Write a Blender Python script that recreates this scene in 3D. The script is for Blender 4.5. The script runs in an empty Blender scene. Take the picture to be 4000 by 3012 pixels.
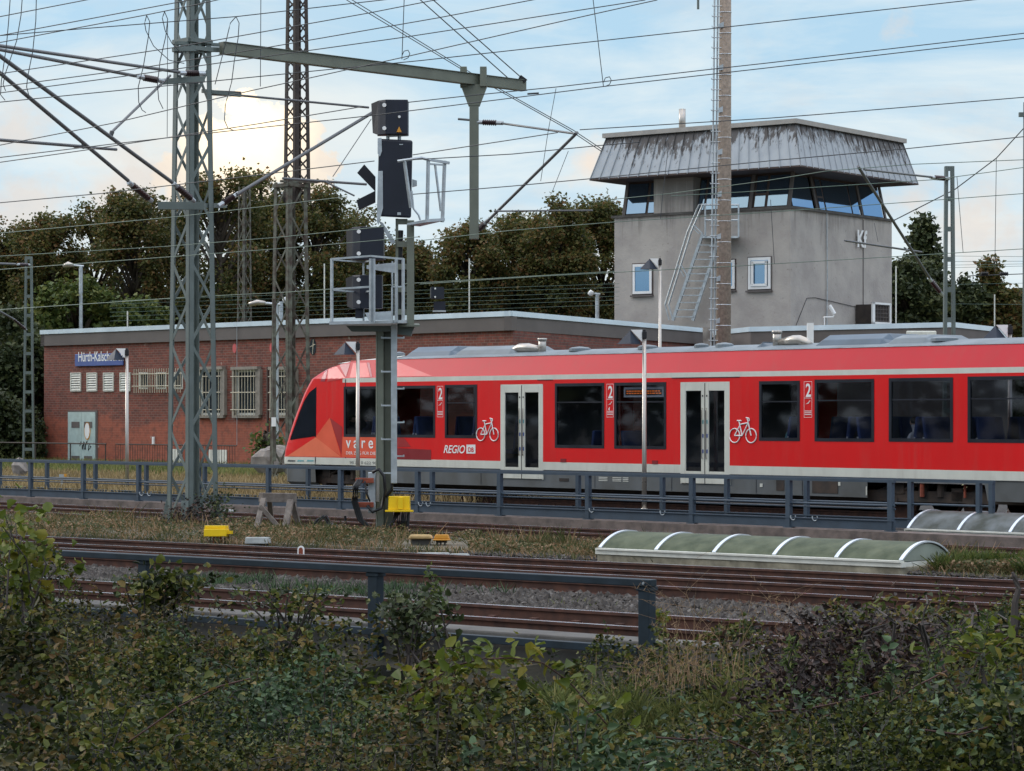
import bpy, math, random
import numpy as np
from mathutils import Vector, Matrix
R = math.radians
random.seed(7)
rng = np.random.default_rng(11)
S = bpy.context.scene
COL = S.collection

# ------------------------------------------------------------ camera, sky, sun, exposure
F, CX, HY, CH = 9900.0, 2000.0, 1619.0, 2.3     # focal length in photo pixels, centre column, horizon row, eye height
cam_d = bpy.data.cameras.new('camera'); cam = bpy.data.objects.new('camera', cam_d); COL.objects.link(cam)
cam.location = (0, 0, CH); cam.rotation_euler = (R(90), 0, 0)
cam_d.sensor_width = 36; cam_d.lens = 36 * F / 4000; cam_d.shift_y = (HY - 1506) / 4000
cam_d.clip_start = .5; cam_d.clip_end = 3000
S.camera = cam
S.view_settings.view_transform = 'Standard'; S.view_settings.look = 'None'
S.view_settings.exposure = 0.15; S.view_settings.gamma = 1
S.cycles.max_bounces = 6; S.cycles.transparent_max_bounces = 12
SUN_AZ, SUN_EL = R(-62), R(24)                   # left of the view direction (+Y)
W = bpy.data.worlds.new("World"); S.world = W; W.use_nodes = True
nt = W.node_tree; nt.nodes.clear()
def N(t, ty, **k):
    n = t.nodes.new(ty)
    for a, b in k.items(): setattr(n, a, b)
    return n
def math_(t, op, a, b=None, c=None, clamp=False):
    n = N(t, 'ShaderNodeMath', operation=op, use_clamp=clamp)
    for i, v in enumerate((a, b, c)):
        if v is None: continue
        if isinstance(v, (int, float)): n.inputs[i].default_value = v
        else: t.links.new(v, n.inputs[i])
    return n.outputs[0]
def ramp(t, fac, stops, interp='LINEAR'):
    n = N(t, 'ShaderNodeValToRGB'); n.color_ramp.interpolation = interp
    e = n.color_ramp.elements
    while len(e) < len(stops): e.new(.5)
    for i, (p, c) in enumerate(stops):
        e[i].position = p; e[i].color = (*c, 1) if len(c) == 3 else c
    t.links.new(fac, n.inputs[0]); return n.outputs[0]
def mixc(t, f, a, b, mode='MIX'):
    n = N(t, 'ShaderNodeMix', data_type='RGBA', blend_type=mode)
    for i, v in ((0, f), (6, a), (7, b)):
        if isinstance(v, (int, float)): n.inputs[i].default_value = v
        elif isinstance(v, tuple): n.inputs[i].default_value = (*v[:3], 1)
        else: t.links.new(v, n.inputs[i])
    return n.outputs[2]
def noise(t, vec, scale, detail=5, rough=.55, dist=0):
    n = N(t, 'ShaderNodeTexNoise'); n.inputs['Scale'].default_value = scale
    n.inputs['Detail'].default_value = detail; n.inputs['Roughness'].default_value = rough
    n.inputs['Distortion'].default_value = dist
    if vec is not None: t.links.new(vec, n.inputs['Vector'])
    return n.outputs[0]
def mapping(t, vec, loc=(0, 0, 0), rot=(0, 0, 0), scl=(1, 1, 1)):
    n = N(t, 'ShaderNodeMapping'); n.inputs[1].default_value = loc; n.inputs[2].default_value = rot
    n.inputs[3].default_value = scl; t.links.new(vec, n.inputs[0]); return n.outputs[0]
sky = N(nt, 'ShaderNodeTexSky', sky_type='NISHITA', sun_disc=False)
sky.sun_elevation = SUN_EL; sky.sun_rotation = SUN_AZ; sky.air_density = 1.2; sky.dust_density = 1.5
tc = N(nt, 'ShaderNodeTexCoord').outputs['Generated']
sep = N(nt, 'ShaderNodeSeparateXYZ'); nt.links.new(tc, sep.inputs[0])
n1 = noise(nt, mapping(nt, tc, (3.1, 0, 1.7), (0, R(-6), 0), (6, 6, 26)), 1.0, 8, .60, .5)       # long streaky veils
n2 = noise(nt, mapping(nt, tc, (8.3, 2, 4.1), (0, 0, 0), (13, 13, 34)), 1.0, 8, .60, .2)        # small puffs
n3 = noise(nt, mapping(nt, tc, (1.3, 5, 2.6), (0, 0, 0), (60, 60, 75)), 1.0, 8, .62, .3)
n4 = noise(nt, mapping(nt, tc, (6.3, 1, 9.6), (0, 0, 0), (5, 5, 16)), 1.0, 6, .55, .3)
elev = sep.outputs[2]
low = math_(nt, 'MULTIPLY', math_(nt, 'SUBTRACT', .100, elev), 7.0)                            # whiter towards the horizon
f1 = math_(nt, 'ADD', math_(nt, 'MULTIPLY', math_(nt, 'SUBTRACT', n1, .5), 4.5), low)
f1 = math_(nt, 'MULTIPLY_ADD', f1, .85, .64, clamp=True)
nish = mixc(nt, 1.0, sky.outputs[0], (.09, .09, .09), 'MULTIPLY')
blue = mixc(nt, .85, nish, (.44, .67, .86))
c1 = mixc(nt, f1, blue, mixc(nt, n4, (.60, .72, .79), (.80, .86, .86)))
puff = math_(nt, 'MULTIPLY', math_(nt, 'SUBTRACT', n2, .53), 5.0, clamp=True)
puff2 = math_(nt, 'MULTIPLY', puff, math_(nt, 'MULTIPLY_ADD', elev, -5.0, 1.15, clamp=True))
pc = mixc(nt, math_(nt, 'MULTIPLY_ADD', math_(nt, 'SUBTRACT', n3, .5), 3.0, .5, clamp=True), (.60, .58, .58), (.93, .76, .60))
c2 = mixc(nt, math_(nt, 'MULTIPLY', puff2, .62), c1, pc)
# bright cumulus in front of the low sun
def dirv(x, y):
    v = Vector(((x - CX) / F, 1, -(y - HY) / F)); v.normalize(); return v
def blob(x, y, rad, soft, amp):
    d = dirv(x, y)
    vm = N(nt, 'ShaderNodeVectorMath', operation='SUBTRACT'); nt.links.new(tc, vm.inputs[0]); vm.inputs[1].default_value = d
    ln = N(nt, 'ShaderNodeVectorMath', operation='LENGTH'); nt.links.new(vm.outputs[0], ln.inputs[0])
    dd = math_(nt, 'ADD', ln.outputs['Value'], math_(nt, 'MULTIPLY', math_(nt, 'SUBTRACT', n3, .5), amp))
    return math_(nt, 'MULTIPLY', math_(nt, 'SUBTRACT', rad, dd), 1 / soft, clamp=True)
g1 = blob(940, 500, .014, .003, .045)
for q in ((1050, 470, .010), (860, 560, .016), (1020, 600, .018), (740, 620, .010), (1130, 560, .010), (1180, 680, .012), (800, 700, .016), (960, 720, .016), (700, 580, .005)):
    g1 = math_(nt, 'MAXIMUM', g1, blob(*q, .0035, .045))
cum = mixc(nt, math_(nt, 'MULTIPLY_ADD', math_(nt, 'SUBTRACT', n3, .5), 2.5, .55, clamp=True), (.80, .71, .62), (1.0, .86, .68))
g3 = blob(930, 520, .075, .075, 0)
gw = blob(60, 500, .018, .016, .05)
for q in ((480, 790, .024), (120, 820, .020), (3820, 880, .022), (3560, 800, .012), (3900, 560, .008), (3500, 140, .006), (2500, 1000, .02)): gw = math_(nt, 'MAXIMUM', gw, blob(*q, .016, .05))
c2 = mixc(nt, math_(nt, 'MULTIPLY', gw, .7), c2, mixc(nt, n3, (.62, .60, .60), (.92, .78, .64)))
c3 = mixc(nt, math_(nt, 'MULTIPLY', g3, .30), c2, (.95, .82, .66))
c3 = mixc(nt, math_(nt, 'MULTIPLY', g1, .92), c3, cum)
g2 = blob(950, 500, .030, .026, .02)
c4 = mixc(nt, math_(nt, 'MULTIPLY', g2, math_(nt, 'MULTIPLY_ADD', g1, .95, .05)), c3, (1.75, 1.45, 1.02))
g5 = blob(2300, 640, .012, .010, .03)
c4 = mixc(nt, math_(nt, 'MULTIPLY', g5, .6), c4, (.93, .74, .58))
# overcast law: the cloud overhead is brighter than the sky at the horizon, and neutral
up = math_(nt, 'MAXIMUM', math_(nt, 'SUBTRACT', elev, .18), 0.0)
over = mixc(nt, math_(nt, 'MULTIPLY_ADD', math_(nt, 'SUBTRACT', n4, .5), 5.0, .5, clamp=True), (.34, .50, .78), (.98, .88, .75))
c4 = mixc(nt, math_(nt, 'MULTIPLY', up, 4.0, clamp=True), c4, over)
lum = math_(nt, 'MULTIPLY_ADD', up, 2.3, 1.0)
c5 = N(nt, 'ShaderNodeVectorMath', operation='SCALE'); nt.links.new(c4, c5.inputs[0]); nt.links.new(lum, c5.inputs['Scale'])
bg = N(nt, 'ShaderNodeBackground'); bg.inputs[1].default_value = 1.0; nt.links.new(c5.outputs[0], bg.inputs[0])
wo = N(nt, 'ShaderNodeOutputWorld'); nt.links.new(bg.outputs[0], wo.inputs[0])
sd = bpy.data.lights.new('sun', 'SUN'); sd.energy = 1.1; sd.angle = R(20); sd.color = (1, .93, .84)
sun = bpy.data.objects.new('sun', sd); COL.objects.link(sun)
sv = Vector((math.sin(SUN_AZ) * math.cos(SUN_EL), math.cos(SUN_AZ) * math.cos(SUN_EL), math.sin(SUN_EL)))
sun.rotation_euler = sv.to_track_quat('Z', 'Y').to_euler()

# ------------------------------------------------------------ helpers
def P(x, y, D): return Vector(((x - CX) / F * D, D, CH - (y - HY) / F * D))
def Dz(y, z): return (CH - z) * F / (y - HY)          # distance of a point of height z seen at row y
class Fr:
    """vertical plane through column x0 at distance D0 whose level lines run to the vanishing column vp"""
    def __init__(s, x0, D0, vp):
        s.O = Vector(((x0 - CX) / F * D0, D0)); u = Vector(((vp - CX) / F, 1)).normalized()
        if vp < CX: u = -u
        s.u = u; s.n = Vector((-u.y, u.x))
        if s.n.y < 0: s.n = -s.n
    def w(s, a, b, z): q = s.O + s.u * a + s.n * b; return Vector((q.x, q.y, z))
    def a(s, x, b=0):
        k = (x - CX) / F; o = s.O + s.n * b
        return (k * o.y - o.x) / (s.u.x - k * s.u.y)
    def uz(s, x, y, b=0):
        a = s.a(x, b); D = (s.O + s.u * a + s.n * b).y
        return a, CH - (y - HY) / F * D
    def D(s, x, b=0): return (s.O + s.u * s.a(x, b) + s.n * b).y
    def pt(s, x, y, b=0): a, z = s.uz(x, y, b); return s.w(a, b, z)
    def ang(s): return math.atan2(s.u.y, s.u.x)
class MB:
    def __init__(s): s.v = []; s.f = []; s.m = []
    def add(s, vs, fs, mi=0):
        o = len(s.v); s.v += [tuple(v) for v in vs]; s.f += [tuple(i + o for i in f) for f in fs]; s.m += [mi] * len(fs)
    def hexa(s, b, t, mi=0):
        s.add(list(b) + list(t), [(3, 2, 1, 0), (4, 5, 6, 7), (0, 1, 5, 4), (1, 2, 6, 5), (2, 3, 7, 6), (3, 0, 4, 7)], mi)
    def fbox(s, fr, a0, a1, b0, b1, z0, z1, mi=0):
        w = fr.w
        s.hexa([w(a0, b0, z0), w(a1, b0, z0), w(a1, b1, z0), w(a0, b1, z0)], [w(a0, b0, z1), w(a1, b0, z1), w(a1, b1, z1), w(a0, b1, z1)], mi)
    def box(s, x0, x1, y0, y1, z0, z1, mi=0):
        s.hexa([(x0, y0, z0), (x1, y0, z0), (x1, y1, z0), (x0, y1, z0)], [(x0, y0, z1), (x1, y0, z1), (x1, y1, z1), (x0, y1, z1)], mi)
    def beam(s, p, q, w, h=None, up=(0, 0, 1), mi=0):
        p = Vector(p); q = Vector(q); h = h or w; d = (q - p).normalized(); up = Vector(up)
        if abs(d.dot(up)) > .95: up = Vector((.7, .7, 0))
        sx = d.cross(up).normalized(); sy = sx.cross(d).normalized()
        c = [(-1, -1), (1, -1), (1, 1), (-1, 1)]
        s.hexa([p + sx * i * w / 2 + sy * j * h / 2 for i, j in c], [q + sx * i * w / 2 + sy * j * h / 2 for i, j in c], mi)
    def tube(s, pts, r, n=8, mi=0, caps=True):
        pts = [Vector(p) for p in pts]; rs = r if isinstance(r, (list, tuple)) else [r] * len(pts); o = []
        ref = Vector((0, 0, 1))
        for i, p in enumerate(pts):
            d = (pts[min(i + 1, len(pts) - 1)] - pts[max(i - 1, 0)])
            d = d.normalized() if d.length > 1e-9 else Vector((0, 0, 1))
            rf = ref if abs(d.dot(ref)) < .97 else Vector((.6, .8, 0))
            a = d.cross(rf).normalized(); b = a.cross(d)
            o += [p + (a * math.cos(t) + b * math.sin(t)) * rs[i] for t in [2 * math.pi * k / n for k in range(n)]]
        fs = [(i * n + k, i * n + (k + 1) % n, (i + 1) * n + (k + 1) % n, (i + 1) * n + k) for i in range(len(pts) - 1) for k in range(n)]
        if caps: fs += [tuple(range(n))[::-1], tuple(range((len(pts) - 1) * n, len(pts) * n))]
        s.add(o, fs, mi)
    def poly(s, pts, off, mi=0):
        pts = [Vector(p) for p in pts]; off = Vector(off); n = len(pts)
        s.add(pts + [p + off for p in pts], [tuple(range(n))[::-1], tuple(range(n, 2 * n))] + [(i, (i + 1) % n, n + (i + 1) % n, n + i) for i in range(n)], mi)
    def pprism(s, plan, y0, y1, mi=0):
        """plan: [(column, distance)...]; rows y0 (top) and y1 read at the mean distance"""
        Dm = sum(d for _, d in plan) / len(plan); z0 = CH - (y1 - HY) / F * Dm; z1 = CH - (y0 - HY) / F * Dm
        b = [((x - CX) / F * d, d) for x, d in plan]; n = len(b)
        s.add([(x, y, z0) for x, y in b] + [(x, y, z1) for x, y in b], [tuple(range(n))[::-1], tuple(range(n, 2 * n))] + [(i, (i + 1) % n, n + (i + 1) % n, n + i) for i in range(n)], mi)
    def build(s, name, mats, parent=None, smooth=False, bevel=0, origin=None):
        o3 = Vector(origin) if origin is not None else (root_loc(parent) if parent else Vector((0, 0, 0)))
        me = bpy.data.meshes.new(name); me.from_pydata([tuple(Vector(v) - o3) for v in s.v], [], s.f)
        if not isinstance(mats, (list, tuple)): mats = [mats]
        for m in mats: me.materials.append(m)
        if len(mats) > 1: me.polygons.foreach_set('material_index', s.m)
        if smooth: me.polygons.foreach_set('use_smooth', [True] * len(me.polygons))
        me.update()
        import bmesh
        bm = bmesh.new(); bm.from_mesh(me); bmesh.ops.recalc_face_normals(bm, faces=bm.faces); bm.to_mesh(me); bm.free()
        ob = bpy.data.objects.new(name, me); COL.objects.link(ob)
        if parent: ob.parent = parent
        elif origin is not None: ob.location = o3
        if bevel:
            b = ob.modifiers.new('bevel', 'BEVEL'); b.width = bevel; b.segments = 2; b.limit_method = 'ANGLE'
        return ob
def root_loc(o):
    while o.parent: o = o.parent
    return Vector(o.location)
def tag(o, label=None, cat=None, group=None, kind=None):
    if label: o['label'] = label
    if cat: o['category'] = cat
    if group: o['group'] = group
    if kind: o['kind'] = kind
    return o
def thing(name, label, cat, loc, group=None):
    o = bpy.data.objects.new(name, None); COL.objects.link(o); o.location = loc; o.empty_display_size = .3
    return tag(o, label, cat, group)
def dup(root, loc, label=None):
    r = root.copy(); COL.objects.link(r); r.location = loc
    if label: r['label'] = label
    for ch in list(root.children):
        c = ch.copy(); COL.objects.link(c); c.parent = r
        for g in list(ch.children):
            d = g.copy(); COL.objects.link(d); d.parent = c
    return r
def text_on(fr, body, x0, x1, y, name, mat_, parent, b=-.012, shear=0, depth=.003, sy=None, bold=0):
    """lettering from column x0 to x1 with its baseline on row y of plane fr"""
    cu = bpy.data.curves.new('t', 'FONT'); cu.body = body; cu.size = 1; cu.shear = shear; cu.extrude = 0; cu.offset = bold
    o = bpy.data.objects.new('t', cu); COL.objects.link(o); bpy.context.view_layer.update()
    me = bpy.data.meshes.new_from_object(o.evaluated_get(bpy.context.evaluated_depsgraph_get()))
    COL.objects.unlink(o); bpy.data.objects.remove(o)
    vs = [v.co.copy() for v in me.vertices]; fs = [tuple(p.vertices) for p in me.polygons]
    mn = min(v.x for v in vs); mx = max(v.x for v in vs)
    a0, z0 = fr.uz(x0, y, b); a1, _ = fr.uz(x1, y, b); k = (a1 - a0) / (mx - mn); ky = sy / 1.0 if sy else k
    m = MB(); m.add([fr.w(a0 + (v.x - mn) * k, b, z0 + v.y * ky) for v in vs], fs)
    return m.build(name, mat_, parent)

# ------------------------------------------------------------ materials
def mat(name, col, rough=.6, metal=0, var=.15, scale=2.0, bump=0, bscale=30, col2=None, spec=.4, coat=0, detail=6, thr=None):
    m = bpy.data.materials.new(name); m.use_nodes = True; t = m.node_tree; b = t.nodes['Principled BSDF']
    co = N(t, 'ShaderNodeTexCoord').outputs['Object']
    n = noise(t, co, scale, detail)
    c2 = col2 or tuple(c * (1 - var) for c in col); c1 = col if col2 else tuple(min(1, c * (1 + var)) for c in col)
    lo, hi = thr or (.35, .65)
    c = ramp(t, n, [(lo, c2), (hi, c1)]); t.links.new(c, b.inputs['Base Color'])
    r = math_(t, 'MULTIPLY_ADD', n, .25, max(0.02, rough - .12)); t.links.new(r, b.inputs['Roughness'])
    b.inputs['Metallic'].default_value = metal; b.inputs['Specular IOR Level'].default_value = spec
    if coat: b.inputs['Coat Weight'].default_value = coat; b.inputs['Coat Roughness'].default_value = .12
    if bump:
        bn = N(t, 'ShaderNodeBump'); bn.inputs['Strength'].default_value = bump; bn.inputs['Distance'].default_value = .02
        t.links.new(noise(t, co, bscale, 4), bn.inputs['Height']); t.links.new(bn.outputs[0], b.inputs['Normal'])
    return m
def leafmat(name, stops, scale=1.2, trans=.25, rough=.55):
    m = bpy.data.materials.new(name); m.use_nodes = True; t = m.node_tree; t.nodes.clear()
    co = N(t, 'ShaderNodeTexCoord').outputs['Object']
    at = N(t, 'ShaderNodeAttribute', attribute_name='rnd').outputs['Fac']
    n = noise(t, co, scale, 3)
    f = math_(t, 'ADD', math_(t, 'MULTIPLY', math_(t, 'SUBTRACT', n, .5), 1.6), at)
    c = ramp(t, f, stops)
    d = N(t, 'ShaderNodeBsdfPrincipled'); t.links.new(c, d.inputs['Base Color']); d.inputs['Roughness'].default_value = rough
    d.inputs['Specular IOR Level'].default_value = .25
    tr = N(t, 'ShaderNodeBsdfTranslucent'); t.links.new(c, tr.inputs[0])
    mx = N(t, 'ShaderNodeMixShader'); mx.inputs[0].default_value = trans
    t.links.new(d.outputs[0], mx.inputs[1]); t.links.new(tr.outputs[0], mx.inputs[2])
    o = N(t, 'ShaderNodeOutputMaterial'); t.links.new(mx.outputs[0], o.inputs[0]); return m
def glassmat(name, tint, refl=.08, rough=.03, gcol=.8):
    m = bpy.data.materials.new(name); m.use_nodes = True; t = m.node_tree; t.nodes.clear()
    tr = N(t, 'ShaderNodeBsdfTransparent'); tr.inputs[0].default_value = (*tint, 1)
    gl = N(t, 'ShaderNodeBsdfGlossy'); gl.inputs['Roughness'].default_value = rough; gl.inputs[0].default_value = (.9, .95, 1, 1)
    ge = N(t, 'ShaderNodeNewGeometry'); dt = N(t, 'ShaderNodeVectorMath', operation='DOT_PRODUCT'); t.links.new(ge.outputs['Incoming'], dt.inputs[0]); t.links.new(ge.outputs['Normal'], dt.inputs[1])
    sch = math_(t, 'MULTIPLY_ADD', math_(t, 'POWER', math_(t, 'SUBTRACT', 1.0, math_(t, 'ABSOLUTE', dt.outputs['Value'])), 5.0), .95, .045)   # same from either side of the pane
    f = math_(t, 'MULTIPLY_ADD', sch, 1.0, refl - .04, clamp=True)
    gl.inputs[0].default_value = (gcol, gcol * 1.05, gcol * 1.15, 1)
    mx = N(t, 'ShaderNodeMixShader'); t.links.new(f, mx.inputs[0]); t.links.new(tr.outputs[0], mx.inputs[1]); t.links.new(gl.outputs[0], mx.inputs[2])
    o = N(t, 'ShaderNodeOutputMaterial'); t.links.new(mx.outputs[0], o.inputs[0]); return m
def brickmat(name, ang, c1, c2, mortar, patch):
    m = bpy.data.materials.new(name); m.use_nodes = True; t = m.node_tree; b = t.nodes['Principled BSDF']
    co = N(t, 'ShaderNodeTexCoord').outputs['Object']
    rt = mapping(t, co, rot=(0, 0, -ang)); sp = N(t, 'ShaderNodeSeparateXYZ'); t.links.new(rt, sp.inputs[0])
    cb = N(t, 'ShaderNodeCombineXYZ'); t.links.new(sp.outputs[0], cb.inputs[0]); t.links.new(sp.outputs[2], cb.inputs[1])
    br = N(t, 'ShaderNodeTexBrick'); t.links.new(cb.outputs[0], br.inputs[0])
    br.inputs['Scale'].default_value = 1; br.inputs['Brick Width'].default_value = .30; br.inputs['Row Height'].default_value = .11
    br.inputs['Mortar Size'].default_value = .011; br.inputs['Bias'].default_value = 0
    br.inputs['Color1'].default_value = (*c1, 1); br.inputs['Color2'].default_value = (*c2, 1); br.inputs['Mortar'].default_value = (*mortar, 1)
    n = noise(t, cb.outputs[0], .33, 5, .6); n2 = noise(t, cb.outputs[0], 3.5, 5, .6)
    # repointed, lighter brickwork low on the wall, with an uneven edge
    low = math_(t, 'MULTIPLY', math_(t, 'SUBTRACT', math_(t, 'ADD', math_(t, 'MULTIPLY', n, 2.6), .9), sp.outputs[2]), 3, clamp=True)
    c = mixc(t, math_(t, 'MULTIPLY', low, .7), br.outputs['Color'], patch)
    c = mixc(t, math_(t, 'MULTIPLY', math_(t, 'SUBTRACT', .55, n2), 2.2, clamp=True), c, (.05, .03, .025))
    wh = math_(t, 'MULTIPLY', math_(t, 'SUBTRACT', noise(t, cb.outputs[0], 1.9, 2, .4), .74), 30, clamp=True)
    c = mixc(t, wh, c, (.36, .27, .22))
    t.links.new(c, b.inputs['Base Color']); b.inputs['Roughness'].default_value = .85
    bn = N(t, 'ShaderNodeBump'); bn.inputs['Strength'].default_value = .5; bn.inputs['Distance'].default_value = .02
    t.links.new(br.outputs['Fac'], bn.inputs['Height']); bn.invert = True; t.links.new(bn.outputs[0], b.inputs['Normal'])
    return m
M = dict(
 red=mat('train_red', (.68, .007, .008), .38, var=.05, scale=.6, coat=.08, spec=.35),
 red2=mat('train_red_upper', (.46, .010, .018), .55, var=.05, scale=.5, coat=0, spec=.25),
 cream=mat('train_cream', (.60, .61, .54), .4, var=.06, scale=1.5, coat=.1),
 skirt=mat('train_skirt', (.105, .115, .12), .5, var=.25, scale=1.3, col2=(.075, .078, .075)),
 roofg=mat('train_roof', (.16, .19, .21), .55, var=.2, scale=1.2),
 roofbox=mat('roof_box', (.07, .105, .14), .4, var=.2, scale=1),
 winframe=mat('window_rubber', (.012, .014, .022), .35, var=.2),
 dark=mat('underframe', (.022, .019, .017), .75, var=.4, scale=3, col2=(.05, .033, .024)),
 darkint=mat('interior_dark', (.035, .04, .05), .8, var=.2),
 seat=mat('seat_fabric', (.05, .08, .20), .9, var=.3),
 seatw=mat('seat_edge', (.7, .7, .72), .5),
 orange=mat('deco_orange', (.72, .10, .045), .4, var=.05, coat=.2), orange2=mat('deco_pale_orange', (.78, .165, .08), .4, var=.05, coat=.2),
 orange3=mat('deco_deep_red', (.33, .018, .02), .4, var=.05, coat=.2), pink=mat('deco_pink', (.56, .055, .055), .4, var=.05, coat=.3),
 mauve=mat('deco_mauve', (.34, .05, .07), .4, var=.05, coat=.3), maroon=mat('deco_maroon', (.22, .012, .018), .4, var=.05, coat=.2),
 white=mat('white_paint', (.78, .78, .76), .5, var=.04), offw=mat('old_white_paint', (.62, .62, .55), .6, var=.12, scale=4),
 galv=mat('galvanised', (.42, .46, .48), .45, metal=.55, var=.15, scale=5),
 alu=mat('aluminium', (.62, .66, .70), .35, metal=.6, var=.1, scale=3),
 steel=mat('brushed_post', (.42, .39, .35), .3, metal=.7, var=.08, scale=2),
 mast=mat('mast_green_grey', (.135, .165, .155), .55, var=.12, scale=2.5, bump=.1, col2=(.105, .13, .12)),
 rustmast=mat('mast_weathered', (.13, .14, .11), .8, scale=3.5, col2=(.055, .038, .03), thr=(.38, .62)),
 brownmast=mat('mast_brown', (.060, .048, .04), .8, scale=3, col2=(.035, .028, .026)),
 green=mat('post_green', (.15, .165, .13), .55, var=.12, scale=2),
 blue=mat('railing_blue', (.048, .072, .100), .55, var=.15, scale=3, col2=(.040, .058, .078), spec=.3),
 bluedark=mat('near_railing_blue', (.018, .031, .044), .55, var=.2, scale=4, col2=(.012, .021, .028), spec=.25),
 sig=mat('signal_black', (.010, .013, .024), .45, var=.15), sig2=mat('signal_hood', (.007, .008, .014), .5, var=.1),
 lamp=mat('lamp_shade_dark', (.016, .024, .040), .45, var=.1, spec=.25), black=mat('black_plastic', (.012, .012, .014), .5),
 wire=mat('wire', (.045, .05, .055), .5, metal=.3), wireg=mat('wire_green', (.10, .15, .12), .5, metal=.2),
 tube=mat('cantilever_tube', (.13, .135, .14), .45, metal=.4, var=.1), ins=mat('insulator_brown', (.030, .013, .014), .3, var=.2, coat=.3),
 conc=mat('concrete', (.30, .27, .24), .9, var=.2, scale=2.5, bump=.3, bscale=20, col2=(.15, .13, .115)),
 concmast=mat('spun_concrete', (.31, .25, .20), .9, scale=14, col2=(.20, .16, .125), bump=.3, bscale=40),
 concd=mat('concrete_dark', (.12, .115, .105), .9, scale=2, col2=(.07, .065, .06), bump=.4, bscale=12),
 rust=mat('rust_rail', (.095, .042, .028), .85, var=.25, scale=6, col2=(.045, .022, .017)),
 shiny=mat('rail_head', (.46, .46, .48), .22, metal=.85, var=.1), rustd=mat('rust_bright', (.22, .055, .03), .85, var=.3, scale=8),
 sleeper=mat('sleeper', (.11, .10, .09), .9, var=.25, scale=5),
 stone=mat('ballast_stone', (.22, .21, .205), .85, scale=9, col2=(.10, .09, .085)),
 wood=mat('weathered_wood', (.22, .19, .165), .85, scale=6, col2=(.12, .10, .085), bump=.2),
 yellow=mat('yellow_plastic', (.78, .52, .008), .4, var=.06, scale=4), orangel=mat('orange_lid', (.62, .28, .035), .5, var=.1),
 creamlid=mat('cream_lid', (.52, .36, .16), .6, var=.15, scale=6),
 dome=mat('dome_green', (.115, .130, .085), .6, scale=3.5, spec=.12, col2=(.040, .054, .030), detail=12, thr=(.3, .72), bump=.2, bscale=30),
 domeb=mat('dome_grey', (.13, .145, .15), .5, scale=2.6, spec=.2, col2=(.035, .04, .03), detail=12, thr=(.32, .7)),
 fascia=mat('fascia_brown_grey', (.120, .105, .098), .8, var=.10, scale=1), trim=mat('roof_trim', (.62, .72, .78), .35, metal=.3, var=.06, scale=1),
 roofflat=mat('flat_roof', (.09, .09, .09), .9), winwood=mat('window_timber', (.065, .042, .035), .6, var=.2),
 barpaint=mat('bar_cream', (.50, .45, .34), .6, var=.15), darkglass=mat('dark_glass', (.02, .028, .035), .08, var=.2, spec=.6),
 doorgrn=mat('door_pale_green', (.40, .50, .48), .6, var=.14, scale=2.5), signblue=mat('sign_blue', (.07, .11, .30), .5, var=.05),
 redsign=mat('red_disc', (.55, .10, .10), .6), hose=mat('rubber_hose', (.015, .016, .018), .5), skin=mat('skin', (.60, .38, .28), .6),
 cloth1=mat('teal_shirt', (.16, .36, .38), .9), cloth2=mat('dark_shirt', (.05, .05, .065), .9), hair=mat('hair', (.02, .014, .01), .7),
 bark=mat('bark', (.06, .048, .036), .9, scale=4, bump=.4), stem=mat('bramble_stem', (.06, .026, .020), .7), twig=mat('dead_twig', (.06, .05, .045), .9),
 drygrass=mat('dry_stalk', (.24, .155, .085), .85, var=.2), trainint=mat('train_interior', (.16, .165, .17), .7), kerb2=mat('mossy_kerb', (.33, .30, .22), .9, scale=3, col2=(.14, .125, .09), bump=.4, bscale=12), endpan=mat('dome_end', (.26, .29, .24), .5, var=.15), surround=mat('window_surround', (.25, .225, .19), .8, var=.15, scale=4),
 ledo=mat('display_housing', (.12, .14, .13), .5),
)
def emis(name, col, st):
    m = bpy.data.materials.new(name); m.use_nodes = True; b = m.node_tree.nodes['Principled BSDF']
    b.inputs['Base Color'].default_value = (0, 0, 0, 1); b.inputs['Emission Color'].default_value = (*col, 1); b.inputs['Emission Strength'].default_value = st; return m
for k_ in ('red', 'red2', 'cream'):
    t = M[k_].node_tree; b = t.nodes['Principled BSDF']; src = b.inputs['Base Color'].links[0].from_socket
    co = N(t, 'ShaderNodeTexCoord').outputs['Object']; sp = N(t, 'ShaderNodeSeparateXYZ'); t.links.new(co, sp.inputs[0])
    st = noise(t, mapping(t, co, scl=(5, 5, .35)), 1.0, 6, .7); bl = noise(t, co, .8, 5, .6)
    f_ = math_(t, 'MULTIPLY', math_(t, 'MULTIPLY', math_(t, 'SUBTRACT', st, .46), 2.5, clamp=True), math_(t, 'MULTIPLY_ADD', math_(t, 'SUBTRACT', bl, .4), 2.0, .15, clamp=True))
    lo_ = math_(t, 'MULTIPLY', math_(t, 'SUBTRACT', 1.25, sp.outputs[2]), 1.1, clamp=True)
    f_ = math_(t, 'MULTIPLY', math_(t, 'ADD', f_, math_(t, 'MULTIPLY', lo_, st)), .42, clamp=True)
    t.links.new(mixc(t, f_, src, (.16, .11, .08)), b.inputs['Base Color'])
    t.links.new(math_(t, 'MULTIPLY_ADD', f_, .5, .36), b.inputs['Roughness'])
M['led'] = emis('led_orange', (1, .22, .03), .8)
M['glass'] = glassmat('train_glass', (.46, .49, .54), .09, gcol=.45)
M['glassfar'] = glassmat('train_glass_far', (.28, .29, .31), .05, gcol=.3)
M['cabglass'] = mat('cab_glass', (.006, .009, .016), .12, var=.2, spec=.25)
M['towerglass'] = glassmat('tower_glass', (.10, .12, .14), .42, .02)
M['clearwin'] = glassmat('window_glass', (.3, .33, .33), .15)
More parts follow.
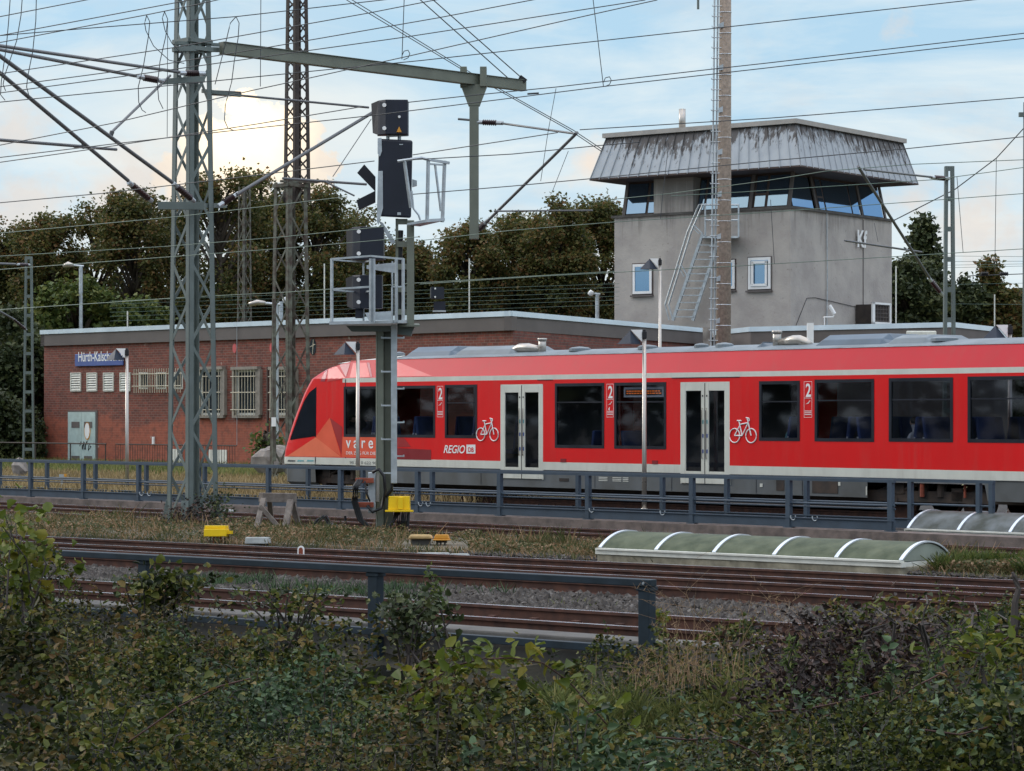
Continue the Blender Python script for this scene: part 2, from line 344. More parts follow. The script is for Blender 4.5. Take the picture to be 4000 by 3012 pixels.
M['lf_tree'] = leafmat('tree_leaves', [(.0, (.038, .050, .016)), (.4, (.080, .092, .026)), (.65, (.125, .118, .034)), (.85, (.165, .120, .040)), (1.0, (.19, .105, .042))], .30, .42)
M['lf_treeg'] = leafmat('tree_leaves_green', [(0, (.03, .05, .012)), (.5, (.085, .12, .03)), (1, (.14, .15, .035))], .4, .3)
M['lf_treed'] = leafmat('tree_leaves_dark', [(0, (.025, .036, .016)), (.6, (.050, .068, .026)), (1, (.09, .10, .035))], .4, .2)
M['lf_a'] = leafmat('shrub_leaves', [(0, (.008, .013, .005)), (.35, (.030, .043, .011)), (.6, (.064, .084, .017)), (.85, (.12, .125, .022)), (1, (.17, .12, .035))], 1.1, .3)
M['lf_b'] = leafmat('shrub_leaves_brown', [(0, (.010, .012, .005)), (.4, (.038, .040, .012)), (.7, (.080, .070, .020)), (1, (.15, .09, .038))], 1.2, .3)
M['lf_c'] = leafmat('shrub_leaves_blue', [(0, (.012, .024, .010)), (.5, (.040, .072, .032)), (1, (.095, .15, .070))], 1.5, .25)
M['lf_y'] = leafmat('bramble_leaves', [(0, (.055, .080, .012)), (.6, (.11, .14, .018)), (1, (.20, .17, .025))], 2, .35)
M['lf_x'] = leafmat('dead_leaves', [(0, (.018, .013, .012)), (.6, (.045, .030, .026)), (1, (.11, .065, .05))], 2, .15)
M['lf_g'] = leafmat('grass_blades', [(0, (.07, .085, .025)), (.5, (.14, .17, .05)), (1, (.26, .24, .09))], .25, .3)
M['lf_d'] = leafmat('dry_grass', [(0, (.13, .10, .05)), (.5, (.26, .19, .09)), (1, (.38, .29, .15))], .5, .3)
M['lf_w'] = leafmat('weeds', [(0, (.035, .045, .016)), (.35, (.075, .090, .03)), (.6, (.14, .115, .05)), (.85, (.24, .15, .08)), (1, (.33, .22, .13))], .9, .3)

# ------------------------------------------------------------ foliage
VN = np.random.default_rng(5).random((64, 64))
def vn(x, y):
    xi = np.floor(x).astype(int); yi = np.floor(y).astype(int); fx = x - xi; fy = y - yi; fx = fx * fx * (3 - 2 * fx); fy = fy * fy * (3 - 2 * fy)
    g = lambda i, j: VN[i % 64, j % 64]
    return (g(xi, yi) * (1 - fx) + g(xi + 1, yi) * fx) * (1 - fy) + (g(xi, yi + 1) * (1 - fx) + g(xi + 1, yi + 1) * fx) * fy
def leaves(c, L, W_, name, m, parent=None, up=.3, fold=.25, origin=None, droop=0, full=False, axis=None):
    n = len(c); c = np.asarray(c, float); o3 = np.array(origin if origin is not None else (root_loc(parent) if parent else (0, 0, 0)))
    c = c - o3
    a = rng.normal(size=(n, 3)) if axis is None else np.asarray(axis) + rng.normal(size=(n, 3)) * .35
    a[:, 2] = a[:, 2] * .6 - droop; a /= np.linalg.norm(a, axis=1)[:, None]
    nn = rng.normal(size=(n, 3)) * .8 + np.array([0, -.3, up * 2]); b = np.cross(nn, a); b /= np.linalg.norm(b, axis=1)[:, None] + 1e-9
    k = np.cross(a, b); s = (.6 + .8 * rng.random(n))[:, None]
    if full:
        V = np.empty((n, 6, 3)); V[:, 0] = c; V[:, 3] = c + a * L * s - k * L * .12 * s
        for i_, (f_, w_) in ((1, (.28, -.48)), (2, (.68, -.36)), (4, (.68, .36)), (5, (.28, .48))): V[:, i_] = c + a * L * f_ * s + b * W_ * w_ * s + k * W_ * fold * abs(w_) * 2 * s
        return rawmesh(V.reshape(-1, 3), n, name, m, parent, origin, 6)
    V = np.empty((n, 4, 3)); V[:, 0] = c - a * L * s / 2; V[:, 2] = c + a * L * s / 2
    V[:, 1] = c - b * W_ * s / 2 + k * W_ * fold * s; V[:, 3] = c + b * W_ * s / 2 + k * W_ * fold * s
    return rawmesh(V.reshape(-1, 3), n, name, m, parent, origin)
def rawmesh(V, n, name, m, parent, origin=None, nv=4):
    me = bpy.data.meshes.new(name); me.vertices.add(nv * n); me.vertices.foreach_set('co', V.ravel())
    q = np.array([0, 1, 2, 0, 2, 3]) if nv == 4 else np.array([0, 1, 2, 3, 0, 3, 4, 5]); h = len(q) // 2
    me.loops.add(2 * h * n); me.loops.foreach_set('vertex_index', (np.arange(n)[:, None] * nv + q).ravel().astype(np.int32))
    me.polygons.add(2 * n); me.polygons.foreach_set('loop_start', np.arange(0, 2 * h * n, h, dtype=np.int32))
    me.update(calc_edges=True)
    at = me.attributes.new('rnd', 'FLOAT', 'FACE'); at.data.foreach_set('value', np.repeat(rng.random(n), 2).astype(np.float32))
    me.materials.append(m); me.validate()
    ob = bpy.data.objects.new(name, me); COL.objects.link(ob)
    if parent: ob.parent = parent
    elif origin is not None: ob.location = origin
    return ob
def blades(base, h, w, name, m, lean=.35, parent=None):
    """grass: one bent blade per base point"""
    n = len(base); base = np.asarray(base, float)
    if parent: base = base - np.array(root_loc(parent))
    th = rng.random(n) * 2 * np.pi; hh = h * (.5 + rng.random(n)); d = np.stack([np.cos(th), np.sin(th), np.zeros(n)], 1)
    ln = rng.normal(size=(n, 2)) * lean
    tip = base + np.stack([ln[:, 0] * hh, ln[:, 1] * hh, hh], 1); mid = base * .55 + tip * .45 + np.array([0, 0, 1]) * (hh * .06)[:, None]
    V = np.empty((n, 4, 3)); V[:, 0] = base; V[:, 1] = mid - d * w; V[:, 2] = tip; V[:, 3] = mid + d * w
    return rawmesh(V.reshape(-1, 3), n, name, m, parent)
def tree(name, label, x, ytop, wpx, D, m, ybot=1330, n=5200, nb=26, leaf=.42, conif=False, group='trees behind the station'):
    base = P(x, HY, D); base.z = 0; s = D / F
    top = CH - (ytop - HY) * s; bot = CH - (ybot - HY) * s; w = wpx * s / 2; h = top - bot
    t = thing(name, label, 'tree', base, group)
    q = MB(); pts = [base + Vector((0, 0, -.5))] + [base + Vector((rng.normal() * .15, rng.normal() * .15, z)) for z in np.linspace(1.5, top * .9, 6)]
    q.tube(pts, [max(.04, .035 * top * (1 - i / 6.5) * .55) for i in range(7)], 8)
    blobs = []
    for i in range(nb):
        if conif:
            z = bot + h * (i + .5) / nb; rr = w * (1 - (z - bot) / h) ** .8 * (.75 + .3 * rng.random()); th = rng.random() * 6.28
            c = base + Vector((math.cos(th) * rr * .55, math.sin(th) * rr * .55, z)); r = (max(.35, rr * .55), max(.35, rr * .55), max(.4, h / nb * 1.6))
        else:
            while True:
                u = rng.uniform(-1, 1, 3)
                if np.linalg.norm(u) < 1: break
            u = u / max(np.linalg.norm(u), .01) * np.linalg.norm(u) ** .45
            r0 = min(w, h / 2) * rng.uniform(.11, .30)
            c = base + Vector((u[0] * (w - r0), u[1] * min(w - r0, 2.6), (bot + top) / 2 + u[2] * (h / 2 - r0)))
            r = (r0, r0, r0 * .8)
            if u[2] > -.5:
                f = base + Vector((0, 0, max(1.5, c.z - abs(u[0]) * w * .9 - 1)))
                q.tube([f, f.lerp(c, .5) + Vector((0, 0, .3)), c], [.12, .08, .03], 5)
        blobs.append((c, r))
    q.build('trunk', M['bark'], t, True)
    vol = np.array([b[1][0] * b[1][2] for b in blobs]); cnt = (n * vol / vol.sum()).astype(int); pts = []
    for (c, r), k in zip(blobs, cnt):
        u = rng.normal(size=(k, 3)); u /= np.linalg.norm(u, axis=1)[:, None]; rad = rng.uniform(.55, 1.08, k) ** .6
        u = u * rad[:, None] * np.array(r); u += rng.normal(size=(k, 3)) * .24
        pts.append(np.array(c) + u)
    pts = np.concatenate(pts)
    leaves(pts, leaf, leaf * .75, 'crown', m, t)
    return t

# ------------------------------------------------------------ reference planes
FT = Fr(2750, 60, -7030)            # near side of the train
FR = Fr(1950, 57.5, -7870)          # far railing
FD = Fr(2000, 52.8, -7500)          # far rail of the track in front of it
FF = Fr(2000, 28.53, -10430)        # near rail of the nearest track
FB = Fr(2003, 96.4, -7870)          # brick wall

# ------------------------------------------------------------ terrain
def gz(X, Y):
    v = Vector((X, Y)) - FF.O; b = v.dot(FF.n)
    if b > -1.0: return -.27
    t = min(1, (-1.0 - b) / 2.0); z = -.27 + (-1.3) * t
    return z + max(0, (20 - Y)) * .10 if Y < 20 else z
m = MB(); xs = list(np.linspace(-40, 40, 81)); ys = list(np.concatenate([np.linspace(-6, 48, 73), np.linspace(52, 200, 20)]))
xs = [-900, -300, -90] + xs + [90, 300, 900]; ys = [-300] + ys + [400, 900, 2400]
V = [(x, y, gz(x, y)) for y in ys for x in xs]; nx = len(xs)
m.add(V, [(j * nx + i, j * nx + i + 1, (j + 1) * nx + i + 1, (j + 1) * nx + i) for j in range(len(ys) - 1) for i in range(nx - 1)])
M['ground'] = mat('ground_soil', (.14, .12, .085), .95, scale=1.1, col2=(.075, .068, .05), bump=.5, bscale=25)
M['verge'] = mat('verge_grass', (.17, .15, .07), .95, scale=.35, col2=(.08, .10, .03), bump=.5, bscale=20)
M['ballast'] = mat('ballast_bed', (.18, .168, .158), .95, scale=16, col2=(.065, .058, .052), bump=1, bscale=26, detail=3)
M['path'] = mat('platform_paving', (.16, .15, .14), .9, scale=2, col2=(.10, .095, .09), bump=.3)
go = m.build('ground', [M['ground'], mat('bank_soil', (.030, .028, .018), .95, scale=3, col2=(.014, .014, .009), bump=.6, bscale=18)])
for p_ in go.data.polygons:
    if (Vector(p_.center.xy) - FF.O).dot(FF.n) < -.9 and abs(p_.center.x) < 60: p_.material_index = 1
tag(go, kind='structure')
m = MB(); m.fbox(FR, -80, 60, .352, 38, -.3, -.04)
tag(m.build('grass_verge', M['verge']), kind='structure')
m = MB(); m.fbox(FR, -45, 40, -.30, .35, -.3, .0)
tag(m.build('platform', mat('kerb_concrete', (.17, .135, .12), .95, scale=3, col2=(.085, .07, .062), bump=.5, bscale=14)), kind='structure')
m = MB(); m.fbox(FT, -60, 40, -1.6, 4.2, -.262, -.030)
tag(m.build('train_ballast', mat('shaded_bed', (.045, .04, .036), .95, scale=12, col2=(.018, .016, .015), bump=1, bscale=22)), kind='structure')  # ballast colour darkened to paint in the shade under the train
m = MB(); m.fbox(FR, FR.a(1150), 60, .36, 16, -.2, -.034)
tag(m.build('shade_sheet', mat('shaded_ballast', (.050, .046, .042), .95, scale=12, col2=(.018, .016, .015), bump=1, bscale=22)), kind='structure')  # dark sheet added over the verge, shade beside the train painted into its colour
m = MB(); m.fbox(FD, -60, 40, -4.6, 3.6, -.29, -.19)
tag(m.build('middle_ballast', M['ballast']), kind='structure')
m = MB(); m.fbox(FF, -45, 30, -.45, 11.2, -.29, -.185)
tag(m.build('near_ballast', M['ballast']), kind='structure')
def strip_poly():
    X = np.linspace(-1200, 4600, 40); near = []; far = []
    for x in X: near.append(FF.w(FF.a(x, 12.0 - .6), 12.0 - .6, -.07)); far.append(FD.w(FD.a(x, -3.55), -3.55, -.07))
    return near, far
m = MB(); ne, fa = strip_poly(); n_ = len(ne)
m.add(ne + fa, [(i, i + 1, n_ + i + 1, n_ + i) for i in range(n_ - 1) if fa[i].y > ne[i].y]); m.add([v for v in ne] + [v - Vector((0, 0, .2)) for v in ne], [(i + 1, i, n_ + i, n_ + i + 1) for i in range(n_ - 1)])
tag(m.build('weed_strip_soil', M['ground']), kind='structure')
# concrete parapet that carries the near railing
m = MB(); m.fbox(FF, -45, 6.5, -.95, -.50, -1.4, -.05); m.fbox(FF, -45, 3.2, -1.5, -.955, -1.5, -.62)
tag(m.build('parapet_wall', M['concd'], bevel=.02), 'low dark concrete parapet wall below the nearest rails', 'wall')

def rail_profile(): return [(-.07, -.17), (.07, -.17), (.07, -.16), (.012, -.14), (.012, -.045), (.036, -.035), (.036, 0), (-.036, 0), (-.036, -.035), (-.012, -.045), (-.012, -.14), (-.07, -.16)]
def add_rail(fr, b, a0, a1, parent, zt=0):
    m = MB(); pr = rail_profile(); n = len(pr)
    vs = [fr.w(a, b + p, zt + z) for a in (a0, a1) for p, z in pr]
    fs = [(i, (i + 1) % n, n + (i + 1) % n, n + i) for i in range(n)] + [tuple(range(n)), tuple(range(n, 2 * n))]
    m.add(vs, fs); m.m = [1 if i == 6 else 0 for i in range(n)] + [0, 0]
    r = m.build('rail', [M['rust'], M['shiny']], parent); return r
def track(label, fr, b0, a0, a1, gauge=1.50, zt=0, stuff=True):
    base = fr.w(0, b0 + .75, -.17); t = thing('railway_track', label, 'railway track', base, 'railway tracks')
    add_rail(fr, b0, a0, a1, t, zt); add_rail(fr, b0 + gauge, a0, a1, t, zt)
    m = MB(); a = a0
    while a < a1:
        m.fbox(fr, a, a + .26, b0 - .5, b0 + gauge + .5, -.235, -.172 + zt); a += .63
    o = m.build('sleepers', M['sleeper'], t); o['kind'] = 'stuff'
    m = MB(); a = a0 + .13
    while a < a1:
        for bb in (b0, b0 + gauge):
            for sg in (-.11, .11): m.fbox(fr, a - .05, a + .05, bb + sg - .04, bb + sg + .04, -.172 + zt, -.115 + zt)
        a += .63
    o = m.build('rail_clips', M['rust'], t); o['kind'] = 'stuff'
    return t
track('nearest rusty railway track just behind the dark blue near handrail', FF, 0, -45, 30)
bB = (35.6 - 28.53) * FF.n.y
track('second railway track, beyond the grey ballast strip behind the nearest rails', FF, bB, -45, 30)
bA = (38.8 - 28.53) * FF.n.y
track('third railway track, running just in front of the curved green skylight', FF, bA + .1, -45, 30, 1.45)
track('railway track along the foot of the concrete kerb under the far blue railing', FD, -1.46, -60, 40, 1.44)
t = thing('railway_track', 'railway track with one bright rail half buried in weeds before the sawhorse', 'railway track', FD.w(0, -3.4, -.17), 'railway tracks')
add_rail(FD, -3.25, -60, 40, t); 
track('railway track that carries the red train', FT, .62, -60, 40, zt=.12)

# ballast stones as loose geometry on the near beds
def stones(name, fr, a0, a1, b0, b1, n, size, zt, m_, kind='stuff', label=None):
    pt = np.stack([rng.uniform(a0, a1, n), rng.uniform(b0, b1, n)], 1)
    ico_v = np.array([(1, 0, 0), (-1, 0, 0), (0, 1, 0), (0, -1, 0), (0, 0, 1), (0, 0, -1)], float); fc = [(0, 2, 4), (2, 1, 4), (1, 3, 4), (3, 0, 4), (2, 0, 5), (1, 2, 5), (3, 1, 5), (0, 3, 5)]
    Vv = np.empty((n, 6, 3)); sz = size * (.5 + rng.random(n))
    j = ico_v[None] * (1 + rng.normal(size=(n, 6, 1)) * .25) + rng.normal(size=(n, 6, 3)) * .22
    O = np.array([fr.O.x, fr.O.y]); u = np.array(fr.u); nn = np.array(fr.n)
    c = O + pt[:, :1] * u + pt[:, 1:] * nn
    Vv[:, :, :2] = c[:, None] + j[:, :, :2] * sz[:, None, None]; Vv[:, :, 2] = zt + rng.uniform(0, size * .9, n)[:, None] + j[:, :, 2] * sz[:, None] * .75
    Fc = (np.arange(n)[:, None, None] * 6 + np.array(fc)[None]).reshape(-1, 3)
    me = bpy.data.meshes.new(name); me.from_pydata(Vv.reshape(-1, 3).tolist(), [], Fc.tolist()); me.materials.append(m_)
    o = bpy.data.objects.new(name, me); COL.objects.link(o); tag(o, label, 'gravel', kind=kind); return o
M['stonev'] = leafmat('loose_ballast', [(0, (.055, .048, .043)), (.5, (.19, .175, .16)), (1, (.42, .40, .37))], 9, 0, .9)
stones('gravel', FF, -14, 8, 1.75, bB - .2, 17000, .046, -.18, M['stonev'], label='grey ballast stones between the nearest two tracks')
stones('gravel', FF, -10, 9, 11.0, 11.9, 3000, .034, -.10, M['stonev'], label='loose ballast beside the curved green skylight')
stones('gravel', FD, -9, 12, -3.0, -1.7, 5000, .035, -.20, M['stonev'], label='ballast along the track in front of the far railing')

# ------------------------------------------------------------ near railing
def near_railing():
    b = -1.05; a1 = FF.a(2550, b); t = thing('blue_handrail', 'dark blue steel handrail with square posts on the parapet in the foreground', 'railing', FF.w(0, b, -.1))
    a = FF.a(2525, b); zt = FF.uz(2525, 2262, b)[1]
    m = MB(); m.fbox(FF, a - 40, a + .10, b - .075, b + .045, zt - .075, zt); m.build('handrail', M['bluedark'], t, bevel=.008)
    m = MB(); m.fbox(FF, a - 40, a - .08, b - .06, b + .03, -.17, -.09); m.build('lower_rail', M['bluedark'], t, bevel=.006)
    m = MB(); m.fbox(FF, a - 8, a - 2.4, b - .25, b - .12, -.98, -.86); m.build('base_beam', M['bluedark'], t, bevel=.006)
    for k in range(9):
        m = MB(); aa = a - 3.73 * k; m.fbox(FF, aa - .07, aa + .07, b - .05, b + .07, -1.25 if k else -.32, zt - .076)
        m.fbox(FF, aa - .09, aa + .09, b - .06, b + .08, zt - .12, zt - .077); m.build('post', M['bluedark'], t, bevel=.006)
        if k == 0:
            m = MB(); m.tube([FF.w(a + .02, b - .076, zt - .04), FF.w(a + .02, b - .09, zt - .04)], .014, 8); m.build('bolt', M['galv'], t)
near_railing()

# ------------------------------------------------------------ far railings
def far_railing(label, xs, b, xl, xr, thick=.055, end=False, plate=True, zb=0):
    D0 = FR.a; t = thing('blue_railing', label, 'railing', FR.w(FR.a(xs[len(xs) // 2], b), b, zb), 'far blue railings')
    al, ar = FR.a(xl, b), FR.a(xr, b); zt = 1.02 + zb
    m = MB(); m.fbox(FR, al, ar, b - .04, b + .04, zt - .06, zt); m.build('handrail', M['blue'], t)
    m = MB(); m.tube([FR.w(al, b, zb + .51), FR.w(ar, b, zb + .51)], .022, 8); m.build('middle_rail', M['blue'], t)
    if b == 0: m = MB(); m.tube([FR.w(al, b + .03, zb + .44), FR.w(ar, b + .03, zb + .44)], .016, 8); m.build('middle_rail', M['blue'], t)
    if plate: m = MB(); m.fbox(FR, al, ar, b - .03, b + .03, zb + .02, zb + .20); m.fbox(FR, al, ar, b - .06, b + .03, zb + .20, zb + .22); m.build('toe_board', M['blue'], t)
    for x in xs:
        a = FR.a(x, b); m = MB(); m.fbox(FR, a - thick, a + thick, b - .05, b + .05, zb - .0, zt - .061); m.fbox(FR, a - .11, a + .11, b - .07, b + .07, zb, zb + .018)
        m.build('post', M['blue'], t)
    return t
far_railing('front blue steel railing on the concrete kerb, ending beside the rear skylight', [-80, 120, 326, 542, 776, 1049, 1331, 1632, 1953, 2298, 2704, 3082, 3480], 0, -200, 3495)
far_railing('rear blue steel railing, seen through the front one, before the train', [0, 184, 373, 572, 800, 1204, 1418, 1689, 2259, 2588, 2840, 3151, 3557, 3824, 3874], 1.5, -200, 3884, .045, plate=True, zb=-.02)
for i, x in enumerate((2318, 2595, 3105, 3190, 560, 590, 1650, 1680)):
    m = MB(); c = FR.w(FR.a(x), -.06, .36); m.tube([c + Vector((math.cos(th) * .05 - 0, 0, -.13 + math.sin(th) * .07)) for th in np.linspace(-3.5, .35, 9)], .012, 6)
    tag(m.build('cable_hook', M['galv'], origin=c), ['bent steel hook hanging left of the third lamp post on the railing', 'bent steel hook hanging right of the third lamp post on the railing', 'left steel hook of the pair under the bogie of the train', 'right steel hook of the pair under the bogie of the train', 'left steel hook of the pair right of the first lamp post', 'right steel hook of the pair right of the first lamp post', 'left steel hook right of the yellow box on the railing', 'right steel hook right of the yellow box on the railing'][i], 'hook', 'hooks on the far railing')

# ------------------------------------------------------------ skylights
def skylight(label, fr, a0, a1, w, rise, zb, nb, mdome, curb=-.3, bayl=None):
    t = thing('barrel_skylight', label, 'skylight', fr.w((a0 + a1) / 2, w / 2, curb), 'barrel skylights of the underpass')
    m = MB(); m.fbox(fr, a0 - .03, a1 + .03, -.05, w + .05, curb, zb - .10); m.build('kerb', M['kerb2'], t, bevel=.02)
    m = MB()
    for b0, b1 in ((-.07, .07), (w - .07, w + .07)): m.fbox(fr, a0 - .05, a1 + .05, b0, b1, zb - .10, zb - .03); m.fbox(fr, a0 - .03, a1 + .03, b0 - .03, b1 - .03, zb - .028, zb)
    for a in (a0, a1 - .06): m.fbox(fr, a, a + .06, .07, w - .07, zb - .10, zb - .03)
    m.build('base_frame', M['offw'], t)
    rad = (rise ** 2 + (w / 2) ** 2) / (2 * rise); th0 = math.asin(w / 2 / rad)
    def arc(r, k=16): return [(w / 2 + r * math.sin(th), zb + rise - rad + r * math.cos(th)) for th in np.linspace(-th0, th0, k + 1)]
    m = MB(); A = arc(rad, 16); n = len(A); aa = np.linspace(a0, a1, nb * 4 + 1)
    m.add([fr.w(a, b, z) for a in aa for b, z in A], [(i * n + j, i * n + j + 1, (i + 1) * n + j + 1, (i + 1) * n + j) for i in range(len(aa) - 1) for j in range(n - 1)])
    m.build('dome', mdome, t, True)
    for a in (a0, a1):
        m = MB(); m.add([fr.w(a, b, z - .02) for b, z in A], [tuple(range(n))]); m.build('end_panel', mdome if a == a0 else M['endpan'], t)
    for i in range(nb + 1):
        a = a0 + (a1 - a0) * i / nb; m = MB(); A2 = arc(rad + .02); A1 = arc(rad - .005)
        vs = [fr.w(q, b, z) for q in (a - .032, a + .032) for b, z in A2 + A1[::-1]]; k = len(A2) * 2
        m.add(vs, [(i2, (i2 + 1) % k, k + (i2 + 1) % k, k + i2) for i2 in range(k)] + [tuple(range(k)), tuple(range(k, 2 * k))]); m.build('rib', M['alu'], t)
FS1 = Fr(2345, 41.5, -9870)
skylight('long curved green skylight with white ribs between the near and far tracks', FS1, 0, FS1.a(3520), 1.43, .25, .116, 5, M['dome'], -.12)
FS2 = Fr(3548, Dz(2066, .02), -7870)
skylight('grey curved skylight behind, cut off by the right edge', FS2, 0, 7.2, 1.6, .34, .03, 6, M['domeb'], -.12)

# ------------------------------------------------------------ train
def train():
    T = thing('regional_train', 'red regional diesel train with cream doors and dark windows', 'train', FT.w(-4, 1.37, 0))
    w = FT.w; Z0 = .45
    def az(x, y): return FT.uz(x, y)
    WN = [(1345, 1698, 1.70, 3.05), (1740, 1862, 1.70, 3.06), (2170, 2358, 1.48, 3.06), (2402, 2600, 1.48, 3.06), (2968, 3122, 1.71, 3.05), (3185, 3412, 1.71, 3.07), (3475, 3720, 1.72, 3.08), (3783, 4040, 1.72, 3.09)]
    WN = [(FT.a(a), FT.a(b), c, d) for a, b, c, d in WN] + [(FT.a(4040) + .6, FT.a(4040) + 2.4, 1.72, 3.09)]
    DR = [(FT.a(1955), FT.a(2121), .65, 3.07), (FT.a(2658), FT.a(2850), .65, 3.07)]
    cuts = [(FT.a(1225), FT.a(1412), .2, .905), (FT.a(3385), FT.a(3840), .2, .905)]
    an = FT.a(1338); ae = 14.0; far = 2.75
    holes = WN + DR
    def wall(bside, zlo, zhi, mi, mb, hs, a_0=an, a_1=ae):
        A = sorted({a_0, a_1} | {x for h in hs for x in h[:2] if a_0 < x < a_1}); Zs = sorted({zlo, zhi} | {x for h in hs for x in h[2:4] if zlo < x < zhi})
        for i in range(len(A) - 1):
            for j in range(len(Zs) - 1):
                ca, cz = (A[i] + A[i + 1]) / 2, (Zs[j] + Zs[j + 1]) / 2
                if any(h[0] < ca < h[1] and h[2] < cz < h[3] for h in hs): continue
                mb.add([w(A[i], bside, Zs[j]), w(A[i + 1], bside, Zs[j]), w(A[i + 1], bside, Zs[j + 1]), w(A[i], bside, Zs[j + 1])], [(0, 1, 2, 3)], mi)
    m = MB()
    for bs in (0, far):
        wall(bs, 1.10, 3.18, 0, m, holes); wall(bs, 3.18, 3.30, 1, m, []); wall(bs, .90, 1.10, 1, m, holes)
    # slanted cantrail, both sides
    for s0, s1 in ((0, .30), (far, far - .30)):
        for q in range(1):
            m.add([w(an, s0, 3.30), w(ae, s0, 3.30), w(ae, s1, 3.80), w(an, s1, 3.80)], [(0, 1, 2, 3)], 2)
    # nose: horizontal slices whose front edge follows the side outline
    out = [(1098, 1860), (1096, 1800), (1100, 1760), (1112, 1715), (1130, 1655), (1152, 1595), (1178, 1530), (1204, 1482), (1235, 1450), (1270, 1429), (1320, 1416), (1400, 1405)]
    oz = sorted((az(x, y)[1], az(x, y)[0]) for x, y in out)
    zs_, as_ = [q[0] for q in oz], [q[1] for q in oz]
    lv = [.90, 1.0, 1.10, 1.102, 1.3, 1.5, 1.7, 1.9, 2.1, 2.3, 2.5, 2.7, 2.9, 3.05, 3.18, 3.24, 3.30, 3.38, 3.46, 3.54, 3.62, 3.70, 3.76, 3.80]
    def sl(z): return 0 if z <= 3.3 else (z - 3.3) * .6
    rows = []
    for z in lv:
        tf = float(np.interp(z, zs_, as_)); s = sl(z); half = far / 2
        near = [(an, s), (tf + (an - tf) * .6, s), (tf + (an - tf) * .25, s), (tf + .22, s + .01), (tf + .08, s + .07), (tf + .01, s + .22), (tf - .04, s + .5), (tf - .07, half)]
        rows.append([w(a, b, z) for a, b in near] + [w(a, far - b, z) for a, b in near[::-1][1:]])
    k = len(rows[0])
    for j in range(len(rows) - 1):
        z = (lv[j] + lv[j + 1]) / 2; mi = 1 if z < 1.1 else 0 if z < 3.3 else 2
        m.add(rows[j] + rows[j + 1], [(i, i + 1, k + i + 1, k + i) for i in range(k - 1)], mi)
    m.add([w(ae, 0, Z0), w(ae, far, Z0), w(ae, far, 3.3), w(ae, far - .3, 3.8), w(ae, .3, 3.8), w(ae, 0, 3.3)], [(0, 1, 2, 3, 4, 5)], 0)
    body = m.build('body', [M['red'], M['cream'], M['red2']], T)
    body.data.polygons.foreach_set('use_smooth', [True] * len(body.data.polygons)); body.data.set_sharp_from_angle(angle=R(24))
    # white stripe on the nose side starts at the cab door; panel seam
    for pp in ([(1348, 1482), (1351, 1482), (1351, 1790), (1348, 1790)], [(1233, 1512), (1236, 1512), (1233, 1812), (1230, 1812)]): m = MB(); m.add([FT.pt(x, y, -.004) for x, y in pp], [(0, 1, 2, 3)]); m.build('panel_seam', M['winframe'], T)
    for x0, x1 in ((2100, 2160), (2625, 2890)): m = MB(); m.fbox(FT, FT.a(x0), FT.a(x1), -.012, -.002, 3.165, 3.182); m.build('door_rail_cover', M['winframe'], T)
    # roof
    m = MB(); prof = [(.30, 3.80), (.34, 3.83), (.55, 3.90), (.95, 3.955), (1.375, 3.97), (1.8, 3.955), (2.2, 3.90), (2.41, 3.83), (2.45, 3.80)]
    A = [as_[-1] + .0, FT.a(1430), FT.a(1480), FT.a(1600), ae]; sc = [.05, .35, .62, 1, 1]; n = len(prof)
    m.add([w(a, b, 3.80 + (z - 3.80) * q) for a, q in zip(A, sc) for b, z in prof], [(i * n + j, i * n + j + 1, (i + 1) * n + j + 1, (i + 1) * n + j) for i in range(len(A) - 1) for j in range(n - 1)])
    a0, a1 = FT.a(1290), A[0]
    m.add([w(a0 + .12, .5, 3.79), w(a1, .30, 3.802), w(a1, 2.45, 3.802), w(a0 + .12, 2.2, 3.79)], [(0, 1, 2, 3)])
    m.build('roof', M['roofg'], T, True)
    m = MB(); m.fbox(FT, FT.a(1500), ae, .285, .33, 3.80, 3.815); m.build('gutter', M['alu'], T)
    m = MB()
    m.add([w(FT.a(1290), .26, 3.72), w(FT.a(1480), .29, 3.79), w(FT.a(1530), .5, 3.90), w(FT.a(1440), .6, 3.86), w(FT.a(1330), .55, 3.80)], [(0, 1, 2, 3, 4)])
    m.build('roof_front_cover', M['cream'], T)
    # roof gear
    def roofbox(x0, x1, zt, b0=.55, b1=2.1, name='air_conditioning_unit', mt='roofbox'):
        a0, a1 = FT.a(x0, b0), FT.a(x1, b0); m = MB()
        pr = [(b0 - .1, 3.85), (b0, 4.0), (b0 + .25, zt), (b1 - .25, zt), (b1, 4.0), (b1 + .1, 3.85)]; n = len(pr)
        vs = [w(a, b, z) for a, ins in ((a0, .0), (a0 + .18, 1), (a1 - .18, 1), (a1, 0)) for b, z in [(bb, zz if ins else 3.85 + (zz - 3.85) * .35) for bb, zz in pr]]
        m.add(vs, [(i * n + j, i * n + j + 1, (i + 1) * n + j + 1, (i + 1) * n + j) for i in range(3) for j in range(n - 1)] + [tuple(range(n)), tuple(range(3 * n, 4 * n))])
        m.build(name, M[mt], T, bevel=.02)
    roofbox(1590, 1780, 4.13); roofbox(1782, 2015, 4.10, mt='roofg'); roofbox(3190, 3470, 4.12); roofbox(3472, 3640, 4.07, mt='roofg'); roofbox(2960, 3000, 4.0)
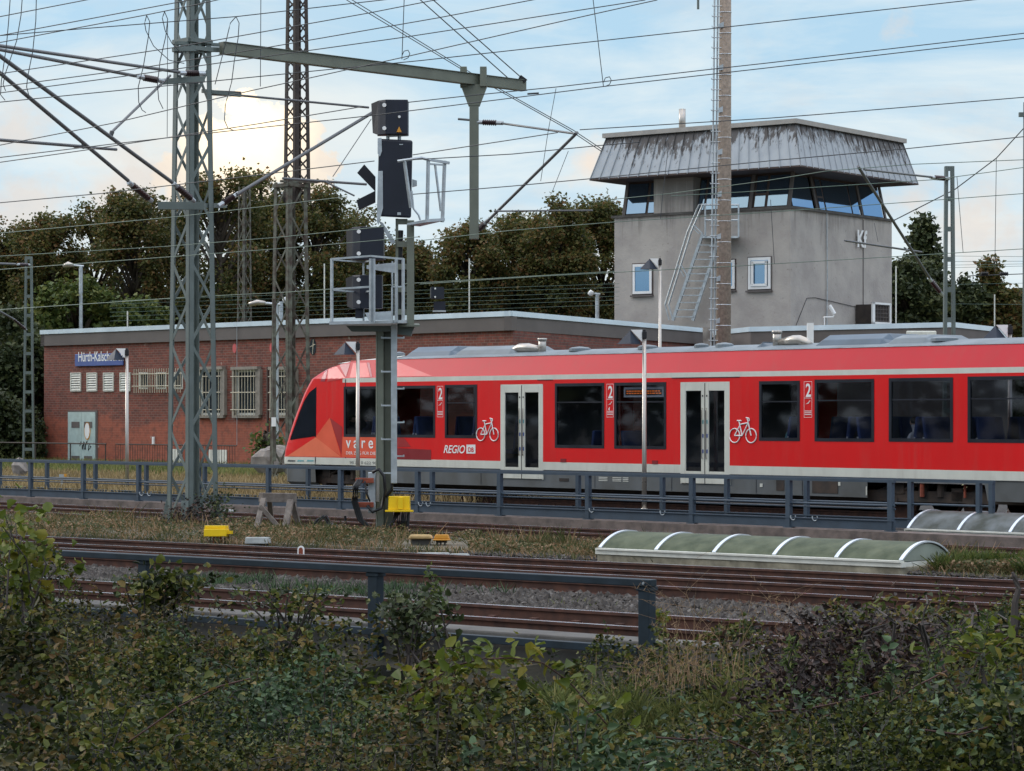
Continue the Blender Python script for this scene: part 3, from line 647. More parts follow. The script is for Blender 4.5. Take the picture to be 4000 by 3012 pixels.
    for x, xe in ((2118, 2010), (3035, 3150)):
        a0, a1 = FT.a(x, .7), FT.a(xe, .7); m = MB(); sg = 1 if a1 > a0 else -1
        m.tube([w(a0, .7, 3.88), w(a0, .7, 4.04), w(a0, .7, 4.24)], .10, 12); m.tube([w(a0, .7, 4.20), w(a0, .7, 4.26)], .125, 12)
        m.tube([w(a0 + sg * .1, .7, 3.98), w(a0 + sg * .5, .7, 4.02), w(a1 - sg * .2, .7, 4.02), w(a1, .7, 3.96), w(a1 + sg * .12, .7, 3.88)], [.08, .12, .12, .11, .08], 12)
        m.build('exhaust_pipe', M['steel'], T, True)
    for x, r in ((2265, .28), (2530, .25), (2830, .22), (3690, .30), (1560, .16), (2740, .18)):
        a = FT.a(x, .75); m = MB(); m.tube([w(a, .75, 3.90), w(a, .75, 3.97), w(a, .75, 4.0)], [r, r, r * .75], 14); m.tube([w(a, .75, 4.0), w(a, .75, 4.02)], [r * .7, .03], 14); m.build('roof_antenna', M['roofg'], T)
    # windows
    for a0, a1, z0, z1 in WN:
        m = MB(); t_ = .055
        for q in ((a0 - .02, a1 + .02, z1 - t_, z1 + .02), (a0 - .02, a1 + .02, z0 - .02, z0 + t_), (a0 - .02, a0 + t_, z0 + t_, z1 - t_), (a1 - t_, a1 + .02, z0 + t_, z1 - t_)): m.fbox(FT, q[0], q[1], -.008, .05, q[2], q[3])
        fr_ = m.build('window', M['winframe'], T)
        m = MB(); m.add([w(a0, .012, z0), w(a1, .012, z0), w(a1, .012, z1), w(a0, .012, z1)], [(0, 1, 2, 3)]); m.build('pane', M['glass'], fr_)
        if (a1 - a0 < 2.0):
            m = MB(); m.fbox(FT, a0 + t_, a1 - t_, .0, .011, z1 - .47, z1 - .44); m.build('transom', M['winframe'], fr_)
    for a0, a1, z0, z1 in WN + DR:
        m = MB(); m.add([w(a0, far - .01, z0), w(a1, far - .01, z0), w(a1, far - .01, z1), w(a0, far - .01, z1)], [(0, 1, 2, 3)]); m.build('far_pane', M['glassfar'], T)
    # cab side window, divided
    m = MB(); cw = [(1132, 1718), (1150, 1668), (1170, 1610), (1190, 1562), (1208, 1533), (1234, 1513), (1234, 1704)]
    m.poly([FT.pt(x, y, -.006) for x, y in cw], FT.w(0, .004, 0) - FT.w(0, 0, 0)); m.build('cab_window', M['cabglass'], T)
    # doors
    for a0, a1, z0, z1 in DR:
        m = MB(); m.fbox(FT, a0 - .0, a0 + .03, .0, .08, z0, z1); m.fbox(FT, a1 - .03, a1, .0, .08, z0, z1); m.fbox(FT, a0, a1, .0, .08, z1 - .02, z1)
        dr = m.build('door', M['cream'], T)
        mid = (a0 + a1) / 2
        for l, r_, inn in ((a0 + .02, mid - .012, 1), (mid + .012, a1 - .02, -1)):
            m = MB(); lo = .15 if inn == 1 else .11; ro = .11 if inn == 1 else .15; pz0, pz1 = .95, 2.86; pl, pr_ = l + lo, r_ - ro
            m.fbox(FT, l, pl, .0, .04, z0 + .01, z1 - .02); m.fbox(FT, pr_, r_, .0, .04, z0 + .01, z1 - .02)
            m.fbox(FT, pl, pr_, .0, .04, z0 + .01, pz0); m.fbox(FT, pl, pr_, .0, .04, pz1, z1 - .02); m.build('leaf', M['cream'], dr, bevel=.006)
            m = MB(); m.add([w(pl, .02, pz0), w(pr_, .02, pz0), w(pr_, .02, pz1), w(pl, .02, pz1)], [(0, 1, 2, 3)]); m.build('pane', M['glass'], dr)
            m = MB(); e = r_ - .055 if inn == 1 else l + .055
            m.tube([w(e, -.02, 1.25), w(e, -.035, 1.3), w(e, -.035, 2.4), w(e, -.02, 2.45)], .014, 6); m.build('handle', M['steel'], dr)
            for zz, mt in ((1.75, 'signblue'), (2.08, 'cloth1'), (1.38, 'signblue')):
                m = MB(); m.fbox(FT, e - .03, e + .03, -.006, -.001, zz, zz + .09); m.build('sticker', M[mt], dr)
            m = MB(); m.fbox(FT, e - .018, e + .018, -.008, -.001, 2.72, 2.76); m.build('button', M['black'], dr)
        m = MB(); m.fbox(FT, mid - .012, mid + .012, .0, .04, z0, z1 - .03); m.build('rubber_seal', M['black'], dr)
    # skirts
    m = MB()
    for x0, x1 in ((1412, 3385), (3840, 4600)):
        a0, a1 = FT.a(x0), FT.a(min(x1, 4400)) if x1 < 4500 else ae
        for bs in (.03, far - .03): m.add([w(a0, bs, .90), w(a1, bs, .90), w(a1, bs, Z0), w(a0 + .1, bs, Z0)], [(0, 1, 2, 3)])
    m.build('skirt', M['skirt'], T)
    m = MB(); tf = float(as_[0]); pl = [(FT.a(1228), .02), (tf + .25, .03), (tf + .05, .15), (tf - .02, .5), (tf - .03, far / 2)]; pl = pl + [(a, far - b) for a, b in pl[::-1][1:]]; k = len(pl)
    m.add([w(a, b, .90) for a, b in pl] + [w(a + .04, b, .40) for a, b in pl] + [w(a + .25, min(max(b, .12), far - .12), .30) for a, b in pl], [(i, i + 1, k + i + 1, k + i) for i in range(k - 1)] + [(k + i, k + i + 1, 2 * k + i + 1, 2 * k + i) for i in range(k - 1)])
    m.build('front_skirt', M['skirt'], T)
    m = MB(); m.fbox(FT, tf - .3, tf + .05, far / 2 - .15, far / 2 + .15, .5, .75); m.build('coupler', M['dark'], T)
    for x0, x1, z0, z1, mt in ((2180, 2220, .80, .89, 'dark'), (2182, 2218, .62, .70, 'dark'), (3030, 3060, .55, .85, 'dark'), (3170, 3270, .52, .86, 'dark'), (3380, 3384, .5, .7, 'cream'), (2966, 2976, .62, .70, 'cream'), (3272, 3280, .7, .78, 'cream')):
        m = MB(); m.fbox(FT, FT.a(x0), FT.a(x1), .018, .028, z0, z1); m.build('skirt_hatch', M[mt], T)
    for x in (1620, 1875, 2320, 2620, 2950, 3130):
        m = MB(); m.fbox(FT, FT.a(x), FT.a(x) + .012, .024, .0285, Z0 + .02, .89); m.build('skirt_joint', M['winframe'], T)
    for x in (2200, 2558):
        m = MB(); m.fbox(FT, FT.a(x - 10), FT.a(x + 12), -.01, .0, 1.10, 1.19); m.build('step_light', M['maroon'], T)
    # underframe, interior floor and ceiling
    m = MB(); m.fbox(FT, tf + .8, ae, .25, far - .25, .38, .62); m.fbox(FT, FT.a(1430), FT.a(3370), .4, far - .4, .22, .40)
    m.build('underframe', M['dark'], T)
    m = MB(); m.fbox(FT, tf + .9, ae - .01, .05, far - .05, .80, .86); m.fbox(FT, tf + 1.6, ae - .01, .05, far - .05, 3.2, 3.25); m.fbox(FT, FT.a(1245), FT.a(1250), .05, far - .05, .87, 3.19)
    m.build('interior', M['trainint'], T)
    for a0, a1, z0, z1 in DR: m = MB(); m.fbox(FT, a0 - 3.2, a1 + .2, 1.9, 1.95, .87, 3.19); m.build('partition', M['trainint'], T)
    # bogies
    for xc in (1330, 3610):
        ac = FT.a(xc); bm_ = MB(); z = .55
        for bs in (.35, far - .45):
            bm_.poly([w(ac - 1.6, bs, .62), w(ac - 1.3, bs, .72), w(ac - .5, bs, .50), w(ac + .5, bs, .50), w(ac + 1.3, bs, .72), w(ac + 1.6, bs, .62), w(ac + 1.3, bs, .50), w(ac + .5, bs, .34), w(ac - .5, bs, .34), w(ac - 1.3, bs, .50)], FT.w(0, .1, 0) - FT.w(0, 0, 0))
            for q in (-.25, .25): bm_.tube([w(ac + q, bs - .05, .5), w(ac + q, bs - .05, .82)], .11, 10)
            bm_.tube([w(ac - .9, bs - .08, .60), w(ac - .3, bs - .08, .78)], .035, 6); bm_.fbox(FT, ac + .55, ac + .85, bs - .1, bs, .42, .7); bm_.fbox(FT, ac - 1.1, ac - .75, bs - .12, bs, .55, .8)
        bg_ = bm_.build('bogie', M['dark'], T)
        for q in (-1.05, 1.05):
            m = MB()
            for bs in (.58, far - .66):
                m.tube([w(ac + q, bs, .42), w(ac + q, bs + .12, .42)], .42, 24); m.tube([w(ac + q, bs + (.12 if bs > 1 else -.03), .42), w(ac + q, bs + (.16 if bs > 1 else .0), .42)], .44, 24)
            m.tube([w(ac + q, .5, .42), w(ac + q, far - .5, .42)], .08, 10); m.build('wheelset', M['rust'], bg_)
            m = MB(); m.tube([w(ac + q, .24, .42), w(ac + q, .36, .42)], [.12, .15], 12); m.build('axle_box', M['dark'], bg_)
        for q, bb_, r_ in ((-.15, .12, .05), (.95, .2, .03)): m = MB(); m.tube([w(ac + q, bb_, .5), w(ac + q, bb_, .84)], r_, 8); m.build('damper', M['rustd'], bg_)
    # seats
    for i, (a, flip) in enumerate([(FT.a(x), f) for x, f in ((1400, 1), (1475, -1), (1560, 1), (1640, -1), (1790, 1), (2250, 1), (2450, -1), (3010, 1), (3240, 1), (3380, -1), (3500, 1), (3640, -1), (3700, 1), (3850, -1), (3960, 1))]):
        zf = 1.25 if a < FT.a(1900) or a > FT.a(2900) else .9
        for bs in (.2, 1.7):
            m = MB(); m.fbox(FT, a - .24, a + .24, bs, bs + .9, zf, zf + .13); q = .24 * flip
            m.poly([w(a + q, bs, zf + .1), w(a + q * 1.4, bs, zf + .1), w(a + q * 1.9, bs, zf + 1.0), w(a + q * 1.55, bs, zf + 1.0)], FT.w(0, .9, 0) - FT.w(0, 0, 0)); st = m.build('seat', M['seat'], T, bevel=.03)
            if bs < 1:
                m = MB(); m.tube([w(a + q * 1.2, bs - .02, zf + .1), w(a + q * 1.55, bs - .02, zf + .55)], .022, 6); m.tube([w(a - .2, bs - .02, zf + .25), w(a + q, bs - .02, zf + .25)], .02, 6); m.build('armrest', M['seatw'], st)
    # destination display in the fourth window
    a0, a1 = FT.a(2430), FT.a(2590); m = MB(); m.fbox(FT, a0, a1, .06, .14, 2.72, 2.97); dp = m.build('destination_display', M['seatw'], T)
    m = MB(); m.fbox(FT, a0 + .06, a1 - .10, .054, .0595, 2.77, 2.91); m.build('screen', M['black'], dp)
    m = MB(); r2 = random.Random(3)
    for row in range(2):
        a = a0 + .1
        while a < a1 - .2:
            l = r2.uniform(.04, .10); m.fbox(FT, a, a + l, .050, .0535, 2.80 + row * .055, 2.825 + row * .055); a += l + .025
    m.build('led_text', M['led'], dp)
    # markings
    from mathutils.bvhtree import BVHTree
    BV = BVHTree.FromPolygons([v.co for v in body.data.vertices], [tuple(p.vertices) for p in body.data.polygons])
    def dec(name, pts, mt, slant=False):
        m = MB()
        if slant:
            o = w(0, 0, 3.3); d1 = Vector((FT.u.x, FT.u.y, 0)); d2 = (w(0, .30, 3.80) - o).normalized(); nr = d1.cross(d2).normalized()
            if nr.y > 0: nr = -nr
            # lay the foil on the curved shell: finely divided, each point set on the body and lifted 6 mm
            P2 = [Vector(p) for p in pts]; tris = [(P2[0], P2[i], P2[i + 1]) for i in range(1, len(P2) - 1)]
            for _ in range(4): tris = [q for a_, b_, c_ in tris for q in ((a_, (a_ + b_) / 2, (a_ + c_) / 2), ((a_ + b_) / 2, b_, (b_ + c_) / 2), ((a_ + c_) / 2, (b_ + c_) / 2, c_), ((a_ + b_) / 2, (b_ + c_) / 2, (a_ + c_) / 2))]
            for tr_ in tris:
                vv = []
                for x, y in tr_:
                    hit = BV.ray_cast(Vector((0, 0, CH)) - T.location, Vector(((x - CX) / F, 1, -(y - HY) / F)).normalized())
                    if hit[0] is None: break
                    nn_ = hit[1] if hit[1].y < 0 else -hit[1]; vv.append(hit[0] + T.location + nn_ * .007)
                if len(vv) == 3: m.add(vv, [(0, 1, 2)])
            return m.build(name, M[mt], T)
        else: vs = [FT.pt(x, y, -.005) for x, y in pts]
        m.add(vs, [tuple(range(len(vs)))]); return m.build(name, M[mt], T)
    dec('facet', [(1235, 1704), (1288, 1632), (1333, 1783), (1236, 1712)], 'orange'); dec('facet', [(1288, 1632), (1337, 1668), (1334, 1775)], 'orange3')
    dec('facet', [(1120, 1783), (1233, 1708), (1333, 1785)], 'orange2'); dec('facet', [(1338, 1706), (1540, 1706), (1543, 1790), (1334, 1785)], 'orange')
    dec('facet', [(1530, 1706), (1580, 1712), (1605, 1745), (1543, 1748)], 'orange3'); dec('maroon_panel', [(1543, 1750), (1684, 1757), (1684, 1797), (1543, 1794)], 'maroon')
    dec('facet', [(1285, 1432), (1312, 1426), (1350, 1478), (1278, 1492)], 'pink', True); dec('facet', [(1283, 1434), (1270, 1490), (1252, 1490), (1275, 1438)], 'mauve', True)
    dec('facet', [(1325, 1424), (1368, 1420), (1352, 1474)], 'mauve', True); dec('facet', [(1380, 1419), (1432, 1417), (1446, 1474), (1366, 1476)], 'pink', True)
    dec('facet', [(1433, 1417), (1444, 1417), (1455, 1472), (1448, 1474)], 'mauve', True); dec('facet', [(1550, 1412), (1690, 1470), (1475, 1472), (1475, 1416)], 'pink', True)
    text_on(FT, 'v a r e o', 1351, 1492, 1749, 'line_name', M['white'], T, -.012, sy=.44, bold=.012)
    text_on(FT, 'DER ZUG FÜR DIE REGION', 1352, 1525, 1775, 'slogan', M['white'], T, -.012, sy=.12)
    text_on(FT, 'REGIO', 1733, 1817, 1769, 'regio_lettering', M['white'], T, -.008, .3, bold=.015)
    m = MB()
    for x0, x1, y0, y1 in ((1822, 1857, 1737, 1741), (1822, 1857, 1768, 1772), (1822, 1826, 1741, 1768), (1853, 1857, 1741, 1768)): m.add([FT.pt(x0, y1, -.008), FT.pt(x1, y1, -.008), FT.pt(x1, y0, -.008), FT.pt(x0, y0, -.008)], [(0, 1, 2, 3)])
    m.add([FT.pt(1826, 1768, -.006), FT.pt(1853, 1768, -.006), FT.pt(1853, 1741, -.006), FT.pt(1826, 1741, -.006)], [(0, 1, 2, 3)], 0); m.build('operator_badge', M['white'], T)
    text_on(FT, 'DB', 1829, 1850, 1765, 'badge_letters', M['red'], T, -.011, bold=.02)
    text_on(FT, '95 80 0 622 904', 1366, 1480, 1812, 'vehicle_number', M['skirt'], T, -.008, sy=.11)
    for x0, x1 in ((1122, 1152), (1160, 1186), (1197, 1224)):
        m = MB(); m.add([FT.pt(x0, 1803, -.006), FT.pt(x1, 1803, -.006), FT.pt(x1 + 2, 1798, -.006), FT.pt(x0 + 4, 1796, -.006)], [(0, 1, 2, 3)]); m.build('partner_mark', M['cloth1'] if x0 > 1150 else M['skirt'], T)
    for x0 in (2336, 2390, 2430):
        m = MB()
        for k in range(3): m.fbox(FT, FT.a(x0), FT.a(x0 + (34 if x0 < 2420 else 22)), .022, .0285, .66 + k * .04, .675 + k * .04)
        m.build('data_panel', M['offw'], T)
    for xc in (1720, 2384, 3157):
        a = FT.a(xc); hw = .12; m = MB(); o = .008
        def fr4(z0, z1, lw=.008):
            for q in ((a - hw, a + hw, z0, z0 + lw), (a - hw, a + hw, z1 - lw, z1), (a - hw, a - hw + lw, z0 + lw, z1 - lw), (a + hw - lw, a + hw, z0 + lw, z1 - lw)): m.add([w(q[0], -o, q[2]), w(q[1], -o, q[2]), w(q[1], -o, q[3]), w(q[0], -o, q[3])], [(0, 1, 2, 3)])
        zt = 3.05; fr4(zt - .82, zt); fr4(zt - .38, zt - .375); 
        for q in (zt - .76, zt - .72, zt - .68): m.add([w(a - hw + .02, -o, q), w(a + hw - .02, -o, q), w(a + hw - .02, -o, q + .015), w(a - hw + .02, -o, q + .015)], [(0, 1, 2, 3)])
        m.add([w(a - .08, -o, zt - .52), w(a, -o, zt - .50), w(a + .08, -o, zt - .43), w(a + .03, -o, zt - .44), w(a + .02, -o, zt - .50)], [(0, 1, 2, 3, 4)])
        if xc == 2384: m.add([w(a - .07, -o, zt - .62), w(a - .02, -o, zt - .66), w(a - .01, -o, zt - .56)], [(0, 1, 2)])
        m.build('class_panel', M['white'], T)
        x2 = FT.a(xc); px0 = CX + F * (w(a - .075, 0, 1).x) / w(a - .075, 0, 1).y; px1 = CX + F * (w(a + .08, 0, 1).x) / w(a + .08, 0, 1).y
        D_ = w(a, 0, 1).y; yb = HY + (CH - (zt - .345)) / D_ * F
        text_on(FT, '2', px0, px1, yb, 'class_number', M['white'], T, -.009, sy=.42, bold=.02)
    for xc, yc in ((1905, 1682), (2903, 1685)):
        a, z = az(xc, yc); m = MB(); o = -.012; rr = .165
        def ring(ca, cz, r, th): 
            pts = [w(ca + math.cos(t_) * r, o, cz + math.sin(t_) * r) for t_ in np.linspace(0, 2 * math.pi, 25)]; m.tube(pts, th, 5, caps=False)
        ring(a - .26, z - .1, rr, .014); ring(a + .26, z - .1, rr, .014)
        seg = [((-.26, -.1), (-.02, -.1)), ((-.02, -.1), (-.12, .24)), ((-.02, -.1), (.17, .20)), ((-.26, -.1), (-.09, .14)), ((-.09, .16), (.17, .20)), ((.26, -.1), (.14, .30)), ((-.18, .25), (-.05, .25)), ((.10, .32), (.2, .30)), ((.2, .30), (.2, .24))]
        for (x0, y0), (x1, y1) in seg: m.tube([w(a + x0, o, z + y0), w(a + x1, o, z + y1)], .015, 5)
        m.build('bicycle_symbol', M['white'], T)
    # passengers
    def person(label, x, zf, mt, flip=1, b=.55):
        a = FT.a(x, b); base = w(a, b, zf + .12); me = bpy.data.meshes.new('person')
        J = [((0, 0, .05), .15), ((.0, 0, .32), .15), ((.03, 0, .50), .16), ((.03, 0, .60), .06), ((-.02, 0, .70), .085), ((-.03, 0, .80), .09), ((.02, -.19, .50), .06), ((-.03, -.24, .26), .048), ((-.26, -.18, .22), .035), ((-.33, -.16, .22), .03),
             ((.02, .19, .50), .06), ((-.03, .24, .26), .048), ((-.26, .18, .22), .035), ((-.33, .16, .22), .03), ((-.42, -.1, .06), .075), ((-.45, -.1, -.38), .05), ((-.42, .1, .06), .075), ((-.45, .1, -.38), .05)]
        E = [(0, 1), (1, 2), (2, 3), (3, 4), (4, 5), (2, 6), (6, 7), (7, 8), (8, 9), (2, 10), (10, 11), (11, 12), (12, 13), (0, 14), (14, 15), (0, 16), (16, 17)]
        u3 = Vector((FT.u.x, FT.u.y, 0)); n3_ = Vector((FT.n.x, FT.n.y, 0))
        me.from_pydata([u3 * (p[0] * flip) + n3_ * p[1] + Vector((0, 0, p[2])) for p, _ in J], E, []); me.materials.append(M[mt])
        o = bpy.data.objects.new('person', me); COL.objects.link(o); o.location = base
        sk = o.modifiers.new('skin', 'SKIN'); ss = o.modifiers.new('sub', 'SUBSURF'); ss.levels = ss.render_levels = 1
        for v, (_, r_) in zip(me.skin_vertices[0].data, J): v.radius = (r_, r_)
        me.skin_vertices[0].data[0].use_root = True
        tag(o, label, 'person', 'passengers in the train')
        hm = MB(); hc = base + u3 * (-.03 * flip) + Vector((0, 0, .80))
        hm.tube([hc + Vector((0, 0, -.09)), hc + Vector((0, 0, -.04)), hc + Vector((0, 0, .04)), hc + Vector((0, 0, .09))], [.06, .092, .090, .05], 12); hm.build('face', M['skin'], o, True)
        hm = MB(); hc2 = hc + u3 * (.02 * flip); hm.tube([hc2 + Vector((0, 0, -.03)), hc2 + Vector((0, 0, .05)), hc2 + Vector((0, 0, .115))], [.10, .105, .05], 12); hm.build('hair', M['hair'], o, True)
        for sg in (-1, 1):
            hm = MB(); h0 = base + u3 * (-.33 * flip) + n3_ * (.16 * sg) + Vector((0, 0, .22))
            hm.tube([base + u3 * (-.10 * flip) + n3_ * (.235 * sg) + Vector((0, 0, .25)), h0], [.04, .032], 8)
            hm.poly([h0 + n3_ * -.04, h0 + n3_ * .04, h0 + n3_ * .04 + u3 * (-.09 * flip), h0 + n3_ * -.04 + u3 * (-.09 * flip)], (0, 0, .025))
            for f_ in range(4): hm.tube([h0 + n3_ * (-.032 + f_ * .021) + u3 * (-.085 * flip) + Vector((0, 0, .012)), h0 + n3_ * (-.032 + f_ * .021) + u3 * (-(.14 + .02 * (f_ in (1, 2))) * flip) + Vector((0, 0, -.006))], .009, 5)
            hm.tube([h0 + n3_ * (-.04 * sg) + u3 * (-.03 * flip) + Vector((0, 0, .01)), h0 + n3_ * (-.075 * sg) + u3 * (-.07 * flip)], .010, 5); hm.build('hand', M['skin'], o)
        return o
    person('passenger in a teal shirt by the window right of the rear doors', 3098, 1.25, 'cloth1', 1)
    person('dark-haired passenger in black seen in the first long window behind the slim lamp post', 1375, 1.25, 'cloth2', -1)
    person('passenger with bare forearms beside the signal post in the first long window', 1440, 1.25, 'cloth2', 1)
    person('passenger in dark clothes in the window between the second class sign and the rear bogie', 3345, 1.25, 'cloth2', 1)
    person('passenger leaning low in the wide window above the rear bogie', 3575, 1.22, 'seatw', 1)
    return T
train()

# ------------------------------------------------------------ platform lamps
def lamp(label, x, y0, y1, D, w=.09):
    b = P(x, y1, D); t = thing('platform_lamp', label, 'street lamp', b, 'platform lamps with pyramid shades')
    top = CH - (y0 - HY) / F * D; m = MB(); m.tube([(b.x, D, b.z), (b.x, D, b.z + 1.2), (b.x, D, top)], [.058, .055, .045], 12); m.build('post', M['steel'], t, True)
    m = MB(); m.tube([(b.x, D, b.z - .02), (b.x, D, b.z + .09)], [.12, .08], 12); m.build('foot', M['steel'], t)
    m = MB(); m.box(b.x - .055, b.x + .055, D - .06, D + .06, top - .03, top + .14); m.box(b.x - .03, b.x + .03, D - .03, D + .03, top + .14, top + .19); m.build('bracket', M['black'], t, bevel=.01)
    c = b.x - .36; zb = top - .16; ap = Vector((c + .03, D, zb + .33)); m = MB()
    q = [(c - .28, D + .02, zb), (c + .02, D - .28, zb), (c + .30, D + .0, zb), (c, D + .28, zb)]
    m.add(q + [ap], [(0, 1, 4), (1, 2, 4), (0, 3, 4), (2, 3, 4), (0, 1, 2, 3)]); m.build('lamp_shade', M['lamp'], t)
    m = MB(); m.poly([(c + .04, D - .03, zb + .34), (c + .31, D - .03, zb + .34), (c + .31, D - .03, zb + .05)], (0, .06, 0)); m.build('reflector', M['white'], t)
    m = MB(); m.box(c + .29, b.x, D - .02, D + .02, top + .02, top + .07); m.build('arm', M['black'], t)
lamp('pyramid lamp whose shade overlaps the blue station name sign', 496, 1385, 1922, Dz(1922, 0))
lamp('pyramid lamp standing in front of the train nose', 1398, 1362, 1962, Dz(1962, 0))
lamp('tallest looking pyramid lamp in front of the middle of the train', 2517, 1318, 2000, Dz(2000, 0))
lamp('pyramid lamp at the right edge in front of the last train windows', 3945, 1300, 2010, Dz(2012, 0))
lamp('pyramid lamp behind the train, before the stair ladder of the grey tower', 2578, 1032, 1860, 80)

# ------------------------------------------------------------ brick station building
def brick_building():
    zt = 2.3 + (HY - 1215) * 96.4 / F; aL = FB.a(172); T = thing('brick_building', 'low red brick station building with flat roof and barred windows', 'building', FB.w(aL / 2, 0, 0))
    w = FB.w; za = zt - .20; zf = zt - .74
    far = Vector(P(2770, 0, 116.5).xy); c0 = FB.O
    side = (far - c0).normalized()
    M['brick'] = brickmat('brick', FB.ang(), (.23, .058, .036), (.13, .036, .026), (.20, .13, .10), (.36, .095, .05))
    M['brick2'] = brickmat('brick_side', math.atan2(side.y, side.x), (.21, .055, .036), (.12, .036, .028), (.13, .10, .085), (.23, .065, .042))
    bk = Vector((0, 22))
    p0 = Vector(w(aL, 0, 0).xy)
    WO = [(FB.a(276), FB.a(316), 1.2, 1.9)]
    holes = []
    for x0, x1, y0, y1 in ((783, 870, 1445, 1622), (925, 1008, 1445, 1622), (1072, 1148, 1445, 1622)): holes.append((x0, x1, y0, y1))
    hz = [(FB.a(x0), FB.a(x1), FB.uz(x0, y1)[1], FB.uz(x0, y0)[1]) for x0, x1, y0, y1 in holes]
    hz2 = [(FB.a(x0), FB.a(x1), FB.uz(x0, y1)[1], FB.uz(x0, y0)[1]) for x0, x1, y0, y1 in ((545, 580, 1455, 1520), (610, 650, 1455, 1520), (680, 715, 1455, 1520))]
    allh = hz + hz2
    m = MB(); A = sorted({aL, 0.0} | {q for h in allh for q in h[:2]}); Zs = sorted({-.3, zf} | {q for h in allh for q in h[2:]})
    for i in range(len(A) - 1):
        for j in range(len(Zs) - 1):
            ca, cz = (A[i] + A[i + 1]) / 2, (Zs[j] + Zs[j + 1]) / 2
            if any(h[0] < ca < h[1] and h[2] < cz < h[3] for h in allh): continue
            m.add([w(A[i], 0, Zs[j]), w(A[i + 1], 0, Zs[j]), w(A[i + 1], 0, Zs[j + 1]), w(A[i], 0, Zs[j + 1])], [(0, 1, 2, 3)])
    pl = p0 + FB.n * 16
    m.add([(p0.x, p0.y, -.3), (pl.x, pl.y, -.3), (pl.x, pl.y, zf), (p0.x, p0.y, zf)], [(0, 1, 2, 3)])
    m.build('wall', M['brick'], T)
    m = MB(); m.add([(c0.x, c0.y, -.3), (far.x, far.y, -.3), (far.x, far.y, zf), (c0.x, c0.y, zf)], [(0, 1, 2, 3)]); m.build('side_wall', M['brick2'], T)
    m = MB(); ins = .25
    for h in allh: m.fbox(FB, h[0] - .3, h[1] + .3, .8, .9, h[2] - .3, h[3] + .3)
    m.build('room_dark', M['darkint'], T)
    # fascia and metal trim follow the roof edge, slightly proud
    pts = [p0 - FB.u * .1 + FB.n * 16, p0 - FB.u * .1 - FB.n * .12, c0 - FB.n * .12 + FB.u * .05, far + Vector((side.y, -side.x)) * .12]
    q2 = [Vector(P(x, 0, D).xy) for x, D in ((2932, 113.8), (3720, 108), (3885, 113.8), (3935, 125))]
    def band(path, z0, z1, name, mt, out=.0):
        m = MB()
        for i in range(len(path) - 1):
            a, b = path[i], path[i + 1]; d = (b - a).normalized(); nn = Vector((d.y, -d.x))
            if nn.y > 0 and abs(nn.y) > .2: nn = -nn
            if i == 0 and path is pts: nn = -FB.u
            a2, b2 = a + nn * out, b + nn * out
            m.hexa([(a2.x, a2.y, z0), (b2.x, b2.y, z0), ((b - nn * .3).x, (b - nn * .3).y, z0), ((a - nn * .3).x, (a - nn * .3).y, z0)], [(a2.x, a2.y, z1), (b2.x, b2.y, z1), ((b - nn * .3).x, (b - nn * .3).y, z1), ((a - nn * .3).x, (a - nn * .3).y, z1)])
        return m.build(name, M[mt], T)
    band(pts, zf, za, 'fascia', 'fascia'); band(pts, za + .003, zt, 'roof_trim', 'trim', .05)
    r = [p0 + FB.n * .1, c0 + FB.n * .1 , far, far + bk, p0 + FB.n * 16]; m = MB(); m.add([(q.x, q.y, zt - .25) for q in r], [tuple(range(len(r)))]); m.build('roof', M['roofflat'], T)
    # windows with projecting concrete surrounds and bars
    for (x0, x1, y0, y1), (a0, a1, z0, z1) in zip(holes, hz):
        m = MB(); e = .16
        m.fbox(FB, a0 - .14, a1 + .22, -e - .08, .0, z1, z1 + .13); m.fbox(FB, a0 - .14, a1 + .22, -e, .0, z0 - .12, z0)
        m.fbox(FB, a0 - .14, a0, -e, .0, z0, z1); m.fbox(FB, a1, a1 + .30, -e, .0, z0, z1); wn = m.build('window', M['surround'], T); tag(wn, 'tall barred window in a deep concrete surround')
        m = MB(); f = .10
        for q in ((a0, a1, z1 - f, z1), (a0, a1, z0, z0 + f), (a0, a0 + f, z0 + f, z1 - f), (a1 - f, a1, z0 + f, z1 - f)): m.fbox(FB, q[0], q[1], .02, .1, q[2], q[3])
        m.build('frame', M['offw'], wn)
        m = MB(); m.add([w(a0, .06, z0), w(a1, .06, z0), w(a1, .06, z1), w(a0, .06, z1)], [(0, 1, 2, 3)]); m.build('pane', M['darkglass'], wn)
        m = MB()
        for k in range(8): q = a0 + .02 + (a1 - a0 - .04) * k / 7; m.tube([w(q, -.22, z0 - .05), w(q, -.22, z1 + .0)], .016, 5)
        for q in (.12, .5, .85): zz = z0 + (z1 - z0) * q; m.tube([w(a0 - .15, -.22, zz), w(a1 + .1, -.22, zz)], .02, 5)
        m.build('bars', M['barpaint'], wn)
    for (a0, a1, z0, z1) in hz2:
        m = MB(); f = .07
        for q in ((a0, a1, z1 - f, z1), (a0, a1, z0, z0 + f), (a0, a0 + f, z0 + f, z1 - f), (a1 - f, a1, z0 + f, z1 - f)): m.fbox(FB, q[0], q[1], -.02, .08, q[2], q[3])
        wn = m.build('window', M['offw'], T); m = MB(); m.add([w(a0, .05, z0), w(a1, .05, z0), w(a1, .05, z1), w(a0, .05, z1)], [(0, 1, 2, 3)]); m.build('pane', M['darkglass'], wn)
    a0, a1 = FB.a(532), FB.a(718); z0, z1 = FB.uz(600, 1535)[1], FB.uz(600, 1440)[1]; m = MB()
    for k in range(21): q = a0 + .06 + (a1 - a0 - .1) * k / 20; m.tube([w(q, -.16, z0), w(q, -.16, z1)], .02, 5)
    for q in (.28, .78): zz = z0 + (z1 - z0) * q; m.tube([w(a0 - .1, -.16, zz), w(a1, -.16, zz)], .022, 5)
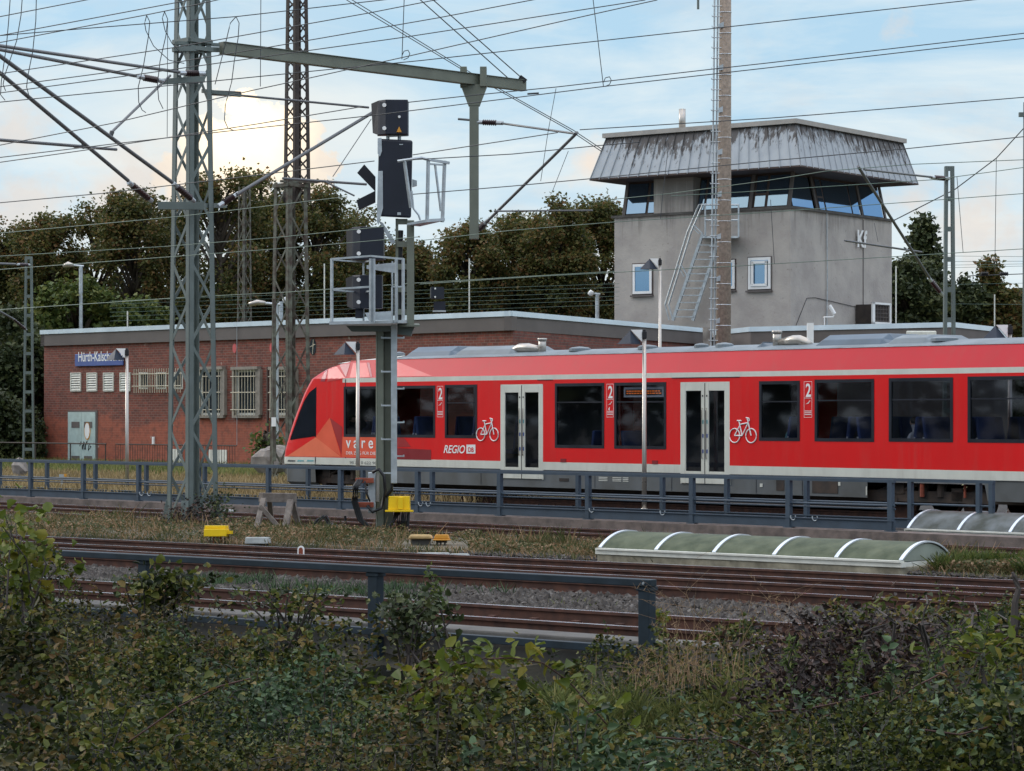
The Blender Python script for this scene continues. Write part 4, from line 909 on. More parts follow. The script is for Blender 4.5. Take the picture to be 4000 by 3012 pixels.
    m.build('window_bars', M['barpaint'], T)
    for x0, x1 in ((278, 318), (342, 381), (406, 446), (471, 511)):
        a0, a1 = FB.a(x0), FB.a(x1); z0, z1 = FB.uz(x0, 1529)[1], FB.uz(x0, 1456)[1]; m = MB(); f = .045
        for q in ((a0, a1, z1 - f, z1), (a0, a1, z0, z0 + f), (a0, a0 + f, z0 + f, z1 - f), (a1 - f, a1, z0 + f, z1 - f)): m.fbox(FB, q[0], q[1], -.06, .0, q[2], q[3])
        m.fbox(FB, a0, a1, -.008, -.002, z0, z1, 1)
        for k in range(7): zz = z0 + f + (z1 - z0 - 2 * f) * (k + .15) / 7; hh = (z1 - z0) / 7 * .6; m.hexa([w(a0 + f, -.055, zz), w(a1 - f, -.055, zz), w(a1 - f, -.05, zz + .01), w(a0 + f, -.05, zz + .01)], [w(a0 + f, -.02, zz + hh), w(a1 - f, -.02, zz + hh), w(a1 - f, -.012, zz + hh), w(a0 + f, -.012, zz + hh)])
        m.build('louvre_vent', [M['offw'], M['darkint']], T)
    # double metal door
    a0, a1 = FB.a(270), FB.a(376); z0, z1 = .0, FB.uz(320, 1610)[1]; m = MB(); m.fbox(FB, a0 - .06, a1 + .12, -.03, .0, z0, z1 + .08); dr = m.build('door', M['fascia'], T)
    mid = (a0 + a1) / 2
    for l, r_ in ((a0, mid - .01), (mid + .01, a1)): m = MB(); m.fbox(FB, l, r_, -.07, -.035, z0 + .02, z1); m.build('leaf', M['doorgrn'], dr)
    for l in (a0 + .3, mid + .22):
        for zz in (z1 - .72, .12): m = MB(); m.fbox(FB, l, l + .62, -.085, -.072, zz, zz + .28); m.build('grille', M['fascia'], dr)
    m = MB(); c = mid + .48; zc = z0 + 1.55; m.poly([w(c + .24 * math.cos(t_), -.075, zc + .42 * math.sin(t_)) for t_ in np.linspace(0, 6.283, 21)[:-1]], FB.w(0, -.01, 0) - FB.w(0, 0, 0)); m.build('warning_sticker', M['orangel'], dr)
    m = MB(); m.poly([w(c + .19 * math.cos(t_), -.088, zc + .36 * math.sin(t_)) for t_ in np.linspace(0, 6.283, 21)[:-1]], FB.w(0, -.01, 0) - FB.w(0, 0, 0)); m.build('sticker_face', M['white'], dr)
    m = MB(); r2 = random.Random(5); a_, z_ = mid - .05, 1.0
    for s_ in range(7):
        pts_ = [w(a_ + s_ * .13 + r2.uniform(-.07, .07), -.075, .82 + r2.uniform(-.2, .28)) for _ in range(4)]; m.tube(pts_, .022, 4)
    m.build('graffiti', M['black'], dr)
    # name sign
    FSG = FB; a0, a1 = FB.a(299), FB.a(486); z0, z1 = FB.uz(400, 1429)[1], FB.uz(400, 1381)[1]
    m = MB(); m.fbox(FB, a0, a1, -.10, -.02, z0, z1); sg = m.build('name_sign', M['signblue'], T, bevel=.02)
    text_on(FB, 'Hürth-Kalscheuren', 306, 482, 1412, 'sign_lettering', M['white'], sg, -.106, sy=.62, bold=.012)
    for x, y in ((917, 1361), (1062, 1358)):
        a, z = FB.uz(x, y); m = MB(); m.poly([w(a + .13 * math.cos(t_), -.02, z + .20 * math.sin(t_)) for t_ in np.linspace(0, 6.283, 17)[:-1]], FB.w(0, .02, 0) - FB.w(0, 0, 0)); m.build('number_disc', M['redsign'], T)
    a, z = FB.uz(1223, 1355); m = MB(); m.poly([w(a + .20 * math.cos(t_), -.02, z + .34 * math.sin(t_)) for t_ in np.linspace(0, 6.283, 21)[:-1]], FB.w(0, .015, 0) - FB.w(0, 0, 0)); m.build('round_window', M['darkglass'], T)
    m = MB(); m.tube([w(a - .15, -.03, z), w(a + .16, -.03, z + .1)], .02, 5); m.tube([w(a, -.03, z - .3), w(a + .05, -.03, z + .3)], .02, 5); m.build('window_bars', M['barpaint'], T)
    m = MB(); a, z = FB.uz(602, 1722); m.fbox(FB, a - .06, a + .06, -.08, 0, z - .18, z + .18); m.build('meter_box', M['white'], T)
    m = MB(); a = FB.a(1053); m.tube([w(a, -.1, .0), w(a, -.1, 4.3)], .05, 8); m.build('downpipe', M['winwood'], T)
    m = MB(); a = FB.a(937); m.tube([w(a, -.16, 1.0), w(a, -.16, zt)], .014, 5); m.build('lightning_rod_cable', M['galv'], T)
    # basement windows
    for x0, x1 in ((676, 712), (818, 888)):
        a0, a1 = FB.a(x0), FB.a(x1); m = MB(); m.fbox(FB, a0, a1, -.04, -.0, .05, .78); m.build('basement_window', M['offw'], T)
    return zt, q2, band, T
zt, q2, band, TB = brick_building()
# rear wing in front of the tower
T2 = thing('station_wing', 'low dark grey wing with white roof trim below the tower', 'building', (q2[1].x, q2[1].y, 0))
for z0, z1, nm, mt, o in ((-.3, zt - .22, 'wall', 'fascia', 0), (zt - .217, zt, 'roof_trim', 'trim', .05)):
    m = MB(); path = [Vector(P(2790, 0, 119).xy)] + q2
    for i in range(len(path) - 1):
        a, b = path[i], path[i + 1]; d = (b - a).normalized(); nn = Vector((d.y, -d.x)); nn = -nn if nn.y > 0 else nn
        a2, b2, a3, b3 = a + nn * o, b + nn * o, a - nn * .3, b - nn * .3
        m.hexa([(a2.x, a2.y, z0), (b2.x, b2.y, z0), (b3.x, b3.y, z0), (a3.x, a3.y, z0)], [(a2.x, a2.y, z1), (b2.x, b2.y, z1), (b3.x, b3.y, z1), (a3.x, a3.y, z1)])
    m.build(nm, M[mt], T2)
m = MB(); rp = [Vector(P(2790, 0, 119).xy)] + q2 + [q2[-1] + Vector((0, 12)), Vector((6, 140))]; m.add([(q.x, q.y, zt - .3) for q in rp], [tuple(range(len(rp)))]); m.build('roof', M['roofflat'], T2)
m = MB(); pp = P(3164, 1262, 111.5); m.box(pp.x - .14, pp.x + .14, 111.3, 111.5, 2.5, pp.z); m.build('downpipe', M['white'], T2)
m = MB(); pp = P(2762, 0, 114); m.box(pp.x - .2, pp.x + .2, 113.6, 114, 2, 2.3 + (HY - 1280) * 114 / F); m.build('chimney_box', M['conc'], T2)
m = MB(); m.pprism([(3540, 105), (3658, 105), (3658, 106), (3540, 106)], 1294, 1325); 
tag(m.build('air_conditioner', M['offw'], bevel=.05), 'cream air conditioner box behind the train roof, left of the ladder mast', 'air conditioner')

# ------------------------------------------------------------ signal tower
def tower():
    C = Vector(P(3088, 0, 120.7).xy); aL = Vector((-13500, 9900)).normalized(); bR = Vector((7300, 9900)).normalized()
    T = thing('signal_tower', 'grey rendered railway signal tower with slanted metal roof and wraparound windows', 'tower', (C.x, C.y, 0))
    def w(a, b, z): q = C + aL * a + bR * b; return Vector((q.x, q.y, z))
    def kz(x, y, D): return CH - (y - HY) / F * D
    LA, LB = 10.1, 10.2; zs = 12.1; ze = 13.94; ztp = 16.07
    # column -> coordinate on each face
    def aof(x, b=0):
        k = (x - CX) / F; o = C + bR * b; return (k * o.y - o.x) / (aL.x - k * aL.y)
    def bof(x, a=0):
        k = (x - CX) / F; o = C + aL * a; return (k * o.y - o.x) / (bR.x - k * bR.y)
    def box(m, a0, a1, b0, b1, z0, z1, mi=0): m.hexa([w(a0, b0, z0), w(a1, b0, z0), w(a1, b1, z0), w(a0, b1, z0)], [w(a0, b0, z1), w(a1, b0, z1), w(a1, b1, z1), w(a0, b1, z1)], mi)
    rm = mat('render_grey', (.44, .405, .365), .95, scale=.7, col2=(.34, .31, .285), bump=.8, bscale=7, thr=(.35, .65), detail=12)
    t = rm.node_tree; b_ = t.nodes['Principled BSDF']; src = b_.inputs['Base Color'].links[0].from_socket; co = N(t, 'ShaderNodeTexCoord').outputs['Object']; sp = N(t, 'ShaderNodeSeparateXYZ'); t.links.new(co, sp.inputs[0])
    st = noise(t, mapping(t, co, scl=(3.2, 3.2, .12)), 1.0, 5, .7); lim = math_(t, 'SUBTRACT', 12.6, math_(t, 'MULTIPLY', math_(t, 'SUBTRACT', st, .42), 9.0))
    mk = math_(t, 'MULTIPLY', math_(t, 'MULTIPLY', math_(t, 'SUBTRACT', sp.outputs[2], lim), .8, clamp=True), .45)
    sk_ = math_(t, 'MULTIPLY', math_(t, 'SUBTRACT', noise(t, co, 5.5, 3, .6), .66), 18, clamp=True); pt_ = math_(t, 'MULTIPLY', math_(t, 'SUBTRACT', noise(t, co, .35, 4, .6), .52), 4, clamp=True)
    c_ = mixc(t, mk, src, (.09, .08, .07)); c_ = mixc(t, math_(t, 'MULTIPLY', sk_, .5), c_, (.16, .14, .12)); c_ = mixc(t, math_(t, 'MULTIPLY', pt_, .25), c_, (.50, .47, .42)); t.links.new(c_, b_.inputs['Base Color'])
    # streaks of dirt running down under the sill
    m = MB(); box(m, 0, LA, 0, LB, -.3, zs); m.build('wall', rm, T)
    m = MB(); box(m, -.12, LA + .12, -.12, LB + .12, zs, zs + .12); m.build('sill', M['concd'], T)
    # glazing band: leaning inwards
    i0, i1 = .35, .74
    def lf(a, v): return w(a + 0, i0 + (i1 - i0) * v, zs + .12 + (ze - zs - .12) * v)
    def rf(b, v): return w(i0 + (i1 - i0) * v, b, zs + .12 + (ze - zs - .12) * v)
    m = MB(); m.hexa([w(1.2, 1.2, zs + .1), w(LA - 1.2, 1.2, zs + .1), w(LA - 1.2, LB - 1.2, zs + .1), w(1.2, LB - 1.2, zs + .1)], [w(1.2, 1.2, ze), w(LA - 1.2, 1.2, ze), w(LA - 1.2, LB - 1.2, ze), w(1.2, LB - 1.2, ze)]); m.build('control_room', M['darkint'], T)
    def band_piece(face, p0, p1, sh0, sh1, mi_mat, name, out=0, v0=0, v1=1, par=None, fin=lambda q: q):
        # quad between parameters p0..p1 on a face; sh: how far the ends shift with height
        fn = lf if face == 'L' else rf; nrm = Vector((-bR.x, -bR.y, 0)) if face == 'L' else Vector((-aL.x, -aL.y, 0))
        nrm = (nrm * 1 + Vector((0, 0, .3))).normalized()
        q = [fn(p0 + sh0 * v0, v0), fn(p1 + sh1 * v0, v0), fn(p1 + sh1 * v1, v1), fn(p0 + sh0 * v1, v1)]
        m = MB(); m.poly([x + nrm * out for x in q], -nrm * .08); return m.build(name, mi_mat, par or T)
    k = .6
    LW = [(aof(2442, i0), aof(2566, i0)), (aof(2722, i0), aof(2752, i0)), (aof(2756, i0), aof(2925, i0)), (aof(2940, i0), aof(2985, i0)), (aof(2990, i0), aof(3078, i0))]
    m = MB(); a0, a1 = aof(2722, i0), aof(2568, i0); m.hexa([w(a0, .02, zs + .12), w(a1, .02, zs + .12), w(a1, 1.2, zs + .12), w(a0, 1.2, zs + .12)], [w(a0, .02, ze), w(a1, .02, ze), w(a1, 1.2, ze), w(a0, 1.2, ze)]); m.build('wall_pier', rm, T)
    def window(face, p0, p1, mull=(), tr=False):
        p0, p1 = min(p0, p1), max(p0, p1); gl = band_piece(face, p0, p1, 0, 0, M['winwood'], 'window', 0)
        def sub(q0, q1, v0, v1, m_, nm, o): band_piece(face, q0, q1, 0, 0, m_, nm, o, v0, v1, gl)
        ed = [p0] + [p0 + (p1 - p0) * t_ for t_ in mull] + [p1]
        for i in range(len(ed) - 1):
            if tr and i == tr - 1: sub(ed[i] + .09, ed[i + 1] - .09, .05, .38, M['towerglass2'], 'pane', .03); sub(ed[i] + .09, ed[i + 1] - .09, .44, .92, M['towerglass2'], 'pane', .03)
            else: sub(ed[i] + .07, ed[i + 1] - .07, .05, .92, M['towerglass2'], 'pane', .03)
    M['towerglass2'] = mat('tower_window_glass', (.03, .05, .065), .05, var=.3, spec=1.0)
    q_ = M['towerglass2'].node_tree.nodes['Principled BSDF']; q_.inputs['Metallic'].default_value = .92; q_.inputs['Roughness'].default_value = .04
    for l_ in list(q_.inputs['Roughness'].links) + list(q_.inputs['Base Color'].links): M['towerglass2'].node_tree.links.remove(l_)
    q_.inputs['Base Color'].default_value = (.20, .32, .46, 1)
    window('L', *LW[0], mull=(.33,), tr=1); window('L', aof(2722, i0), aof(2925, i0), mull=(.85,)); window('L', aof(2940, i0), aof(3078, i0), mull=(.62,), tr=2)
    window('R', bof(3094, i0), bof(3180, i0)); window('R', bof(3200, i0), bof(3362, i0), mull=(.16, .80), tr=1); window('R', bof(3372, i0), bof(3452, i0), mull=())
    for face, p in (('L', aof(2932, i0)), ('L', aof(3083, i0)), ('R', bof(3190, i0)), ('R', bof(3367, i0)), ('R', bof(3457, i0)), ('L', aof(2438, i0))): band_piece(face, p - .09, p + .09, 0, 0, M['fascia'], 'mullion', .07)
    # soffit and mansard
    m = MB(); box(m, -1.32, LA + .6, -1.32, LB + .35, ze - .02, ze + .06); m.build('soffit', M['winwood'], T)
    E = [w(LA + .6, -1.32, ze), w(-1.32, -1.32, ze), w(-1.32, LB + .35, ze), w(LA + .6, LB + .35, ze)]
    Tp = [w(LA + .1, -.57, ztp), w(-.57, -.57, ztp), w(-.57, LB + .1, ztp), w(LA + .1, LB + .1, ztp)]
    mm = bpy.data.materials.new('standing_seam_metal'); mm.use_nodes = True; t = mm.node_tree; b = t.nodes['Principled BSDF']
    geo = N(t, 'ShaderNodeTexCoord').outputs['Object']; sp = N(t, 'ShaderNodeSeparateXYZ'); t.links.new(geo, sp.inputs[0])
    st = noise(t, mapping(t, geo, scl=(4.6, 4.6, .07)), 1.0, 6, .75); lg = noise(t, mapping(t, geo, scl=(.55, .55, .05)), 1.0, 4, .6)
    lim = math_(t, 'SUBTRACT', 17.75, math_(t, 'MULTIPLY', st, 5.2)); lim = math_(t, 'SUBTRACT', lim, math_(t, 'MULTIPLY', math_(t, 'SUBTRACT', lg, .5), 2.5))
    mk = math_(t, 'MULTIPLY', math_(t, 'SUBTRACT', sp.outputs[2], lim), 2.2, clamp=True)
    base = mixc(t, noise(t, geo, 1.5, 5), (.23, .255, .275), (.37, .40, .42))
    t.links.new(mixc(t, math_(t, 'MULTIPLY', mk, .94), base, (.036, .028, .023)), b.inputs['Base Color']); b.inputs['Roughness'].default_value = .5; b.inputs['Metallic'].default_value = .15
    m = MB()
    for i in (0, 1, 2, 3): j = (i + 1) % 4; m.add([E[i], E[j], Tp[j], Tp[i]], [(0, 1, 2, 3)])
    m.build('mansard_roof', mm, T)
    m = MB()
    for i, ns in ((0, 21), (1, 20)):
        for q in range(ns + 1):
            f = q / ns; p = E[i].lerp(E[i + 1], f); r_ = Tp[i].lerp(Tp[i + 1], f); m.beam(p, r_, .035, .09, up=(0, -1, .3))
    m.build('standing_seams', mm, T)
    m = MB(); cc = [w(LA + .25, -.72, 0), w(-.72, -.72, 0), w(-.72, LB + .25, 0), w(LA + .25, LB + .25, 0)]
    m.hexa([c_ + Vector((0, 0, ztp)) for c_ in cc], [c_ + Vector((0, 0, ztp + .22)) for c_ in cc]); m.build('roof_cap', mat('roof_cap', (.34, .32, .29), .7, var=.1), T)
    m = MB(); a, z = aof(2665, 1), 0; m.tube([w(a, 1, ztp + .2), w(a, 1, ztp + 1.35)], .17, 14); m.tube([w(a, 1, ztp + .22), w(a, 1, ztp + .4)], [.35, .2], 14); m.build('flue', M['steel'], T, True)
    # small windows on the left face
    for x0, x1, y0, y1, open_ in ((2474, 2548, 1030, 1147, 0), (2832, 2872, 1015, 1128, 0), (2925, 3012, 1004, 1128, 1)):
        a0, a1 = aof(x1), aof(x0); D = (C + aL * a0).y; z0, z1 = kz(0, y1, D), kz(0, y0, D); m = MB(); f = .13
        box(m, a0 - .06, a1 + .06, -.03, .0, z0 - .05, z1 + .05); wn = m.build('window', M['winwood'] if not open_ else M['fascia'], T)
        m = MB()
        for q in ((a0, a1, z1 - f, z1), (a0, a1, z0, z0 + f), (a0, a0 + f, z0 + f, z1 - f), (a1 - f, a1, z0 + f, z1 - f)): box(m, q[0], q[1], -.08, -.031, q[2], q[3])
        if open_:
            for q in ((a0 + .17, a1 - .22, z1 - .30, z1 - .17), (a0 + .17, a1 - .17, z0 + .14, z0 + .25), (a0 + .17, a0 + .27, z0 + .2, z1 - .2), (a1 - .32, a1 - .2, z0 + .2, z1 - .2)): box(m, q[0], q[1], -.14, -.08, q[2], q[3])
        m.build('frame', M['white'], wn)
        m = MB(); box(m, a0 + f, a1 - f, -.045, -.035, z0 + f, z1 - f); m.build('pane', M['towerglass2'], wn)
        m = MB(); box(m, a0 - .1, a1 + .1, -.16, -.03, z0 - .14, z0 - .06); m.build('sill', M['fascia'], wn)
    # downpipe, conduit, cable, letters
    b0 = bof(3224); m = MB(); m.tube([w(-.08, b0, zs), w(-.08, b0 + .05, 9), w(-.08, b0 - .0, 6.3)], .03, 6); m.build('conduit', M['galv'], T)
    b0 = bof(3371); m = MB(); m.tube([w(-.01, b0, zs - .1), w(-.01, b0, 7.2)], .03, 6); m.build('dark_seam', M['fascia'], T)
    b0, b1 = bof(3150), bof(3360); m = MB(); m.tube([w(-.03, .2, 6.2), w(-.03, b0, 7.9), w(-.03, b0 + .8, 7.95), w(-.03, b1, 7.6)], .014, 5); m.build('cable', M['black'], T)
    # Kf letters, standing proud
    class FX: pass
    fx = Fr(3088, 120.7, 9300)
    text_on(fx, 'Kf', 3350, 3388, 962, 'tower_code_letters', M['white'], T, -.12, sy=1.15, bold=.03)
    # ship's ladder and landing
    def Lp(x, y, b=-.6):
        a = aof(x, b); D = (C + aL * a + bR * b).y; return w(a, b, kz(0, y, D))
    m = MB()
    for dx in (0, 78): m.beam(Lp(2628 + dx, 1252), Lp(2745 + dx * .9, 915), .07, .16)
    for q in range(12): f = (q + .5) / 12; m.beam(Lp(2628 + 117 * f, 1252 - 337 * f), Lp(2706 + 109 * f, 1252 - 337 * f), .12, .05)
    lad = m.build('stair_ladder', M['galv'], T)
    for b_, dx in ((-.6, -14), (-1.3, 0)):
        m = MB(); m.tube([Lp(2612 + dx, 1190, b_), Lp(2700 + dx, 905, b_), Lp(2745 + dx, 800, b_), Lp(2760 + dx, 798, b_)], .045, 6)
        for f in (.0, .5, 1): m.tube([Lp(2628 + 117 * f + dx, 1250 - 337 * f, b_), Lp(2612 + 100 * f + dx, 1190 - 310 * f, b_)], .035, 5)
        m.build('ladder_handrail', M['galv'], lad)
    m = MB(); m.hexa([Lp(2740, 930, -.02), Lp(2885, 930, -.02), Lp(2885, 930, -1.3), Lp(2740, 930, -1.3)], [Lp(2740, 922, -.02), Lp(2885, 922, -.02), Lp(2885, 922, -1.3), Lp(2740, 922, -1.3)]); ld = m.build('landing', M['galv'], T)
    m = MB()
    for y in (800, 860): m.tube([Lp(2755, y, -1.3), Lp(2885, y, -1.3), Lp(2885, y, -.1)], .045, 6)
    for x in (2755, 2820, 2885): m.tube([Lp(x, 925, -1.3), Lp(x, 800, -1.3)], .045, 6)
    m.build('landing_railing', M['galv'], ld)
    # things hung on the right face
    b0, b1 = bof(3332), bof(3405); D = (C + bR * b0).y; z0, z1 = kz(0, 1266, D), kz(0, 1182, D)
    t2 = thing('air_conditioner_cage', 'white framed air conditioner cage on the right wall of the tower', 'air conditioner', w(-.6, b0, z0))
    m = MB(); a_ = -1.1
    for q in ((b0, b1, z1 - .1, z1), (b0, b1, z0, z0 + .1), (b0, b0 + .25, z0, z1), (b1 - .12, b1, z0, z1)): m.hexa([w(a_, q[0], q[2]), w(a_, q[1], q[2]), w(a_ + .08, q[1], q[2]), w(a_ + .08, q[0], q[2])], [w(a_, q[0], q[3]), w(a_, q[1], q[3]), w(a_ + .08, q[1], q[3]), w(a_ + .08, q[0], q[3])])
    for z in (z0, z1 - .06): m.beam(w(a_, b1 + .0, z), w(-.02, b1 + .0, z), .06)
    for q in (a_ + .5, -.1): m.beam(w(q, b1, z0), w(q, b1, z1), .06)
    m.build('frame', M['white'], t2); m = MB(); m.hexa([w(a_ + .1, b0 + .2, z0 + .05), w(a_ + .1, b1 - .1, z0 + .05), w(-.05, b1 - .1, z0 + .05), w(-.05, b0 + .2, z0 + .05)], [w(a_ + .1, b0 + .2, z1 - .1), w(a_ + .1, b1 - .1, z1 - .1), w(-.05, b1 - .1, z1 - .1), w(-.05, b0 + .2, z1 - .1)]); m.build('fan_unit', M['brownmast'], t2)
    m = MB()
    for q in np.linspace(b0 + .3, b1 - .15, 6): m.tube([w(a_ + .05, q, z0 + .1), w(a_ + .05, q, z1 - .1)], .015, 4)
    for q in np.linspace(z0 + .15, z1 - .15, 5): m.tube([w(a_ + .05, b0 + .25, q), w(a_ + .05, b1 - .1, q)], .015, 4)
    m.build('grille', M['fascia'], t2)
    c = P(3250, 1222, 119); t3 = thing('security_camera', 'white security camera at the foot of the tower', 'camera', c)
    m = MB(); m.tube([c + Vector((-.12, 0, .35)), c + Vector((.12, 0, -.05))], .09, 10); m.build('housing', M['white'], t3)
    m = MB(); m.tube([c + Vector((.1, 0, -.1)), c + Vector((.05, 0, -.2)), c + Vector((-.35, 0, -.2)), c + Vector((-.35, .3, -.2))], .035, 6); m.tube([c + Vector((-.35, 0, -.2)), c + Vector((-.35, 0, -.7))], .03, 6); m.build('bracket', M['white'], t3)
tower()

# ------------------------------------------------------------ masts
def lattice(label, xc, D, z0, z1, w0, w1, npan, m_, ang, leg=.11, dia=.05, name='lattice_mast', group='lattice masts', extra=None):
    b = P(xc, HY, D); b.z = z0; t = thing(name, label, 'mast', b, group)
    def cor(i, z):
        f = (z - z0) / (z1 - z0); h = (w0 + (w1 - w0) * f) / 2; a = ang + math.pi / 4 + i * math.pi / 2; r = h * math.sqrt(2)
        return Vector((b.x + math.cos(a) * r, b.y + math.sin(a) * r, z))
    for i in range(4):
        m = MB(); p, q = cor(i, z0), cor(i, z1)
        for j in (-1, 1):
            e = (cor((i + j) % 4, z0) - p).normalized(); o = (cor((i - j) % 4, z0) - p).normalized()
            m.hexa([p, p + e * leg, p + e * leg + o * .014, p + o * .014], [q, q + e * leg, q + e * leg + o * .014, q + o * .014])
        m.build('leg', m_, t)
    zs = [z0 + (z1 - z0) * (k / npan) ** .92 for k in range(npan + 1)]
    for i in range(4):
        m = MB(); j = (i + 1) % 4
        e = (cor(j, z0) - cor(i, z0)).normalized(); o = Vector((e.y, -e.x, 0)); cen = Vector((b.x, b.y, z0)); o = -o if (cor(i, z0) - cen).dot(o) > 0 else o
        for k in range(npan):
            if k % 2 == 0: m.beam(cor(i, zs[k]) + e * .05 + o * .01, cor(j, zs[k + 1]) - e * .05 + o * .01, dia, .012, up=o)
            else: m.beam(cor(j, zs[k]) - e * .05 + o * .01, cor(i, zs[k + 1]) + e * .05 + o * .01, dia, .012, up=o)
        m.build('bracing', m_, t)
    return t, cor
ANG = math.atan2(FD.u.y, FD.u.x)
D1 = 54.9; s1 = D1 / F
t1, cor1 = lattice('big grey-green lattice mast standing in the weeds at the left', 752, D1, -.06, 2.3 + (HY + 180) * s1, .80, .53, 14, M['mast'], ANG, .125, .07)
for i in range(4):
    m = MB(); p = cor1(i, -.1); q = cor1(i, .45); d = (p - Vector((P(752, HY, D1).x, D1, p.z))).normalized(); m.poly([p + d * .16 + Vector((0, 0, -.1)), p - d * .03 + Vector((0, 0, -.1)), q - d * .02, q + d * .02], Vector((d.y, -d.x, 0)) * .16); m.build('foot_plate', M['mast'], t1)
for k_, fn in enumerate((lambda m: ([m.beam(cor1(i, CH - (165 - HY) * s1), cor1((i + 1) % 4, CH - (165 - HY) * s1), .10, .09) for i in range(4)], m.beam(P(690, 168, 54.2), P(905, 178, 56), .10, .07)),
        lambda m: ([m.beam(cor1(i, CH - (195 - HY) * s1), cor1((i + 1) % 4, CH - (195 - HY) * s1), .10, .09) for i in range(4)], m.beam(P(690, 190, 54.0), P(905, 196, 56), .14, .10)),
        lambda m: (m.beam(P(618, 803, 54.2), P(800, 805, 54.2), .10, .16), m.beam(P(760, 803, 54.4), P(880, 803, 55.6), .08, .10)),
        lambda m: m.beam(P(628, 320, 54.2), P(800, 308, 54.3), .08, .12), lambda m: m.beam(P(790, 355, 55.3), P(940, 372, 55.9), .07, .08))):
    m = MB(); fn(m); m.build('collar' if k_ < 3 else 'cross_bracket', M['mast'], t1)
# horizontal arm and hanging post
tb = thing('portal_beam', 'long grey-green horizontal beam reaching right from the lattice mast with a hanging post', 'gantry', P(905, 195, 55.5))
zb = CH - (195 - HY) * 55.5 / F
pA, pB = P(865, 0, 55.2), P(2048, 0, 61.4); m = MB(); m.beam((pA.x, pA.y, zb), (pB.x, pB.y, zb - .02), .16, .24); m.build('beam', M['green'], tb, bevel=.01)
m = MB(); m.beam((pA.x, pA.y, zb + .125), (pB.x, pB.y, zb + .105), .22, .012); m.beam((pA.x, pA.y, zb - .125), (pB.x, pB.y, zb - .145), .22, .012); m.build('flange', M['green'], tb)
DH = 60.3; ph = P(1852, 330, DH); m = MB(); pz = CH - (935 - HY) * DH / F
m.box(ph.x - .11, ph.x + .11, DH - .11, DH + .11, pz, zb - .28); m.build('hanging_post', M['green'], tb, bevel=.01)
m = MB(); m.hexa([(ph.x - .13, DH - .12, zb - .65), (ph.x + .13, DH - .12, zb - .65), (ph.x + .13, DH + .12, zb - .65), (ph.x - .13, DH + .12, zb - .65)], [(ph.x - .32, DH - .14, zb - .15), (ph.x + .32, DH - .14, zb - .15), (ph.x + .32, DH + .14, zb - .15), (ph.x - .32, DH + .14, zb - .15)])
for q in (-.25, .22): m.box(ph.x + q - .08, ph.x + q + .08, DH - .2, DH + .16, zb - .2, zb + .27)
m.build('post_bracket', M['green'], tb, bevel=.01)
m = MB(); m.beam(P(2030, 300, 61.3), P(2054, 318, 61.3), .1); m.build('wire_clamp', M['black'], tb)

def insul(m, p, q, r=.075, nd=7):
    p, q = Vector(p), Vector(q); n = nd * 2 + 1
    m.tube([p.lerp(q, i / (n - 1)) for i in range(n)], [r if i % 2 else r * .62 for i in range(n)], 10)
def arm(name, label, segs, ins=(), extra=(), mt='tube', group='overhead line brackets'):
    """segs: [(x,y,D),(x,y,D),radius]; ins: insulator pieces"""
    t = thing(name, label, 'overhead bracket', P(*segs[0][0]), group)
    for k, (a, b, r) in enumerate(segs): m = MB(); m.tube([P(*a), P(*b)], r, 10); m.build('tube', M[mt], t)
    for a, b in ins:
        m = MB(); insul(m, P(*a), P(*b)); m.build('insulator', M['ins'], t)
        pa, pb = P(*a), P(*b); d = (pb - pa).normalized()
        for e0, e1 in ((pa - d * .16, pa), (pb, pb + d * .16)): m = MB(); m.tube([e0, e1], .05, 8); m.build('end_cap', M['galv'], t)
    for a, b, r in extra: m = MB(); m.tube([P(*a), P(*b)], r, 6); m.build('stay', M['tube'], t)
arm('cantilever_arm', 'upper left pair of tubes from the lattice mast to the left edge', [((-60, 170, 46.0), (700, 282, 54.0), .034), ((-60, 182, 45.5), (530, 297, 53.0), .034)], [((725, 286, 54.2), (775, 287, 54.4)), ((560, 303, 53.2), (615, 313, 53.5))], [((665, 295, 54.0), (432, 520, 51.0), .028)])
arm('cantilever_arm', 'long diagonal tube from the left edge to the insulator left of the mast collar', [((-60, 235, 45.0), (500, 705, 52.0), .040), ((-60, 542, 46.0), (320, 572, 50.0), .032), ((290, 572, 50.0), (455, 584, 51.0), .030)], [((515, 722, 52.2), (580, 775, 53.0))], [((325, 560, 50.0), (330, 580, 50.0), .04)])
arm('cantilever_arm', 'upper diagonal tube ending in the insulator on the mast itself', [((-60, 175, 44.5), (672, 712, 53.0), .042), ((430, 535, 51.0), (438, 512, 51.0), .05)], [((690, 728, 53.2), (745, 775, 53.8))])
arm('cantilever_arm', 'tube rising right from the mast to the black signal box', [((925, 760, 55.0), (1455, 440, 58.0), .038), ((930, 372, 56.0), (1440, 420, 58.0), .026), ((1105, 697, 56.0), (1430, 720, 58.0), .030), ((1260, 705, 57.0), (1385, 765, 57.0), .02)], [((872, 793, 54.8), (912, 768, 55.0))], [((1300, 690, 57.5), (1450, 465, 58.0), .010)])
m = MB(); m.beam(P(815, 362, 55.5), P(935, 368, 56.0), .16, .10)
tag(m.build('mast_fitting', M['ins'], origin=P(860, 365, 55.6)), 'dark fitting at the right of the lattice mast that starts the stay rod', 'fitting')
arm('cantilever_arm', 'short bracket with red-brown insulator on the hanging post', [((2255, 518, 56.5), (1900, 868, 60.0), .036), ((2245, 522, 56.5), (1960, 482, 60.0), .026)], [((1885, 478, 60.2), (1940, 480, 60.1)), ((1895, 872, 60.1), (1872, 895, 60.3))], [((1930, 825, 59.0), (2315, 822, 58.0), .022), ((1790, 465, 60.6), (1870, 472, 60.4), .03)])

